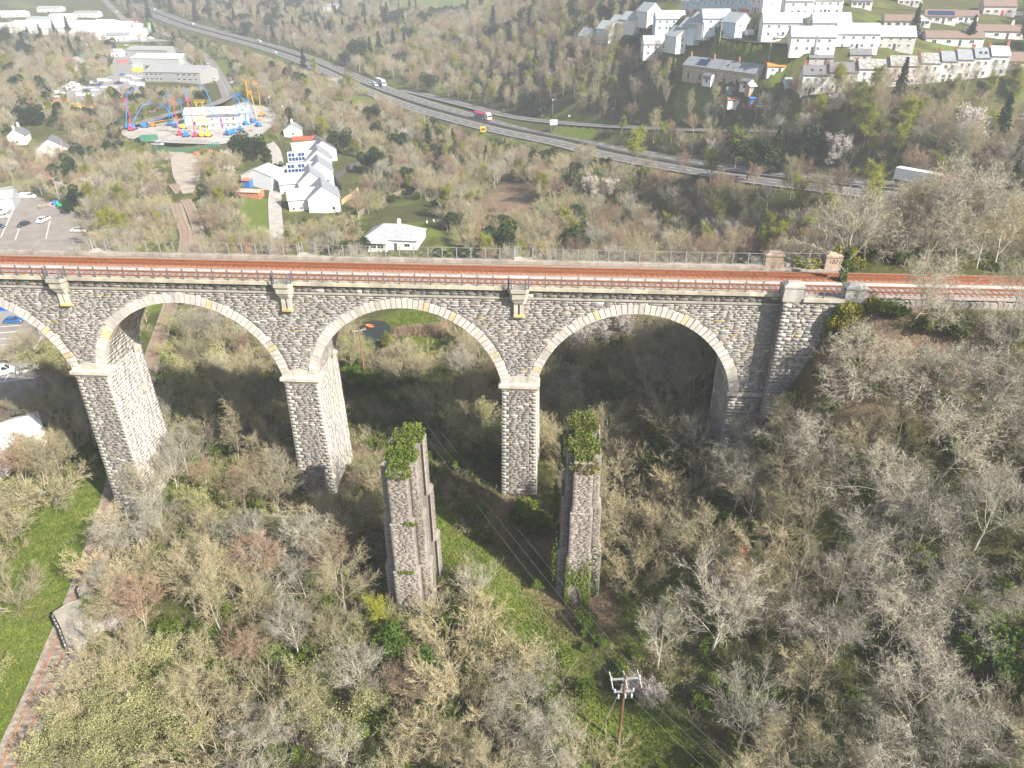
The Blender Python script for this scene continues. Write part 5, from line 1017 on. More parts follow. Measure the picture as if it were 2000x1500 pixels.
BL = [(252, 252, 'blue', 60, [(14, 72), (4, 20)], 'blue boom lift with tallest mast beside the yard entrance'), (262, 254, 'blue', 50, [(11, 48), (3, 10)], 'blue boom lift leaning towards the hedge by the entrance'), (258, 256, 'red', 100, [(5, 60), (6, 110), (2, 40)], 'red zigzag boom lift at the yard entrance'), (285, 250, 'blue', 10, [(9, 12), (5, 20)], 'blue boom lift lowered flat near the green container'), (300, 248, 'orange', 10, [(9, 8), (3, 5)], 'orange boom lift folded flat near the green container'), (335, 246, 'blue', 80, [(8, 70), (4, 100)], 'blue boom lift with bent jib behind the yard'), (345, 250, 'blue', 150, [(9, 50), (3, 10)], 'blue boom lift reaching over the depot front'), (352, 265, 'red', 110, [(6, 75), (7, 105)], 'red boom lift standing at the front fence'), (365, 268, 'blue', 100, [(7, 60), (7, 100)], 'slim blue boom lift at the front fence'), (383, 268, 'red', 105, [(7, 80), (7, 100)], 'red boom lift beside the depot mouth'), (396, 268, 'yellow', 100, [(7, 75), (6, 95)], 'yellow boom lift in the front row'), (408, 268, 'yellow', 95, [(7, 78), (6, 95)], 'yellow boom lift ending the front row'),
      (360, 252, 'yellow', 15, [(8, 12), (2, 0)], 'yellow telehandler lift parked under the depot'), (445, 265, 'blue', 150, [(12, 38), (3, 10)], 'blue boom lift pointing at the cabins'), (458, 262, 'blue', 20, [(7, 15), (4, 8)], 'blue low boom lift by the yard corner'), (470, 255, 'blue', 110, [(8, 60), (6, 120)], 'blue knuckle lift beside the cabins'), (480, 245, 'blue', 130, [(11, 60), (3, 20)], 'blue boom lift behind the cabins'), (492, 240, 'blue', 140, [(11, 55), (3, 20)], 'blue boom lift in the rear line'), (502, 236, 'orange', 120, [(10, 60), (4, 20)], 'orange boom lift in the rear line'), (512, 228, 'orange', 95, [(9, 75), (6, 120)], 'orange boom lift with hooked jib at the tree line'), (490, 224, 'orange', 100, [(13, 80), (2, 10)], 'tallest orange-topped lift at the tree line'), (505, 248, 'blue', 135, [(10, 52), (3, 10)], 'blue boom lift close to the lane trees'), (375, 232, 'blue', 120, [(10, 62), (4, 20)], 'blue boom lift behind the depot roof'), (420, 224, 'blue', 140, [(11, 55), (4, 20)], 'blue boom lift arching over the depot roof')]
for u, v, c, r, s, l in BL: boom_lift(l, u, v, c, r, s)
# timber, tarpaulins and heaps
def heap(name, label, cat, u, v, L, W, H, m, n, sz, rot=0.0):
    rs = np.random.RandomState(int(u*3+v)); b = MB()
    for k in range(n):
        x, y = rs.uniform(-L/2, L/2), rs.uniform(-W/2, W/2); f = max(.1, 1-(abs(x)/(L/2))**2.5)*max(.1, 1-(abs(y)/(W/2))**2); b.obox((x, y, rs.uniform(0, H*f)), sz*rs.uniform(.6, 1.6), sz*rs.uniform(.5, 1.1), sz*rs.uniform(.3, .7), rs.uniform(0, 3.1), rs.uniform(-.3, .3))
    o = b.build(name, m, None, hit(u, v), R_(rot)); return tag(o, label, cat, kind='stuff')
heap('timber_heap', 'long heap of yellow scaffold timber at the lot edge', 'timber', 140, 210, 42, 3.5, 2.0, mat('yellow_timber', (.62, .44, .12), .8, .2), 260, 1.3, 4)
heap('rubble_heap', 'pale rubble heap at the lot corner', 'rubble', 238, 188, 13, 7, 2.6, mat('pale_rubble', (.55, .48, .44), .9), 180, 1.2); heap('pallet_heap', 'stacked tan pallets beside the warehouse', 'pallets', 268, 182, 12, 4, 1.8, M_TIMBER, 110, 1.2)
heap('sack_heap', 'blue tarpaulin-wrapped heap behind the grey fence', 'heap', -4, 602, 10, 6, 2.4, mat('tarp_blue', (.02, .10, .55), .4), 220, .9); heap('scrap_heap', 'mixed rubbish heap by the car park fence', 'rubbish', 108, 402, 8, 3, 1.0, mat('mixed_scrap', (.45, .33, .28), .8, .5, 3), 90, .7)
heap('scrap_heap', 'heap of rusty metal on the gravel track', 'scrap', 402, 300, 9, 5, 1.6, M_RUST, 110, .9); heap('scrap_heap', 'pale builders rubble beside the gravel track', 'rubble', 318, 310, 5, 3, .9, M_STONEW, 60, .7)
# bins, boards and fences
def wheelie(label, u, v, m, s=1.0):
    t = thing('wheeled_bin', label, 'bin', hit(u, v)+np.array((0, 0, .1)), R_(20)); b = MB(); b.taper((-.5*s, .5*s, -.45*s, .45*s), (-.65*s, .65*s, -.55*s, .55*s), .1, 1.2*s); b.build('tub', m, t); MB().taper((-.68*s, .68*s, -.58*s, .58*s), (-.6*s, .6*s, -.4*s, .4*s), 1.2*s+.002, 1.35*s).build('lid', m, t)
    for x in (-.4*s, .4*s): MB().tube((x-.06, .4*s, .12), (x+.06, .4*s, .12), .12, n=8).build('wheel', M_TYRE, t)
wheelie('bright green wheeled bin by the rubbish heap', 120, 405, mat('bin_green', (.02, .45, .18), .5), 1.5); wheelie('blue plastic drum-like bin by the rubbish heap', 111, 403, mat('bin_blue', (.05, .2, .6), .5), 1.4); wheelie('turquoise bin against the car park fence', 133, 396, mat('bin_teal', (.1, .45, .5), .5), 1.3)
def fence(name, label, pts, m, H, step, bw, rails=True, board=True, cat='fence'):
    L = resample(np.array([hit(*p) for p in pts]), step); t = thing(name, label, cat, L[0]); k = MB().box(-bw/2, bw/2, -.025, .025, 0, H).mesh('board', m)
    for i, p in enumerate(L[:300]):
        q = L[min(i+1, len(L)-1)]-L[max(i-1, 0)]; link('board' if board else 'post', k, t, (p[0]-L[0][0], p[1]-L[0][1], float(Hb(p[0], p[1]))-L[0][2]-.05), math.atan2(q[1], q[0]))
    if rails:
        r = MB()
        for a, b in zip(L[:-1], L[1:]):
            for z in ((.4, H-.15) if board else (.35, .7, H-.05)): r.tube((a[0]-L[0][0], a[1]-L[0][1], float(Hb(a[0], a[1]))-L[0][2]+z), (b[0]-L[0][0], b[1]-L[0][1], float(Hb(b[0], b[1]))-L[0][2]+z), .035, n=4, cap=False)
        r.build('rails', m, t)
    return t
M_PALI = mat('galvanised_steel', (.42, .44, .44), .5, .1, metallic=.4)
fence('palisade_fence', 'grey palisade fence behind the white van in the car park', [(0, 378), (62, 372), (112, 383), (150, 412), (178, 430)], M_PALI, 2.2, .55, .42); fence('palisade_fence', 'grey fence behind the blue hatchback', [(-20, 622), (40, 621), (75, 632)], M_PALI, 2.0, .35, .27)
fence('kerb_rail', 'white low rail between the upper and lower car parks', [(-30, 708), (20, 704), (62, 697)], M_PVC, .8, 1.5, .1, True, False, 'rail'); fence('yard_fence', 'green mesh fence along the track by the lift yard', [(300, 295), (345, 298), (400, 293), (432, 287)], M_DGREEN, 2.0, .9, .5); fence('yard_fence', 'grey mesh fence along the lift yard front', [(318, 278), (360, 282), (410, 282), (455, 277)], M_PALI, 2.0, 1.0, .5)
fence('board_fence', 'bright red board fence behind the lane houses', [(571, 275), (600, 274), (620, 272)], M_REDF, 2.0, .34, .31); fence('board_fence', 'curved tan board fence below the blank gable', [(668, 400), (690, 385), (700, 375)], mat('tan_fence', (.60, .42, .22), .8), 1.9, .34, .31); fence('board_fence', 'curved dark board fence round the artificial lawn', [(668, 372), (655, 352), (685, 330), (710, 320)], mat('dark_fence', (.10, .10, .11), .8), 1.9, .34, .31)
fence('paling_fence', 'grey driftwood palings around the bungalow garden', [(700, 425), (730, 405), (760, 390), (795, 378), (815, 372)], mat('silver_wood', (.42, .37, .31), .9), 1.8, .6, .25, False)
fence('field_gate', 'grey metal field gate at the grass ride behind the viaduct', [(851, 713), (877, 706)], M_PALI, 1.15, 1.3, .06, True, False, 'gate'); fence('rail_fence', 'brown rail fence beside the slip road', [(1285, 250), (1310, 244), (1335, 240)], M_TIMBER, 1.2, 1.8, .12, True, False); fence('rail_fence', 'wooden rail fence above the bare earth bank', [(1245, 352), (1270, 346), (1300, 340)], M_TIMBER, 1.2, 1.8, .12, True, False)
# central barrier
cb = thing('crash_barrier', 'steel crash barrier along the grass median of the main road', 'barrier'); L = resample(np.array(A_ROAD), 6.0); pm = MB().box(-.05, .05, -.06, .06, 0, .75).mesh('post', M_IRON)
for s in (-1.0, 1.0):
    r = MB(); T = np.gradient(L[:, :2], axis=0); T /= np.linalg.norm(T, axis=1)[:, None]; N = np.stack([-T[:, 1], T[:, 0]], -1)
    for i in range(len(L)-1):
        a = (L[i, 0]+N[i, 0]*s, L[i, 1]+N[i, 1]*s, L[i, 2]+.62); b = (L[i+1, 0]+N[i+1, 0]*s, L[i+1, 1]+N[i+1, 1]*s, L[i+1, 2]+.62); r.tube(a, b, .16, n=4, cap=False)
    r.build('beam', M_IRON, cb)
    for i in range(0, min(len(L), 280), 2): link('post', pm, cb, (L[i, 0]+N[i, 0]*s, L[i, 1]+N[i, 1]*s, L[i, 2]))
# signs and lamp posts
def sign(label, u, v, w_, h, zb, m, rot, posts=2, face=None, pos=None):
    t = thing('road_sign', label, 'sign', hit(u, v) if pos is None else pos, R_(rot)); MB().box(-w_/2, w_/2, -.05, .05, zb, zb+h).build('panel', m, t)
    for x in ((-w_*.3, w_*.3) if posts == 2 else (0,)): MB().tube((x, .1, -.3), (x, .1, zb+h*.9), .06).build('post', M_PALI, t)
    if face: MB().box(-w_*.38, w_*.38, -.07, -.051, zb+h*.25, zb+h*.7).build('symbol', face, t)
    return t
M_SIGNB = mat('sign_back', (.62, .64, .63), .6); sign('blank grey-backed sign on two posts by the slip road', 1081, 256, 3.4, 2.4, 2.6, M_SIGNB, 10); sign('small grey-backed sign on the slip road verge', 1055, 224, 2.2, 1.4, 1.6, M_SIGNB, 10); sign('little white sign beside the slip road', 1112, 234, 1.2, .8, 1.4, M_PVC, 10); sign('yellow diversion sign on the near verge', 944, 263, 2.4, 2.4, 1.2, mat('sign_yellow', (.85, .55, .02), .5), 5, 1, mat('sign_black', (.15, .1, .02), .5)); sign('large pale sign back under the far trees', 577, 82, 4.5, 5, 2.2, M_SIGNB, -25); sign('bright green totem sign by the works road', 295, 66, 2.6, 8, 1.0, mat('totem_green', (.20, .65, .12), .5), 0, 1, M_PVC)
def lamp_post(label, u, v, h=7.5, head=True):
    t = thing('lamp_post', label, 'lamp post', hit(u, v), 0); MB().tube((0, 0, -.4), (0, 0, h), .10, .06, 8).build('column', M_PALI, t); MB().box(-.35, .35, -.3, .3, h, h+.5).build('head', M_SIGNB, t)
lamp_post('grey camera post with box head on the slip road verge', 1079, 228); lamp_post('lamp post beside the slip road curve', 1196, 241, 6); lamp_post('tall camera post above the main road', 529, 76, 10); lamp_post('lamp post at the lift yard corner', 530, 218, 7); lamp_post('lamp post by the lane entrance', 556, 238, 7)
# electricity poles
def pole(label, base, top_h, arms, wood, rz, kit=False):
    t = thing('electricity_pole', label, 'utility pole', base, rz); MB().tube((0, 0, -1), (0, 0, top_h), .17, .11, 10).build('mast', wood, t); tips = []
    for z, L, ax in arms:
        a = MB(); a.box(-L/2, L/2, -.07, .07, z-.07, z+.07); ar = a.build('crossarm', M_PALI, t)
        for x in (-L*.46, 0, L*.46):
            b = MB(); b.tube((x, 0, z+.07), (x, 0, z+.32), .035, n=6); b.tube((x, 0, z+.16), (x, 0, z+.22), .09, n=8); b.tube((x, 0, z+.27), (x, 0, z+.33), .09, n=8); b.build('insulator', M_SIGNB, ar); tips.append(Vector((x, 0, z+.33)))
    M = Matrix.Translation(Vector(base)) @ Matrix.Rotation(rz, 4, 'Z'); return t, [M @ q for q in tips]
M_POLE = plant_mat('creosoted_pole', (.16, .085, .05), (.24, .14, .085), objvar=.1)
pb = hit(1208, 1452); T1, tip1 = pole('brown wooden electricity pole with two steel crossarms in the foreground scrub', pb, 10.2, [(9.7, 2.9, 0), (7.9, 1.9, 0)], M_POLE, R_(8)); 
for x in (-.55, .1, .7): b = MB(); b.tube((x, -.25, 7.3), (x, -.25, 7.75), .09, n=8); b.build('switchgear', M_SIGNB, T1)
for x, s in ((-1.33, -1), (0, -1), (1.33, -1), (-1.33, 1), (0, 1), (1.33, 1)):
    b = MB()
    for k in range(4): b.tube((x, s*(.15+k*.22), 9.72-k*.03), (x, s*(.22+k*.22), 9.71-k*.03), .05, n=8)
    b.tube((x, s*.1, 9.73), (x, s*1.0, 9.6), .02, n=5); b.build('strain_insulator', M_LAMP, T1)
b = MB(); b.tube((-1.4, -.2, 9.5), (-1.0, -.3, 8.0), .02, n=4); b.tube((1.4, -.2, 9.5), (.8, -.3, 8.0), .02, n=4); b.tube((0, -.2, 9.5), (.1, -.3, 8.0), .02, n=4); b.build('jumper_leads', M_IRON, T1)
MB().tube((-.1, 0, 9.2), (-3.4, -1.6, 0), .025, n=5).build('stay_wire', M_PALI, T1)
p2 = hit(713, 741); T2, tip2 = pole('red-brown electricity pole with a single crossarm behind the viaduct', p2, 11.0, [(10.6, 2.6, 0)], plant_mat('red_pole', (.30, .12, .08), (.36, .17, .12), objvar=.1), R_(25))
def wire(label, a, b, sag, group, r=.012):
    n = 18; mb = MB(); pt = [Vector(a).lerp(Vector(b), k/n)-Vector((0, 0, sag*4*(k/n)*(1-k/n))) for k in range(n+1)]
    for p, q in zip(pt[:-1], pt[1:]): mb.tube(p, q, r, n=4, cap=False)
    tag(mb.build('power_line', mat('wire_grey', (.22, .22, .22), .6), None), label, 'power line', group)
far3 = Vector((60, -80, 22))
for k in range(3): wire('thin power line strung between the two electricity poles', tip1[k], tip2[k], 1.6, 'power lines through the arch'); wire('thin power line leaving the foreground pole away from the viaduct', tip1[k], Vector((tip1[k].x+26+k*.6, tip1[k].y-30, tip1[k].z+1.5)), .6, 'power lines leaving the foreground pole')
for i, (u, v, h) in enumerate(((849, 366, 7), (545, 340, 8), (551, 395, 8), (118, 395, 9), (1405, 85, 8), (1500, 125, 8), (1590, 110, 7), (130, 312, 8))): pole(['pale pole at the wood edge above the bungalow', 'pole beside the lane garage', 'pole beside the lane below the forecourt', 'pole leaning over the car park fence', 'pole by the estate green', 'pole on the rough bank by the stone cottages', 'pole above the grey terrace house', 'pole beside the grey-roofed gabled house'][i], hit(u, v), h, [(h-.5, 1.4, 0)] if i in (3,) else [], mat('grey_pole', (.42, .38, .32), .9), .3)
# branch railway on the valley floor
def branch(label, line, s0, s1, step=.75):
    L = resample(np.array(line), .75); t = thing('branch_track', label, 'railway track', L[0]); o = L[0]; T = np.gradient(L[:, :2], axis=0); T /= np.linalg.norm(T, axis=1)[:, None]; N = np.stack([-T[:, 1], T[:, 0]], -1)
    for s in (-.7175, .7175):
        r = MB()
        for i in range(0, len(L)-1, 2):
            j = min(i+2, len(L)-1); a, b = (L[i, 0]+N[i, 0]*s-o[0], L[i, 1]+N[i, 1]*s-o[1], L[i, 2]-o[2]+.30), (L[j, 0]+N[j, 0]*s-o[0], L[j, 1]+N[j, 1]*s-o[1], L[j, 2]-o[2]+.30); r.tube(a, b, .065, n=4, cap=False)
        r.build('rail', mat('bright_rust', (.40, .17, .09), .8, .3, 2), t)
    me = MB().box(-1.25, 1.25, -.12, .12, 0, .12).mesh('sleeper', M_OLDSLEEPER); vis = [i for i in range(len(L)) if -60 < screen0(L[i])[0] < 1200][:300]
    for i in vis: link('sleeper', me, t, (L[i, 0]-o[0], L[i, 1]-o[1], L[i, 2]-o[2]+.13), math.atan2(N[i, 1], N[i, 0]))
def screen0(p): d = np.asarray(p)-CP; w_ = d@_F; return 1000+FPX*(d@_R)/w_, 750-FPX*(d@_U)/w_
M_OLDBAL = tarmac('old_ballast', (0.30, 0.25, 0.20), 1.5, .4)
strip('ballast', BRANCH, 1.9, .16, M_OLDBAL); strip('ballast', SIDING, 1.8, .15, M_OLDBAL)
branch('rusty single branch line curving under the viaduct', BRANCH, 0, 1); branch('rusty siding beside the branch line beyond the viaduct', SIDING, 0, 1)
# car park bay lines
b = MB()
def bay(p, q, w_=.14):
    a, c = hit(*p), hit(*q); d = np.array([c[0]-a[0], c[1]-a[1]]); d /= np.linalg.norm(d); n = np.array([-d[1], d[0]])*w_; z = a[2]
    zp = float(np.median([k[2] for k in CARPARK])) if p[1] < 700 else float(np.median([k[2] for k in LOWPARK])); b.poly([(a[0]-n[0], a[1]-n[1], zp+.106), (c[0]-n[0], c[1]-n[1], zp+.106), (c[0]+n[0], c[1]+n[1], zp+.106), (a[0]+n[0], a[1]+n[1], zp+.106)][::1])
for p, q in (((28, 407), (2, 465)), ((38, 448), (30, 470)), ((98, 432), (90, 468)), ((0, 414), (27, 407)), ((0, 640), (42, 637)), ((0, 652), (34, 649)), ((0, 664), (24, 662)), ((0, 676), (16, 675)), ((90, 648), (58, 697)), ((26, 722), (10, 745)), ((0, 748), (60, 740))): bay(p, q)
tag(b.build('road_marking', M_WHITE), kind='structure')
# dinghy, garden chairs, brush heap, red tub
dg = thing('dinghy', 'small orange dinghy floating on the pond', 'dinghy', (*hit(722, 643)[:2], pz-.12), R_(-25)); b = MB(); pts = [(math.cos(a)*.95*(1.0 if math.cos(a) < 0 else 1.15), math.sin(a)*.5) for a in np.arange(0, 6.28, .42)]
for p, q in zip(pts, pts[1:]+pts[:1]): b.tube((*p, .22), (*q, .2), .15, n=7, cap=False)
b.build('hull', mat('dinghy_orange', (.80, .22, .05), .5), dg, smooth=True); MB().prism(pts, .03, .10).build('floor', mat('dinghy_floor', (.6, .25, .12), .6), dg)
for i, (u, v) in enumerate(((834, 437), (848, 434))):
    t = thing('garden_chair', 'white garden chair on the bungalow lawn', 'chair', hit(u, v), i*1.2, 'white chairs on the bungalow lawn'); MB().box(-.25, .25, -.25, .25, .4, .46).build('seat', M_PVC, t); MB().box(-.25, .25, .2, .26, .46, 1.0).build('backrest', M_PVC, t)
    for x in (-.22, .22):
        for y in (-.22, .22): MB().tube((x, y, 0), (x, y, .4), .03, n=5).build('leg', M_PVC, t)
t = thing('plastic_tub', 'small red plastic tub lying on the shaded slope', 'tub', hit(1452, 1081), 0); MB().taper((-.35, .35, -.35, .35), (-.45, .45, -.45, .45), 0, .6).build('tub', mat('tub_red', (.6, .04, .02), .5), t); MB().taper((-.5, .5, -.5, .5), (-.48, .48, -.48, .48), .6, .68).build('rim', mat('tub_red', (.6, .04, .02)), t)
# ruined stump by the branch line
sp_ = [(160, 1123), (150, 1150), (158, 1166), (128, 1180), (100, 1198), (114, 1224), (128, 1262), (150, 1268), (190, 1222), (238, 1196), (262, 1160), (245, 1130), (200, 1112)]
P = [at_z(u, v, 4.6) for u, v in sp_]; c0 = np.mean(P, 0); st = thing('ruined_pier_stump', 'low broken pier stump with mossy top beside the branch line', 'ruin'); b = MB(); b.col = (.36, .33, .28); n = len(P); rs = np.random.RandomState(3)
for f0, f1, z0, z1 in ((1.06, 1.03, -1, 1.6), (1.02, .99, 1.6, 3.2), (.985, .95, 3.2, 4.5)): b._add([tuple(c0[:2]+(p[:2]-c0[:2])*f0)+(z0,) for p in P]+[tuple(c0[:2]+(p[:2]-c0[:2])*f1)+(z1+rs.uniform(-.25, .25),) for p in P], [(i, (i+1) % n, n+(i+1) % n, n+i) for i in range(n)]+[tuple(range(n, 2*n))])
b.build('masonry', M_OLDSTONE, st)
def side_stones(P):
    rr_, cols = [], []; V = []; F = []; C = []
    for i in range(n):
        a, c = P[i], P[(i+1) % n]; L = math.hypot(c[0]-a[0], c[1]-a[1]); d = (c-a)[:2]/L; nn = np.array([d[1], -d[0]]); nn = nn if nn@((a[:2]+c[:2])/2-c0[:2]) > 0 else -nn
        rs_ = fill(.02, L-.02, .2, 4.4, .22, .4, .4, 1.0); f = lambda A, B, N_, a=a, d=d, nn=nn: np.stack([a[0]+d[0]*A+nn[0]*(N_+.05), a[1]+d[1]*A+nn[1]*(N_+.05), B], -1)
        tag(link('rubble_stones', stone_mesh('rubble_stones', rs_, RS.uniform(0, .1, len(rs_)), f, rubble_cols(len(rs_)), M_OLDSTONE), st), kind='stuff')
side_stones(P)
# worker in a high-visibility jacket
def person(label, u, v, rot):
    t = thing('person', label, 'person', hit(u, v)+np.array((0, 0, .11)), R_(rot)); J = {'pel': (0, 0, .95), 'ch': (0, 0, 1.35), 'nk': (0, 0, 1.5), 'hd': (0, .02, 1.68), 'ls': (-.19, 0, 1.42), 'le': (-.27, .03, 1.15), 'lh': (-.25, .16, .92), 'rs': (.19, 0, 1.42), 're': (.27, .03, 1.15), 'rh': (.25, .16, .92), 'lk': (-.12, .06, .5), 'lf': (-.13, 0, .05), 'rk': (.12, -.02, .5), 'rf': (.13, -.12, .05), 'lt': (-.13, .16, .03), 'rt': (.13, .04, .03)}
    E = [('pel', 'ch'), ('ch', 'nk'), ('nk', 'hd'), ('ch', 'ls'), ('ls', 'le'), ('le', 'lh'), ('ch', 'rs'), ('rs', 're'), ('re', 'rh'), ('pel', 'lk'), ('lk', 'lf'), ('lf', 'lt'), ('pel', 'rk'), ('rk', 'rf'), ('rf', 'rt')]; rad = {'pel': .15, 'ch': .16, 'nk': .06, 'hd': .11, 'ls': .075, 'rs': .075, 'le': .05, 're': .05, 'lh': .045, 'rh': .045, 'lk': .07, 'rk': .07, 'lf': .05, 'rf': .05, 'lt': .04, 'rt': .04}
    ks = list(J); me = bpy.data.meshes.new('body'); me.from_pydata([J[k] for k in ks], [(ks.index(a), ks.index(b_)) for a, b_ in E], []); o = link('body', me, t); o.modifiers.new('skin', 'SKIN'); 
    for k, sv in zip(ks, me.skin_vertices[0].data): sv.radius = (rad[k], rad[k]); sv.use_root = k == 'pel'
    o.modifiers.new('sub', 'SUBSURF').levels = 1; me.materials.append(mat('dark_trousers', (.04, .05, .09), .9))
    b = MB(); b.taper((-.2, .2, -.15, .15), (-.25, .25, -.17, .17), .92, 1.48); b.tube((-.2, 0, 1.43), (-.28, .03, 1.1), .10, .07); b.tube((.2, 0, 1.43), (.28, .03, 1.1), .10, .07); b.build('hi_vis_jacket', mat('hi_vis', (.62, .75, .15), .6), t); MB().tube((0, .02, 1.68), (0, .02, 1.84), .135, .08, 10).build('hair', M_TYRE, t)
person('person in a pale high-visibility jacket walking across the car park', 79, 409, 150)

# ------------------------------------------------------------------ trees
class Grow:
    def __init__(s, seed): s.r = random.Random(seed); s.tub = []; s.tri = []; s.leafp = []
    def rv(s, k=1.0): return Vector((s.r.uniform(-k, k), s.r.uniform(-k, k), s.r.uniform(-k, k)))
    def branch(s, p, d, L, r, lev, cfg):
        nseg = cfg['seg'][lev]; kids = cfg['kids'][lev] if lev < len(cfg['kids']) else 0
        pts = [p.copy()]; d = d.normalized(); cur = p.copy(); dirs = [d.copy()]
        for k in range(nseg):
            d = (d+s.rv(cfg['wob'][lev])+Vector((0, 0, cfg['up'][lev]))).normalized(); cur = cur+d*(L/nseg); pts.append(cur.copy()); dirs.append(d.copy())
        for k in range(nseg):
            a, b = k/nseg, (k+1)/nseg; ra, rb = r*(1-a*.75), r*(1-b*.75)
            if lev < cfg['tube']: s.tub.append((pts[k], pts[k+1], ra, rb, 6 if lev == 0 else (5 if lev == 1 else 3), lev))
            else: s.tri.append((pts[k], pts[k+1], ra*2.0, rb*2.0 if k < nseg-1 else 0.0))
        if lev >= cfg['leaf_lev']: s.leafp += [(q, dirs[i]) for i, q in enumerate(pts) if i > 0]
        if not kids: return
        st = cfg['start'][lev]
        for k in range(kids):
            t = st+(1-st)*((k+s.r.random())/kids); f = t*nseg; i = min(int(f), nseg-1); q = pts[i].lerp(pts[i+1], f-i); dd = dirs[min(i+1, nseg)]
            az = s.r.uniform(0, 6.283) if lev > 0 else k*2.4+s.r.uniform(-.5, .5)
            o = dd.orthogonal().normalized(); o2 = dd.cross(o); side = o*math.cos(az)+o2*math.sin(az); an = cfg['ang'][lev]*s.r.uniform(.75, 1.25)
            nd = dd*math.cos(an)+side*math.sin(an)
            s.branch(q, nd, L*cfg['len'][lev]*s.r.uniform(.7, 1.2)*(1-.45*(t-st)/(1-st+1e-6) if lev == 0 else 1), max(r*(1-t*.75)*cfg['rad'][lev], cfg['rmin']), lev+1, cfg)
def tri_mesh(name, tris, m, seed):
    rs = np.random.RandomState(seed); n = len(tris)
    P = np.array([t[0] for t in tris]); Q = np.array([t[1] for t in tris]); wa = np.array([t[2] for t in tris])/2; wb = np.array([t[3] for t in tris])/2
    D = Q-P; D /= np.linalg.norm(D, axis=1)[:, None]+1e-9; rv = rs.normal(size=(n, 3)); S = np.cross(D, rv); S /= np.linalg.norm(S, axis=1)[:, None]+1e-9
    tip = wb <= 0; V = np.stack([P-S*wa[:, None], P+S*wa[:, None], Q+S*wb[:, None], Q-S*wb[:, None]], 1).reshape(-1, 3)
    i = np.arange(n)*4; return np_mesh(name, V, [np.stack([i, i+1, i+2, i+3], -1)[~tip], np.stack([i, i+1, i+2], -1)[tip]], m)
def tube_mesh(name, tubs, m):
    b = MB()
    for p, q, ra, rb, n, lev in tubs: b.tube(p, q, ra, rb, n, cap=False)
    return b.mesh(name, m, smooth=True)
def leaf_verts(centers, size, rs, squash=1.0, up=0.3, aspect=1.6):
    n = len(centers); C = np.array(centers); N = rs.normal(size=(n, 3)); N[:, 2] = np.abs(N[:, 2])+up; N /= np.linalg.norm(N, axis=1)[:, None]
    A = np.cross(N, rs.normal(size=(n, 3))); A /= np.linalg.norm(A, axis=1)[:, None]+1e-9; B = np.cross(N, A); s = size*rs.uniform(.6, 1.3, (n, 1))
    V = np.stack([C-A*s*aspect*.5, C+B*s*.45, C+A*s*aspect*.5, C-B*s*.45], 1).reshape(-1, 3); i = np.arange(n)*4
    return V, np.stack([i, i+1, i+2, i+3], -1)
M_BARK = plant_mat('grey_bark', (0.30, 0.265, 0.20), (0.46, 0.42, 0.33), objvar=0.25)
M_BARKP = plant_mat('pale_bark', (0.42, 0.40, 0.33), (0.60, 0.57, 0.48), objvar=0.2)
M_BARKD = plant_mat('dark_bark', (0.11, 0.09, 0.07), (0.20, 0.165, 0.13), objvar=0.2)
M_TW = plant_mat('straw_twigs', (0.28, 0.245, 0.145), (0.43, 0.385, 0.25), objvar=0.28)
M_TWG = plant_mat('grey_twigs', (0.28, 0.26, 0.20), (0.46, 0.435, 0.35), objvar=0.25)
M_TWO = plant_mat('olive_twigs', (0.25, 0.25, 0.10), (0.36, 0.36, 0.16), objvar=0.25)
M_TWR = plant_mat('russet_twigs', (0.25, 0.175, 0.12), (0.36, 0.265, 0.19), objvar=0.25)
M_LEAFY = plant_mat('spring_leaves', (0.22, 0.25, 0.035), (0.36, 0.37, 0.06), 0.35, objvar=0.25)
M_LEAFG = plant_mat('ivy_leaves', (0.045, 0.085, 0.015), (0.11, 0.17, 0.03), 0.2, objvar=0.3)
M_LEAFD = plant_mat('conifer_needles', (0.022, 0.045, 0.018), (0.06, 0.09, 0.03), 0.1, objvar=0.3)
M_LEAFB = plant_mat('bright_leaves', (0.08, 0.13, 0.02), (0.17, 0.22, 0.04), 0.25, objvar=0.35)
M_BLOS = plant_mat('white_blossom', (0.55, 0.50, 0.45), (0.72, 0.67, 0.62), 0.2, objvar=0.12)
M_IVYY = plant_mat('yellow_ivy_leaves', (0.16, 0.19, 0.03), (0.42, 0.38, 0.06), 0.25, objvar=0.15)
M_CAT = plant_mat('catkin_buds', (0.36, 0.36, 0.17), (0.48, 0.47, 0.25), 0.2, objvar=0.2)
BASE = dict(seg=[5, 5, 4, 3, 2], wob=[.08, .18, .20, .20, .22], up=[.05, .09, .06, .04, .03], start=[.30, .25, .15, .1, .1], ang=[.85, .65, .65, .65], len=[.66, .54, .52, .5], rad=[.5, .5, .45, .5], rmin=.013, kids=[10, 8, 8, 9], tube=3, leaf_lev=3)
PROTO = {}
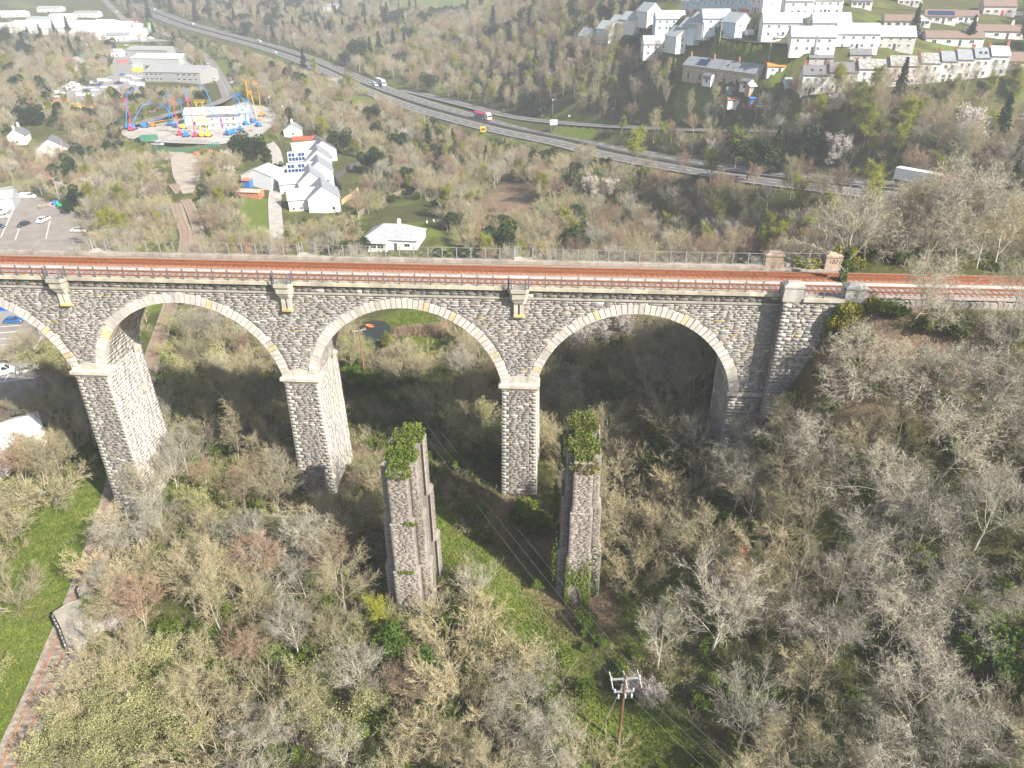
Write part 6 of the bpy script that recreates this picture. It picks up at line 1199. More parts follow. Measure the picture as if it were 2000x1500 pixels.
def proto(name, cfg, H, r, stems=1, spread=.0, mt=None, mc=None, leaves=None, seed=1, trunk_cut=1):
    g = Grow(seed); c = dict(BASE); c.update(cfg)
    for k in range(stems):
        a = k*2.4+g.r.uniform(-.4, .4); d = Vector((math.cos(a)*spread, math.sin(a)*spread, 1)); g.branch(Vector((math.cos(a)*spread*.6, math.sin(a)*spread*.6, -.6)) if stems > 1 else Vector((0, 0, -.8)), d, H*g.r.uniform(.8, 1.05), r, 0, c)
    rs = np.random.RandomState(seed)
    tr = tube_mesh('trunk', [t for t in g.tub if t[5] <= trunk_cut], mt or M_BARK)
    b = MB()
    for p, q, ra, rb, n, lev in g.tub:
        if lev > trunk_cut: b.tube(p, q, ra, rb, n, cap=False)
    parts = [(np.array(b.v).reshape(-1, 3), np.array(b.f, np.int32).reshape(-1, 4), 0)]
    P = g.tri; tm_ = tri_mesh('t', P, None, seed)
    V = np.empty(len(tm_.vertices)*3, np.float32); tm_.vertices.foreach_get('co', V); V = V.reshape(-1, 3)
    F3 = np.array([p.vertices[:] for p in tm_.polygons if p.loop_total == 3], np.int32).reshape(-1, 3); F4 = np.array([p.vertices[:] for p in tm_.polygons if p.loop_total == 4], np.int32).reshape(-1, 4)
    bpy.data.meshes.remove(tm_)
    VV = [parts[0][0], V]; off = len(parts[0][0]); F4 = np.concatenate([parts[0][1], F4+off]) if len(parts[0][1]) else F4+off; F3 = F3+off; midx4 = np.zeros(len(F4), int); mats = [mc or M_TW]
    if leaves:
        lm, size, frac, jit, n_ = leaves; pts = [np.array(q) for q, d in g.leafp]; sel = rs.randint(0, len(pts), n_); C = np.array(pts)[sel]+rs.normal(size=(n_, 3))*jit
        LV, LF = leaf_verts(C, size, rs); LF = LF+sum(len(v) for v in VV); VV.append(LV); F4 = np.concatenate([F4, LF]); midx4 = np.concatenate([midx4, np.ones(len(LF), int)]); mats.append(lm)
    me = np_mesh('crown', np.concatenate(VV), [F4, F3], mats=mats, midx=np.concatenate([midx4, np.zeros(len(F3), int)]))
    zt = float(np.concatenate(VV)[:, 2].max()); PROTO.setdefault(name, []).append((tr, me, zt)); return tr, me, zt
def conifer(name, H, rad, seed, m, dense=1.0, droop=.35, top=.06):
    rs = np.random.RandomState(seed); b = MB(); b.tube((0, 0, -.8), (0, 0, H*.97), H*.022, .02, 6); tr = b.mesh('trunk', M_BARKD, True)
    C = []; D = []; z = H*.08
    tris = []
    while z < H*.99:
        f = z/H; L = rad*(1-f)**.8*rs.uniform(.8, 1.1)+top; nb = int(7+5*(1-f))
        for k in range(nb):
            a = rs.uniform(0, 6.283); l = L*rs.uniform(.6, 1.1); p0 = np.array((0, 0, z)); q = np.array((math.cos(a)*l, math.sin(a)*l, z-l*droop*rs.uniform(.3, 1.2)+l*.1))
            ns = max(3, int(l*5*dense))
            for i in range(ns):
                t = (i+rs.rand())/ns; w_ = (.10+.35*(1-t))*l*.5+.15; c = p0*(1-t)+q*t+rs.normal(size=3)*np.array((w_*.35, w_*.35, .12)); C.append(c)
        z += H*.022/dense**.5+.12
    V, F = leaf_verts(C, max(.42, rad*.16), rs, up=.6, aspect=1.9); me = np_mesh('crown', V, F, m); PROTO.setdefault(name, []).append((tr, me, H))
def blob(name, H, rad, seed, m, n, size, twigs=True, mb=None):
    """leafy evergreen or ivy mass: clumps of leaves over an uneven dome"""
    rs = np.random.RandomState(seed); cl = [(rs.normal(size=3)*np.array((rad*.45, rad*.45, H*.16))+np.array((0, 0, H*.58)), rs.uniform(.25, .5)*rad) for _ in range(13)]; C = []
    for k in range(n):
        c, r = cl[rs.randint(len(cl))]; d = rs.normal(size=3); d /= np.linalg.norm(d); C.append(c+d*r*rs.uniform(.75, 1.05)*np.array((1, 1, .9)))
    C = np.array(C); C[:, 2] = np.maximum(C[:, 2], .15); V, F = leaf_verts(C, size, rs, up=.5, aspect=1.5)
    b = MB(); b.tube((0, 0, -.6), (0, 0, H*.6), .05*H*.4, .03, 6)
    for c, r in cl[:8]: b.tube((0, 0, H*.2), tuple(c), .06, .02, 5, cap=False)
    PROTO.setdefault(name, []).append((b.mesh('trunk', mb or M_BARKD, True), np_mesh('crown', V, F, m), H))
# bare broad-crowned trees, twisting oaks, many-stemmed willows, slim tall trees, and those in leaf or blossom
for sd in (3, 14, 25): proto('ash', {}, 9.0, .19, mt=M_BARK, mc=M_TW, seed=sd, trunk_cut=2)
for sd in (5, 17): proto('grey', dict(ang=[.7, .55, .55, .6], wob=[.06, .13, .16, .18, .2], kids=[11, 8, 8, 9]), 9.5, .18, mt=M_BARKP, mc=M_TWG, seed=sd, trunk_cut=2)
for sd in (8, 21): proto('oak', dict(wob=[.14, .38, .45, .45, .45], ang=[1.05, .85, .9, .9], len=[.72, .52, .5, .5], kids=[11, 9, 9, 9], up=[.03, .06, .05, .02, .02]), 7.5, .17, mt=M_BARK, mc=M_TWG, seed=sd, trunk_cut=2)
for sd in (4, 16): proto('willow', dict(seg=[5, 4, 3, 2], kids=[12, 10, 10], wob=[.16, .22, .25, .3], up=[.02, .06, .03, .02], start=[.2, .15, .1, .1], ang=[.6, .6, .7], len=[.48, .42, .42], tube=2, leaf_lev=2), 6.0, .07, stems=8, spread=.75, mt=M_BARK, mc=M_TW, seed=sd, trunk_cut=0)
for sd in (6, 19): proto('sallow', dict(seg=[4, 4, 3, 2], kids=[11, 10, 9], wob=[.16, .22, .25, .3], up=[.02, .06, .03, .02], start=[.2, .15, .1, .1], ang=[.65, .6, .7], len=[.5, .45, .42], tube=2, leaf_lev=2), 5.2, .06, stems=8, spread=.8, mt=M_BARK, mc=M_TWO, leaves=(M_CAT, .085, 1, .16, 6500), seed=sd, trunk_cut=0)
for sd in (7, 23): proto('slim', dict(ang=[.55, .6, .7, .7], start=[.22, .2, .15, .1], len=[.36, .5, .5, .5], kids=[18, 7, 7, 7], up=[.06, .14, .08, .05, .04]), 11.5, .13, mt=M_BARK, mc=M_TW, seed=sd)
for sd in (9, 31): proto('russet', dict(ang=[.65, .65, .7, .7], kids=[12, 8, 8, 7]), 8.5, .13, mt=M_BARK, mc=M_TWR, seed=sd)
for sd in (10, 33): proto('spring', dict(ang=[.6, .6, .7, .7], start=[.25, .2, .1, .1], len=[.42, .5, .5, .5], kids=[12, 6, 6, 5]), 9.5, .13, mt=M_BARK, mc=M_TWO, leaves=(M_LEAFY, .17, 1, .25, 5500), seed=sd)
for sd in (12,): proto('blossom', dict(kids=[8, 6, 6, 5]), 6.0, .12, mt=M_BARKD, mc=M_TWR, leaves=(M_BLOS, .13, 1, .14, 4500), seed=sd)
for sd in (13,): proto('ivied', dict(kids=[8, 6, 6, 6]), 8.5, .16, mt=M_BARK, mc=M_TWG, seed=sd)
conifer('spruce', 14, 3.4, 41, M_LEAFD); conifer('spruce', 11, 2.8, 43, M_LEAFD)
for sd in (51, 52): blob('evergreen', 7.5, 3.2, sd, M_LEAFD, 3400, .36)
for sd in (53, 54): blob('holly', 4.5, 2.2, sd, M_LEAFG, 3600, .2)
for sd in (55,): blob('bush', 2.2, 1.5, sd, M_LEAFB, 1500, .16)
for sd in (57,): blob('gorse', 1.8, 1.4, sd, plant_mat('gorse_flower', (0.30, 0.24, 0.03), (0.5, 0.38, 0.04), .2), 900, .18)
for sd in (61, 62): proto('bramble', dict(seg=[4, 3, 2], kids=[8, 7], wob=[.3, .35, .4], up=[-.05, -.02, 0], start=[.15, .1, .1], ang=[.8, .8], len=[.5, .5], tube=1, leaf_lev=1, rmin=.014), 2.0, .03, stems=16, spread=1.1, mt=M_BARK, mc=M_TWR, leaves=(M_LEAFB, .12, 1, .25, 900), seed=sd, trunk_cut=0)
for sd in (63, 64): proto('scrub', dict(seg=[4, 3, 2], kids=[9, 8], wob=[.22, .3, .35], up=[.02, .03, 0], start=[.15, .1, .1], ang=[.7, .7], len=[.5, .5], tube=1, leaf_lev=1, rmin=.012), 2.8, .03, stems=12, spread=.9, mt=M_BARK, mc=M_TW, seed=sd, trunk_cut=0)
_ntri = sum(len(m.polygons)*2 for v in PROTO.values() for t in v for m in t[:2]); print('proto tris ~', _ntri)
LOOK = {'ash': ('bare_tree', 'bare straw-coloured broad tree', 'tree'), 'grey': ('bare_tree', 'bare pale grey upswept tree', 'tree'), 'oak': ('oak_tree', 'bare oak with pale twisting limbs', 'tree'), 'willow': ('willow_tree', 'bare many-stemmed straw-coloured willow', 'tree'), 'sallow': ('sallow_tree', 'olive budding domed sallow', 'tree'),
        'slim': ('bare_tree', 'tall slim bare tree', 'tree'), 'russet': ('bare_tree', 'bare russet-brown tree', 'tree'), 'spring': ('leafing_tree', 'tree in fresh yellow-green leaf', 'tree'), 'blossom': ('blossom_tree', 'tree covered in white blossom', 'tree'), 'ivied': ('ivy_clad_tree', 'bare tree with ivy-covered trunk', 'tree'),
        'spruce': ('conifer_tree', 'dark green conifer', 'tree'), 'evergreen': ('evergreen_tree', 'dense dark evergreen tree', 'tree'), 'holly': ('holly_tree', 'rounded glossy green holly', 'tree'), 'bush': ('bush', 'low green bush', 'bush'), 'gorse': ('gorse_bush', 'yellow flowering gorse bush', 'bush'), 'scrub': ('shrub', 'low bare twiggy shrub', 'shrub'), 'bramble': ('bramble_patch', 'arching russet bramble clump', 'bramble')}
def ivy_column(h, seed):
    rs = np.random.RandomState(seed); n = 900; z = rs.uniform(.1, h, n); a = rs.uniform(0, 6.28, n); r = .35*(1-.5*z/h)*rs.uniform(.7, 1.5, n)
    V, F = leaf_verts(np.stack([np.cos(a)*r, np.sin(a)*r, z], -1), .2, rs); return np_mesh('ivy', V, F, M_LEAFG)
IVY = ivy_column(4.6, 77)
def plant(kind, x, y, scale, rz, where, var=None, z=None):
    vs = PROTO[kind]; tr, cr, zt = vs[var if var is not None else int((x*7.3+y*3.1)) % len(vs)]; nm, look, cat = LOOK[kind]
    t = thing(nm, look+' '+where, cat, (x, y, float(Hb(x, y))-.1 if z is None else z), rz, look+' '+where); t.scale = (scale, scale, scale*random.uniform(.92, 1.08))
    link('trunk', tr, t); link('crown', cr, t)
    if kind == 'ivied': link('ivy', IVY, t)
    TREES_XY.append((x, y, 2.2*scale)); PLANTED.append((t, look, where)); return t
TREES_XY = []; PLANTED = []
def hit_h(u, v, h):
    d = ray(u, v); p = CP[None]+d[None]*_tt[:, None]; g = p[:, 2]-Hb(p[:, 0], p[:, 1])-h; k = int(np.argmax(g < 0)); return p[k]
# --- where trees may stand
def pxpoly(pts): return [hit(*p)[:2] for p in pts]
OPEN = [[p[:2] for p in P] for P in (CARPARK, LOWPARK, YARD, GRAVEL, LOT, LOT2, FORECOURT, POND)]
OPEN += [pxpoly(p) for p in ([(1330, 0), (1135, 92), (1255, 114), (1330, 166), (1490, 162), (1560, 192), (1700, 180), (1900, 160), (2010, 148), (2010, -30), (1330, -30)], [(1345, 160), (1490, 160), (1540, 195), (1500, 212), (1420, 208), (1400, 185), (1345, 180)],
         [(550, 252), (620, 268), (665, 300), (735, 320), (720, 380), (690, 425), (560, 440), (545, 330)], [(700, 430), (790, 385), (860, 400), (870, 450), (900, 480), (890, 520), (700, 500)], [(470, 330), (545, 310), (550, 470), (475, 470)],
         [(0, 0), (210, 0), (270, 60), (250, 100), (180, 82), (60, 78), (0, 62)], [(5, 262), (70, 245), (150, 262), (125, 315), (15, 300)], [(222, 170), (262, 95), (340, 85), (395, 155), (400, 172), (290, 180)], [(775, -10), (940, -10), (935, 28), (780, 22)],
         [(905, 400), (1010, 350), (1060, 400), (1020, 450), (930, 445)], [(690, 590), (870, 590), (900, 625), (870, 700), (845, 730), (815, 680), (760, 640), (700, 650)])]
GLADES = [pxpoly(p) for p in ([(690, 830), (780, 800), (900, 830), (985, 900), (990, 965), (1085, 1000), (1095, 1165), (1190, 1320), (1195, 1470), (1110, 1330), (1040, 1240), (960, 1180), (880, 1090), (835, 1010), (830, 960), (700, 940)], [(1170, 1140), (1280, 1140), (1300, 1230), (1280, 1330), (1200, 1300)], [(690, 760), (880, 745), (880, 800), (700, 830)], [(1150, 740), (1215, 740), (1235, 860), (1180, 880)], [(1240, 1380), (1330, 1400), (1330, 1500), (1220, 1500)], [(0, 1060), (90, 1000), (175, 880), (225, 950), (165, 1110), (105, 1190), (115, 1255), (60, 1370), (0, 1490)])]
LINES = [(A_ROAD, 13.5), (SLIP, 5.2), (WORKS_ROAD, 6.5), (WORKS_LANE, 4.5), (LANE, 3.5), (BRANCH, 3.4), (SIDING, 3.0), (STREET, 5), (STREET2, 5)]
def allowed(x, y, pad=0.0, low=False):
    ok = np.ones(np.shape(x), bool)
    for P in OPEN: ok &= ~in_poly(x, y, P)
    if not low:
        for P in GLADES: ok &= ~in_poly(x, y, P)
    for L, r in LINES:
        d, _ = seg_dist(x, y, L); ok &= d > r+pad
    keep_ = (RS.rand(*np.shape(x)) < .07) if low else False
    for pts, r in GRASS:
        d, _ = seg_dist(x, y, [(*p[:2], 0) for p in pts]); ok &= (d > r*.9) | keep_
    ok &= ~((x > -120) & (x < 34) & (y > -1.5) & (y < 10.5) & (np.abs((x+PITCHX*8) % PITCHX-np.where((x+PITCHX*8) % PITCHX > PITCHX/2, PITCHX, 0)) < 4.5))
    ok &= ~((x > 29) & (y > -3.0) & (y < 11.8)); ok &= low | ~((x > 28) & (x < 41) & (y > -8) & (y < 0)); ok &= ~((np.abs(x+11.3) < 4.2) & (y > -24) & (y < -11)); ok &= ~((np.abs(x-8.1) < 4.2) & (y > -21) & (y < -7.8))
    return ok
def screen(x, y, z):
    d = np.stack([x-CP[0], y-CP[1], z-CP[2]], -1); wz = d@_F; return 1000+FPX*(d@_R)/wz, 750-FPX*(d@_U)/wz, wz
# things a near tree must not stand in front of
CLEAR = [([(262, 4), (364, 42), (525, 84), (640, 126), (640, 145), (525, 108), (364, 64), (262, 24)], 900), ([(690, 600), (885, 600), (885, 655), (700, 668)], 178), ([(150, 720), (230, 720), (372, 1000), (248, 1000)], 88), ([(563, 735), (640, 735), (702, 960), (605, 945)], 88), ([(983, 740), (1053, 740), (1053, 935), (983, 955)], 88), ([(745, 825), (812, 825), (850, 1165), (765, 1175)], 68), ([(1090, 820), (1165, 820), (1165, 1075), (1090, 1135)], 71),
         ([(830, 990), (880, 1000), (1060, 1220), (1000, 1210)], 80), ([(1190, 1320), (1250, 1320), (1235, 1460), (1195, 1460)], 60), ([(100, 1120), (200, 1120), (190, 1260), (110, 1260)], 75), ([(660, 640), (980, 640), (980, 740), (670, 740)], 105), ([(1420, 590), (1520, 560), (1640, 560), (1600, 650), (1490, 800), (1425, 800)], 92),
         ([(205, 930), (235, 930), (215, 1010), (195, 1010)], 85), ([(0, 440), (1480, 480), (1480, 560), (0, 530)], 150), ([(250, 600), (345, 590), (300, 740), (270, 740)], 150), ([(705, 425), (810, 420), (815, 490), (720, 490)], 228), ([(555, 270), (690, 270), (680, 410), (560, 430)], 290), ([(0, 590), (100, 640), (60, 700), (0, 720)], 120),
         ([(500, 72), (700, 130), (1000, 215), (1130, 255), (1130, 300), (960, 270), (760, 195), (560, 120)], 420), ([(920, 205), (985, 210), (985, 245), (920, 240)], 440), ([(735, 145), (770, 145), (775, 180), (735, 178)], 560), ([(235, 190), (535, 180), (530, 290), (240, 290)], 385), ([(0, 370), (170, 370), (175, 470), (0, 480)], 240),
         ([(1325, 95), (1480, 95), (1480, 150), (1325, 150)], 275), ([(1540, 95), (1960, 75), (1960, 145), (1700, 172), (1545, 185)], 241), ([(1140, 20), (1480, 10), (1480, 85), (1270, 105)], 340), ([(1500, 0), (2000, 0), (2000, 95), (1500, 110)], 290), ([(335, 290), (398, 290), (385, 470), (345, 470)], 290), ([(470, 320), (548, 250), (548, 440), (470, 440)], 300),
         ([(225, 85), (395, 85), (395, 165), (225, 165)], 560), ([(1140, 285), (1400, 325), (1400, 340), (1150, 302)], 290), ([(340, 30), (450, 70), (465, 190), (400, 190), (395, 110), (300, 60)], 600)]
def blocks_view(x, y, h, wid):
    z = float(Hb(x, y)); D = math.hypot(x-CP[0], y-CP[1])
    u0, v0, w0 = screen(x, y, z+h*.25); u1, v1, w1 = screen(x, y, z+h*.9); r = FPX*wid*.6/w0
    U = np.array([u0-r, u0, u0+r, u1-r*.6, u1, u1+r*.6, (u0+u1)/2]); Vv = np.array([v0, v0, v0, v1, v1, v1, (v0+v1)/2])
    for P, dmax in CLEAR:
        if D < dmax and in_poly(U, Vv, P).any(): return True
    return False
# --- chosen trees: crown-top point, height, kind
BANK, GLADE, FRONT, REAR, LINESIDE = 'on the steep bank below the abutment', 'in the valley around the ruined piers', 'on the valley floor beside the branch line', 'behind the viaduct arches', 'beside the deck-level track past the abutment'
HAND = [(1420, 1110, 14, 'grey', GLADE), (1470, 1330, 11, 'grey', GLADE), (1380, 1010, 9, 'ash', BANK), (1450, 905, 8.5, 'oak', BANK), (1210, 905, 8.5, 'willow', GLADE), (1255, 960, 8, 'willow', GLADE), (1190, 1010, 6.5, 'willow', GLADE), (640, 955, 11.5, 'ash', GLADE), (575, 985, 11, 'oak', GLADE), (520, 900, 10.5, 'ash', GLADE), (480, 1000, 9.5, 'grey', GLADE), (400, 1120, 10, 'slim', FRONT), (350, 1100, 9, 'ash', FRONT),
        (430, 1060, 10.5, 'slim', GLADE), (260, 995, 9.5, 'oak', FRONT), (215, 1040, 7, 'willow', FRONT), (60, 905, 8.5, 'willow', FRONT), (110, 760, 8.5, 'ash', FRONT), (40, 770, 8, 'ash', FRONT), (20, 1000, 7, 'willow', FRONT), (330, 760, 7, 'sallow', GLADE), (400, 770, 6.5, 'slim', GLADE), (440, 790, 11, 'slim', GLADE), (465, 780, 11, 'slim', GLADE), (330, 830, 6, 'willow', FRONT),
        (540, 880, 8, 'grey', GLADE), (920, 1110, 6.5, 'grey', GLADE), (870, 1180, 5.5, 'willow', GLADE), (700, 1270, 8.5, 'grey', GLADE), (650, 1330, 6, 'sallow', GLADE), (920, 1240, 8, 'willow', GLADE), (890, 1330, 6.5, 'willow', GLADE), (1040, 1330, 9, 'oak', GLADE), (1090, 1400, 7, 'oak', GLADE), (560, 1370, 8, 'ash', GLADE), (480, 1390, 8, 'oak', GLADE), (660, 1430, 7, 'grey', GLADE), (400, 1420, 6, 'willow', GLADE), (820, 1450, 6, 'willow', GLADE),
        (230, 1380, 5.5, 'sallow', FRONT), (150, 1400, 5.5, 'sallow', FRONT), (280, 1400, 5.5, 'sallow', FRONT), (110, 1450, 5, 'sallow', FRONT), (240, 1230, 6.5, 'ash', FRONT), (200, 1260, 5.5, 'willow', FRONT), (290, 1290, 5.5, 'sallow', FRONT), (120, 1290, 4.5, 'oak', FRONT), (10, 1130, 5, 'willow', FRONT), (1270, 1330, 3.6, 'blossom', GLADE), (1240, 1325, 3.0, 'blossom', GLADE), (750, 1170, 5, 'spring', GLADE), (790, 1240, 5, 'holly', GLADE), (740, 1210, 4, 'sallow', GLADE),
        (950, 750, 8.5, 'slim', REAR), (880, 790, 6, 'willow', REAR), (920, 800, 6.5, 'sallow', REAR), (860, 745, 7, 'willow', REAR), (905, 690, 8, 'grey', REAR), (880, 660, 7, 'ash', REAR), (790, 680, 7, 'willow', REAR), (770, 700, 6, 'willow', REAR), (725, 690, 5, 'ash', REAR), (750, 650, 5, 'spring', REAR), (700, 720, 4.5, 'holly', REAR), (390, 600, 11, 'oak', REAR), (430, 640, 8, 'ash', REAR), (470, 650, 7, 'russet', REAR), (380, 690, 8, 'sallow', REAR), (450, 700, 8, 'willow', REAR), (500, 740, 7, 'willow', REAR), (130, 690, 8, 'willow', REAR), (110, 660, 8, 'sallow', REAR),
        (1240, 770, 8, 'russet', REAR), (1170, 630, 7, 'blossom', REAR), (1130, 640, 7, 'blossom', REAR), (1220, 625, 7, 'blossom', REAR), (1100, 720, 8, 'oak', REAR), (1080, 790, 6, 'willow', GLADE), (1310, 700, 10, 'ash', REAR), (1340, 780, 8, 'willow', REAR), (1270, 690, 9, 'grey', REAR), (1300, 870, 6, 'holly', BANK), (1350, 900, 6, 'willow', BANK), (1480, 930, 8, 'ash', BANK), (1420, 770, 8, 'grey', BANK),
        (1700, 640, 9, 'oak', BANK), (1830, 640, 9, 'oak', BANK), (1960, 680, 10, 'oak', BANK), (1620, 800, 9, 'oak', BANK), (1750, 860, 10, 'oak', BANK), (1880, 800, 10, 'oak', BANK), (1600, 940, 9, 'ash', BANK), (1700, 1000, 9, 'oak', BANK), (1830, 960, 10, 'oak', BANK), (1960, 930, 10, 'grey', BANK), (1900, 1090, 9, 'oak', BANK), (1760, 1150, 10, 'oak', BANK), (1650, 1200, 9, 'oak', BANK), (1580, 1300, 8, 'ash', BANK), (1830, 1290, 10, 'oak', BANK), (1960, 1220, 5, 'holly', BANK), (1930, 1270, 4.2, 'holly', BANK), (1985, 1290, 4.5, 'holly', BANK), (1700, 1380, 8, 'ash', BANK), (1900, 1400, 10, 'grey', BANK), (1800, 1440, 8, 'oak', BANK), (1560, 880, 8, 'ash', BANK), (1660, 1090, 8, 'grey', BANK), (1520, 1000, 8, 'ash', BANK),
        (1680, 395, 11, 'ivied', LINESIDE), (1745, 400, 10, 'oak', LINESIDE), (1650, 400, 10, 'grey', LINESIDE), (1920, 345, 13, 'oak', LINESIDE), (1960, 360, 12, 'grey', LINESIDE), (1840, 365, 12, 'oak', LINESIDE), (1800, 385, 10, 'oak', LINESIDE), (1600, 400, 9, 'ash', LINESIDE), (1710, 410, 9, 'ash', LINESIDE), (1880, 370, 12, 'ash', LINESIDE), (1990, 380, 11, 'ash', LINESIDE), (1560, 410, 8, 'ash', LINESIDE), (1780, 400, 9, 'slim', LINESIDE)]
WR, WN = 'in the wood beyond the main road', 'in the wood between the viaduct and the main road'
HAND += [(752, 15, 22, 'spruce', WR), (738, 70, 18, 'spruce', WR), (766, 55, 19, 'spruce', WR), (722, 88, 15, 'spruce', WR), (788, 60, 16, 'spruce', WR), (700, 80, 15, 'evergreen', WR), (589, 95, 17, 'spruce', WN), (612, 112, 12, 'spring', WN), (470, 265, 9.5, 'evergreen', WN), (495, 268, 9.5, 'evergreen', WN), (520, 290, 6, 'evergreen', WN), (1470, 275, 12, 'evergreen', WN), (1550, 262, 12, 'evergreen', WN), (1520, 270, 11, 'spruce', WN), (1690, 168, 13, 'spring', WR), (1705, 205, 12, 'spring', WR), (1240, 248, 14, 'spring', WN), (1445, 265, 11, 'spring', WN), (1405, 290, 10, 'spring', WN), (860, 368, 7, 'spruce', WN), (872, 385, 7, 'evergreen', WN), (880, 415, 6, 'evergreen', WN), (1905, 215, 12, 'blossom', WR), (1650, 270, 10, 'blossom', WN), (1190, 350, 8, 'blossom', WN), (1160, 350, 8, 'blossom', WN), (1250, 330, 7, 'holly', WN), (1140, 335, 8, 'holly', WN), (1900, 235, 12, 'grey', WR), (100, 40, 14, 'spruce', WR), (128, 42, 15, 'spruce', WR), (120, 90, 14, 'spruce', WN), (5, 60, 16, 'evergreen', WR), (1795, 20, 9, 'spruce', 'among the hill bungalows'), (1905, 38, 9, 'spruce', 'among the hill bungalows'), (540, 320, 4, 'holly', WN), (700, 470, 6, 'evergreen', WN), (680, 475, 5, 'holly', WN)]
for u, v, h, k, wh in HAND:
    p = hit_h(u, v, h*.97); zt = np.mean([t[2] for t in PROTO[k]])
    if not allowed(np.array(p[0]), np.array(p[1])):
        for rr_ in (1.5, 3, 4.5):
            done = False
            for a in np.arange(0, 6.28, .52):
                q = (p[0]+rr_*math.cos(a), p[1]+rr_*math.sin(a))
                if allowed(np.array(q[0]), np.array(q[1])): p = (*q, 0); done = True; break
            if done: break
    plant(k, float(p[0]), float(p[1]), h*1.12/zt, random.uniform(0, 6.28), wh).scale[0:2] = [h*1.12/zt*(1.15 if wh in (GLADE, FRONT, BANK) else 1.0)]*2
# --- the rest: scattered over the ground wherever trees may stand
def scatter(step, dmin, dmax, low=False):
    x0, x1, y0, y1 = (-150, 170, -60, 170) if dmax < 190 else ((-420, 330, 60, 480) if dmax < 480 else (-1100, 800, 250, 1500))
    xs, ys = np.meshgrid(np.arange(x0, x1, step), np.arange(y0, y1, step)); xs = xs.ravel()+RS.uniform(-.42, .42, xs.size)*step; ys = ys.ravel()+RS.uniform(-.42, .42, ys.size)*step
    D = np.hypot(xs-CP[0], ys-CP[1]); k = (D >= dmin) & (D < dmax); xs, ys = xs[k], ys[k]
    zs = Hb(xs, ys); u, v, wz = screen(xs, ys, zs+4); k = (wz > 5) & (u > -160) & (u < 2160) & (v > -60) & (v < 1700); xs, ys = xs[k], ys[k]
    k = allowed(xs, ys, 0.0, low); return xs[k], ys[k]
cand = []
def noise2(x, y, s, ph): return math.sin(x/s+ph)*math.cos(y/s*1.3+ph*2)+.5*math.sin((x+y)/s*2.1+ph*3)
def pick_kind(x, y, D, r):
    n1, n2 = noise2(x, y, 23, 1.7), noise2(x, y, 61, 4.2)
    if D < 170:
        if x > 25: return r.choice(['oak', 'oak', 'ash', 'grey', 'ash', 'holly' if r.random() < .25 else 'ash'])
        return r.choice(['willow', 'willow', 'ash', 'grey', 'sallow' if x < -30 or n1 > 0 else 'willow', 'ash', 'russet'])
    q = r.random()
    if x > 40 and D < 330:
        return 'spring' if q < .17+.1*(n1 > .4) else 'blossom' if q < .22 else 'spruce' if q < .25 else 'holly' if q < .31 else r.choice(['ash', 'russet', 'slim', 'grey', 'ash', 'russet'])
    if x > -60 and 300 < D < 700: return 'spring' if q < .10+.15*(n1 > .5) else 'evergreen' if q < .16+.2*(n2 > .8) else 'spruce' if q < .20 else 'blossom' if q < .225 else r.choice(['slim', 'russet', 'slim', 'ash', 'russet', 'slim'])
    if D > 700: return 'evergreen' if q < .16 else 'spruce' if q < .26 else r.choice(['ash', 'russet', 'grey', 'slim'])
    return 'spring' if q < .06 else 'holly' if q < .12 else 'evergreen' if q < .15 else 'blossom' if q < .17 else 'sallow' if q < .24 else r.choice(['ash', 'ash', 'grey', 'russet', 'willow'])
TXY = np.array([t[:2] for t in TREES_XY])
rr = random.Random(5)
SIZE = {'ash': (7, 11), 'grey': (7, 11), 'oak': (7, 10), 'willow': (4.5, 7.5), 'sallow': (4, 6), 'slim': (9, 14), 'russet': (7, 11), 'spring': (7, 12), 'blossom': (5, 8), 'spruce': (9, 16), 'evergreen': (7, 11), 'holly': (3, 5.5), 'bush': (1.2, 2.4), 'scrub': (1.6, 3), 'bramble': (.9, 1.7)}
for step, d0, d1 in ((5.2, 20, 180), (4.7, 180, 300), (5.6, 300, 470), (7.6, 470, 800), (12, 800, 1500)):
    X, Y = scatter(step, d0, d1)
    for x, y in zip(X, Y):
        x, y = float(x), float(y); D = math.hypot(x-CP[0], y-CP[1])
        if D < 180 and np.min(np.hypot(TXY[:, 0]-x, TXY[:, 1]-y)) < 3.6: continue
        k = pick_kind(x, y, D, rr); lo, hi = SIZE[k]; h = rr.uniform(lo, hi)*(1.0 if D < 470 else 1.25)
        for f_ in (1.0, .7, .5):
            if not blocks_view(x, y, h*f_, h*f_*.35): h *= f_; break
        if blocks_view(x, y, h, h*.35):
            k = rr.choice(['bramble', 'scrub', 'bramble']) if D < 180 else 'holly'; h = rr.uniform(1, 1.8) if D < 180 else 2.5
            if blocks_view(x, y, h, 1.2): continue
        u, v, wz = screen(x, y, float(Hb(x, y))+h*.5); inside = -30 < u < 2030 and -10 < v < 1530
        cand.append((h/wz*(1.0 if inside else .2)*(0.3 if k in ('bramble', 'scrub') else 1), k, x, y, h, rr.uniform(0, 6.28)))
cand.sort(key=lambda c: -c[0])
def where_of(x, y):
    if x > 29 and y < -2: return BANK
    if x > 29 and y < 40: return LINESIDE
    if y < 0: return FRONT if x < -45 else GLADE
    if y < 95: return REAR
    return 'in the wood between the viaduct and the main road' if y < 260 else 'in the wood beyond the main road'
NKEEP = 300-len(HAND); kept = [c for c in cand if c[1] not in ('bramble', 'scrub')][:NKEEP]; kid = set(id(c) for c in kept)
for s_, k, x, y, h, rz in kept: plant(k, x, y, h/np.mean([t[2] for t in PROTO[k]]), rz, where_of(x, y))
rest_ = [c for c in cand if id(c) not in kid]
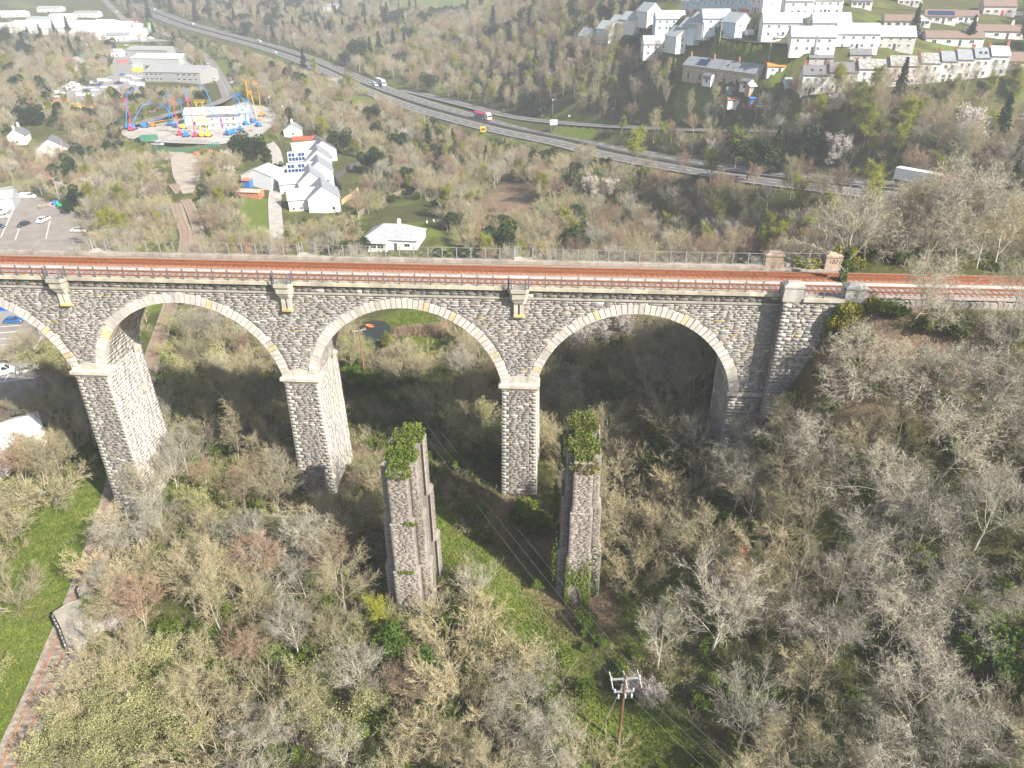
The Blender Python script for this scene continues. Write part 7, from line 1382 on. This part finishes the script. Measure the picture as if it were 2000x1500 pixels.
# undergrowth and further scrub
for step, d0, d1 in ((2.2, 20, 175), (4.5, 175, 300), (7, 300, 430)):
    X, Y = scatter(step, d0, d1, True)
    for x, y in zip(X, Y):
        D = math.hypot(x-CP[0], y-CP[1]); k = rr.choice(['bramble', 'bramble', 'scrub', 'bush', 'bush'] if D < 175 else ['scrub', 'scrub', 'bush', 'bramble']); lo, hi = SIZE[k]; rest_.append((0, k, float(x), float(y), rr.uniform(lo, hi), rr.uniform(0, 6.28)))
print('individual', len(HAND)+len(kept), 'mass', len(rest_))
# the uncountable rest of the wood: one object for each kind, set with the same trees
def gn_scatter(name, label, cat, pts, src):
    V = np.array([(x, y, float(Hb(x, y))-.1) for _, k, x, y, h, rz in pts], np.float32); me = bpy.data.meshes.new(name); me.vertices.add(len(V)); me.vertices.foreach_set('co', V.ravel())
    a = me.attributes.new('turn', 'FLOAT_VECTOR', 'POINT'); a.data.foreach_set('vector', np.array([(0, 0, p[5]) for p in pts], np.float32).ravel())
    a = me.attributes.new('size', 'FLOAT', 'POINT'); a.data.foreach_set('value', np.array([p[4]/src[2] for p in pts], np.float32))
    o = link(name, me); tag(o, label, cat, kind='stuff')
    g = bpy.data.node_groups.new(name, 'GeometryNodeTree'); g.interface.new_socket('Geometry', in_out='INPUT', socket_type='NodeSocketGeometry'); g.interface.new_socket('Geometry', in_out='OUTPUT', socket_type='NodeSocketGeometry')
    N = g.nodes; gi = N.new('NodeGroupInput'); go = N.new('NodeGroupOutput'); ip = N.new('GeometryNodeInstanceOnPoints'); j = N.new('GeometryNodeJoinGeometry')
    for ob in src[:2]:
        oi = N.new('GeometryNodeObjectInfo'); oi.inputs[0].default_value = ob; oi.transform_space = 'ORIGINAL'; oi.inputs['As Instance'].default_value = False; g.links.new(oi.outputs['Geometry'], j.inputs[0])
    at, as_ = N.new('GeometryNodeInputNamedAttribute'), N.new('GeometryNodeInputNamedAttribute'); at.data_type = 'FLOAT_VECTOR'; at.inputs[0].default_value = 'turn'; as_.data_type = 'FLOAT'; as_.inputs[0].default_value = 'size'
    g.links.new(gi.outputs[0], ip.inputs['Points']); g.links.new(j.outputs[0], ip.inputs['Instance']); g.links.new(at.outputs['Attribute'], ip.inputs['Rotation']); g.links.new(as_.outputs['Attribute'], ip.inputs['Scale']); g.links.new(ip.outputs[0], go.inputs[0])
    m = o.modifiers.new('scatter', 'NODES'); m.node_group = g; return o
SRC = {}
for o in list(COL.objects):
    if o.type == 'EMPTY' and o.children and 'category' in o:
        ch = {c.name.split('.')[0]: c for c in o.children}
        if 'trunk' in ch and 'crown' in ch: SRC.setdefault(ch['crown'].data.name, (ch['trunk'], ch['crown']))
for k, vs in PROTO.items():
    pts = [p for p in rest_ if p[1] == k]
    for i, (tr, cr, zt) in enumerate(vs):
        mine = pts[i::len(vs)]
        if not mine: continue
        if cr.name not in SRC:      # no single tree of this shape yet: the first of them becomes one
            p = mine.pop(0); t = plant(k, p[2], p[3], p[4]/zt, p[5], where_of(p[2], p[3]), i); ch = {c.name.split('.')[0]: c for c in t.children}; SRC[cr.name] = (ch['trunk'], ch['crown'])
            if not mine: continue
        nm = {'bramble': 'undergrowth', 'scrub': 'undergrowth', 'bush': 'undergrowth'}.get(k, 'woodland'); gn_scatter(nm, LOOK[k][1]+' growth massed across the valley woods', 'wood' if nm == 'woodland' else 'undergrowth', mine, (*SRC[cr.name], zt))
# --- ivy, grass tufts and climbers on the masonry
def leaves_on(name, label, cat, centers, size, m, seed, parent=None, stems=None):
    rs = np.random.RandomState(seed); V, F = leaf_verts(centers, size, rs, up=.2, aspect=1.4); me = np_mesh(name, V, F, m)
    if parent is not None: return tag(link(name, me, parent), kind='stuff')
    t = thing(name, label, cat); link('foliage', me, t)
    b = MB()
    for p, q in (stems or []): b.tube(p, q, .05, .02, 5, cap=False)
    if stems: b.build('stem', M_BARK, t)
    return t
def cloud(c, r, n, rs, flat=None):
    d = rs.normal(size=(n, 3)); d /= np.linalg.norm(d, axis=1)[:, None]; p = np.array(c)+d*np.array(r)*rs.uniform(.7, 1.05, (n, 1)); return p
rs9 = np.random.RandomState(9)
ab_iv = np.concatenate([cloud(c, r, n, rs9) for c, r, n in (((38.2, -2.5, 38.9), (1.5, .8, 1.1), 1300), ((37.4, -2.4, 37.6), (1.4, .7, 1.2), 1100), ((38.8, -2.9, 37.2), (1.7, 1.0, 1.3), 1300), ((40.7, -1.9, 39.6), (.8, .6, .9), 500), ((39.6, -3.2, 36.0), (1.2, .9, .9), 600), ((36.8, -2.0, 36.0), (.8, .5, 1.2), 500))])
leaves_on('ivy', 'yellow-green ivy mass hanging over the abutment corner', 'ivy', ab_iv, .24, M_IVYY, 3, stems=[((38.5, -1.7, 28), (38.6, -1.9, 36)), ((39.2, -1.7, 30), (39.4, -1.9, 36))])
rb = np.concatenate([cloud(c, r, n, rs9) for c, r, n in (((40.9, 9.8, 41.6), (1.5, .9, 1.0), 900), ((36.8, 9.4, 40.0), (1.5, .6, .7), 500), ((42.6, 9.6, 40.2), (1.3, .8, .8), 500), ((35.0, 9.6, 40.3), (.5, .4, .9), 200))])
leaves_on('ivy', 'yellow-green ivy creeping round the rear date block', 'ivy', rb, .22, M_IVYY, 4, stems=[((41.2, 10.6, 38), (41, 10.2, 41))])
M_TUFT = plant_mat('tuft_grass', (0.11, 0.17, 0.03), (0.24, 0.27, 0.06), 0.25, objvar=.1)
M_IVYB = plant_mat('brown_ivy', (0.13, 0.11, 0.035), (0.24, 0.22, 0.07), 0.2, objvar=.1)
def top_growth(o, cx, y0, y1, z, hw, m, n, h):
    C = np.stack([RS.uniform(cx-hw, cx+hw, n), RS.uniform(y0, y1, n), z+np.abs(RS.normal(0, h, n))], -1); leaves_on('top_growth', '', '', C, .16, m, 8, o)
for o_, cx_, a_, b_, z_, m_, h_ in ((OPA[0], -11.3, -21.5, -13.1, 28.0, (M_TUFT, M_LEAFB), .3), (OPB[0], 8.1, -18.7, -9.9, 28.0, (M_TUFT, M_LEAFG, M_IVYB), .45)):
    for q_ in m_:
        top_growth(o_, cx_, a_, a_+1.2, z_, 1.05, q_, 700, h_); top_growth(o_, cx_, a_+1.2, a_+3.2, z_, 1.75, q_, 1200, h_*1.4); top_growth(o_, cx_, a_+3.2, b_-3.2, z_-.1, .95, q_, 1300, h_); top_growth(o_, cx_, b_-3.2, b_-1.2, z_, 1.7, q_, 1000, h_*1.2); top_growth(o_, cx_, b_-1.2, b_, z_, 1.05, q_, 600, h_)
for c, r, n, m in (((8.3, -18.5, 27.2), (1.6, .6, .9), 600, M_IVYB), ((6.2, -14, 26.4), (.6, 3.2, 1.6), 900, M_LEAFG), ((5.2, -17, 12), (.35, 1.3, 4.0), 900, M_LEAFG), ((5.2, -11.0, 16), (.3, 1.2, 3.5), 700, M_LEAFG)): leaves_on('ivy', '', '', cloud(c, r, n, rs9), .2, m, 6, OPB[0])
for c, r, n, m in (((-11.3, -21.5, 27.5), (1.5, .4, .7), 500, M_TUFT), ((-12.9, -17, 27.3), (.4, 2.5, .7), 500, M_TUFT), ((-9.6, -20.3, 17), (.10, .10, 8), 260, M_LEAFG), ((-10.4, -21.7, 21), (.7, .12, .25), 120, M_LEAFB), ((-11.3, -21.9, 14), (.9, .12, .25), 120, M_TUFT)): leaves_on('grass_fringe', '', '', cloud(c, r, n, rs9), .18, m, 6, OPA[0])
def wall_ivy(o, x0, x1, y, z0, z1, n, m, axis='x'):
    a = RS.uniform(x0, x1, n); z = z0+(z1-z0)*RS.beta(1.0, 2.2, n); keep = np.sin(a*2.1+1)+np.sin(z*1.1+a)*.7 > -.75; a, z = a[keep], z[keep]; o_ = RS.uniform(.02, .2, len(a))
    C = np.stack([a, y-o_, z], -1) if axis == 'x' else np.stack([y-o_, a, z], -1); leaves_on('ivy', '', '', C, .17, m, 12, o)
wall_ivy(OPB[0], 6.6, 9.6, -18.85, 6.5, 15.5, 2600, M_LEAFB); wall_ivy(OPB[0], -18, -11, 5.55, 7, 20, 2600, M_LEAFG, 'y'); wall_ivy(OPB[0], 9.4, 10.6, -17.6, 7, 17, 500, M_LEAFG)
wall_ivy(OPA[0], -13.2, -9.8, -21.65, 5.5, 8.5, 700, M_LEAFB)
ps_ = [at_z(u, v, 4.6) for u, v in sp_]; cc_ = np.mean(ps_, 0); C = np.concatenate([cloud((cc_[0]+dx, cc_[1]+dy, 4.5), (1.5, 1.2, .25), 700, rs9) for dx, dy in ((1.2, .5), (2.4, 1.5), (-.4, 1.6), (1.8, -1.0), (.2, .2), (3.2, .4))]); leaves_on('moss', '', '', C, .14, M_TUFT, 5, st)
# brush heap behind the viaduct
def brush(label, u, v, L, W, H, rot, n):
    rs = np.random.RandomState(4); x = rs.uniform(-L/2, L/2, n); y = rs.uniform(-W/2, W/2, n); f = np.sqrt(np.clip(1-(x/(L/2))**4, .05, 1))*np.sqrt(np.clip(1-(y/(W/2))**2, .05, 1)); z = H*f*rs.uniform(.4, 1.0, n); T = [((x[i], y[i], z[i]), (x[i]+rs.normal()*.5, y[i]+rs.normal()*.8, max(0, z[i]-rs.uniform(.2, 1.4))), .06, 0.0) for i in range(n)]
    o = link('brush_heap', tri_mesh('brush_heap', T, M_TWR, 3), None, hit(u, v), R_(rot)); tag(o, label, 'brush heap', kind='stuff')
brush('long heap of cut tan brushwood behind the viaduct', 838, 650, 17, 4, 2.4, 12, 5000); brush('brown heap of cut branches on the rough clearing', 965, 412, 9, 5, 1.6, 0, 2200)
# short grass over the open ground
def grass_field(label, n, box, wmin):
    X, Y = RS.uniform(box[0], box[1], n), RS.uniform(box[2], box[3], n); g = grass_weight(X, Y); keep = (g > wmin) & (RS.rand(n) < .35+.65*g); X, Y = X[keep], Y[keep]; Z = Hb(X, Y); T = []
    h = RS.uniform(.15, .5, len(X)); dx, dy = RS.normal(0, .18, (2, len(X))); T = [((X[i], Y[i], Z[i]-.03), (X[i]+dx[i], Y[i]+dy[i], Z[i]+h[i]), .14, 0.0) for i in range(len(X))]
    tag(link('grass', tri_mesh('grass', T, M_TUFT, 2)), label, 'grass', kind='stuff')
grass_field('short bright grass along the rides and clearings', 420000, (-75, 60, -50, 75), .25)

# --- every planted tree named by its look and its nearest landmark
LM = [((8.1, -14), 'the ivy-wrapped ruined pier'), ((-11.3, -17), 'the grass-topped ruined pier'), (tuple(pb[:2]), 'the foreground electricity pole'), (tuple(cc_[:2]), 'the mossy pier stump'), ((39, -3), 'the abutment ivy'), ((0, 4), 'the viaduct pier beside the abutment'), ((-29, 4), 'the second viaduct pier from the abutment'), ((-58, 4), 'the third viaduct pier from the abutment'), (tuple(hit(711, 640)[:2]), 'the orange dinghy'), (tuple(hit(864, 710)[:2]), 'the metal field gate'), (tuple(hit(28, 631)[:2]), 'the blue hatchback'), ((40, 11), 'the date-carved block'), (tuple(hit(763, 488)[:2]), 'the hip-roofed white bungalow'), (tuple(hit(1452, 1081)[:2]), 'the red tub'), ((75, -1), 'the low trackside wall'), (tuple(hit(708, 735)[:2]), 'the red-brown pole'), (tuple(hit(840, 650)[:2]), 'the brushwood heap')]
ORD = ['closest', 'second closest', 'third closest', 'fourth closest', 'fifth closest', 'sixth closest', 'seventh closest', 'eighth closest', 'ninth closest', 'tenth closest', 'eleventh closest', 'twelfth closest']
_by = {}
for t, look, where in PLANTED:
    d = [math.hypot(t.location[0]-p[0], t.location[1]-p[1]) for p, _ in LM]; k = int(np.argmin(d)); _by.setdefault((look, k), []).append((d[k], t, where))
for (look, k), v in _by.items():
    v.sort(key=lambda q: q[0])
    for i, (d, t, where) in enumerate(v):
        if i < len(ORD) and d < 90: t['label'] = ' '.join(f'{look}, {ORD[i]} to {LM[k][1]}'.split()[:16])

# ------------------------------------------------------------------ hazy air
hz = MB(); hz.box(-2000, 2000, -260, 2900, float(TZ.min())-4.0, float(max(TZ.max()+25, 120)))
hm = bpy.data.materials.new('haze_air'); hm.use_nodes = True; hn = hm.node_tree; hn.nodes.remove(hn.nodes['Principled BSDF'])
pv = hn.nodes.new('ShaderNodeVolumePrincipled'); pv.inputs['Color'].default_value = (0.93, 0.96, 1.0, 1); pv.inputs['Density'].default_value = 0.0006; pv.inputs['Anisotropy'].default_value = 0.2
hn.links.new(pv.outputs[0], hn.nodes['Material Output'].inputs['Volume'])
tag(hz.build('haze', hm), 'thin pale haze filling the valley air', 'haze', kind='stuff')
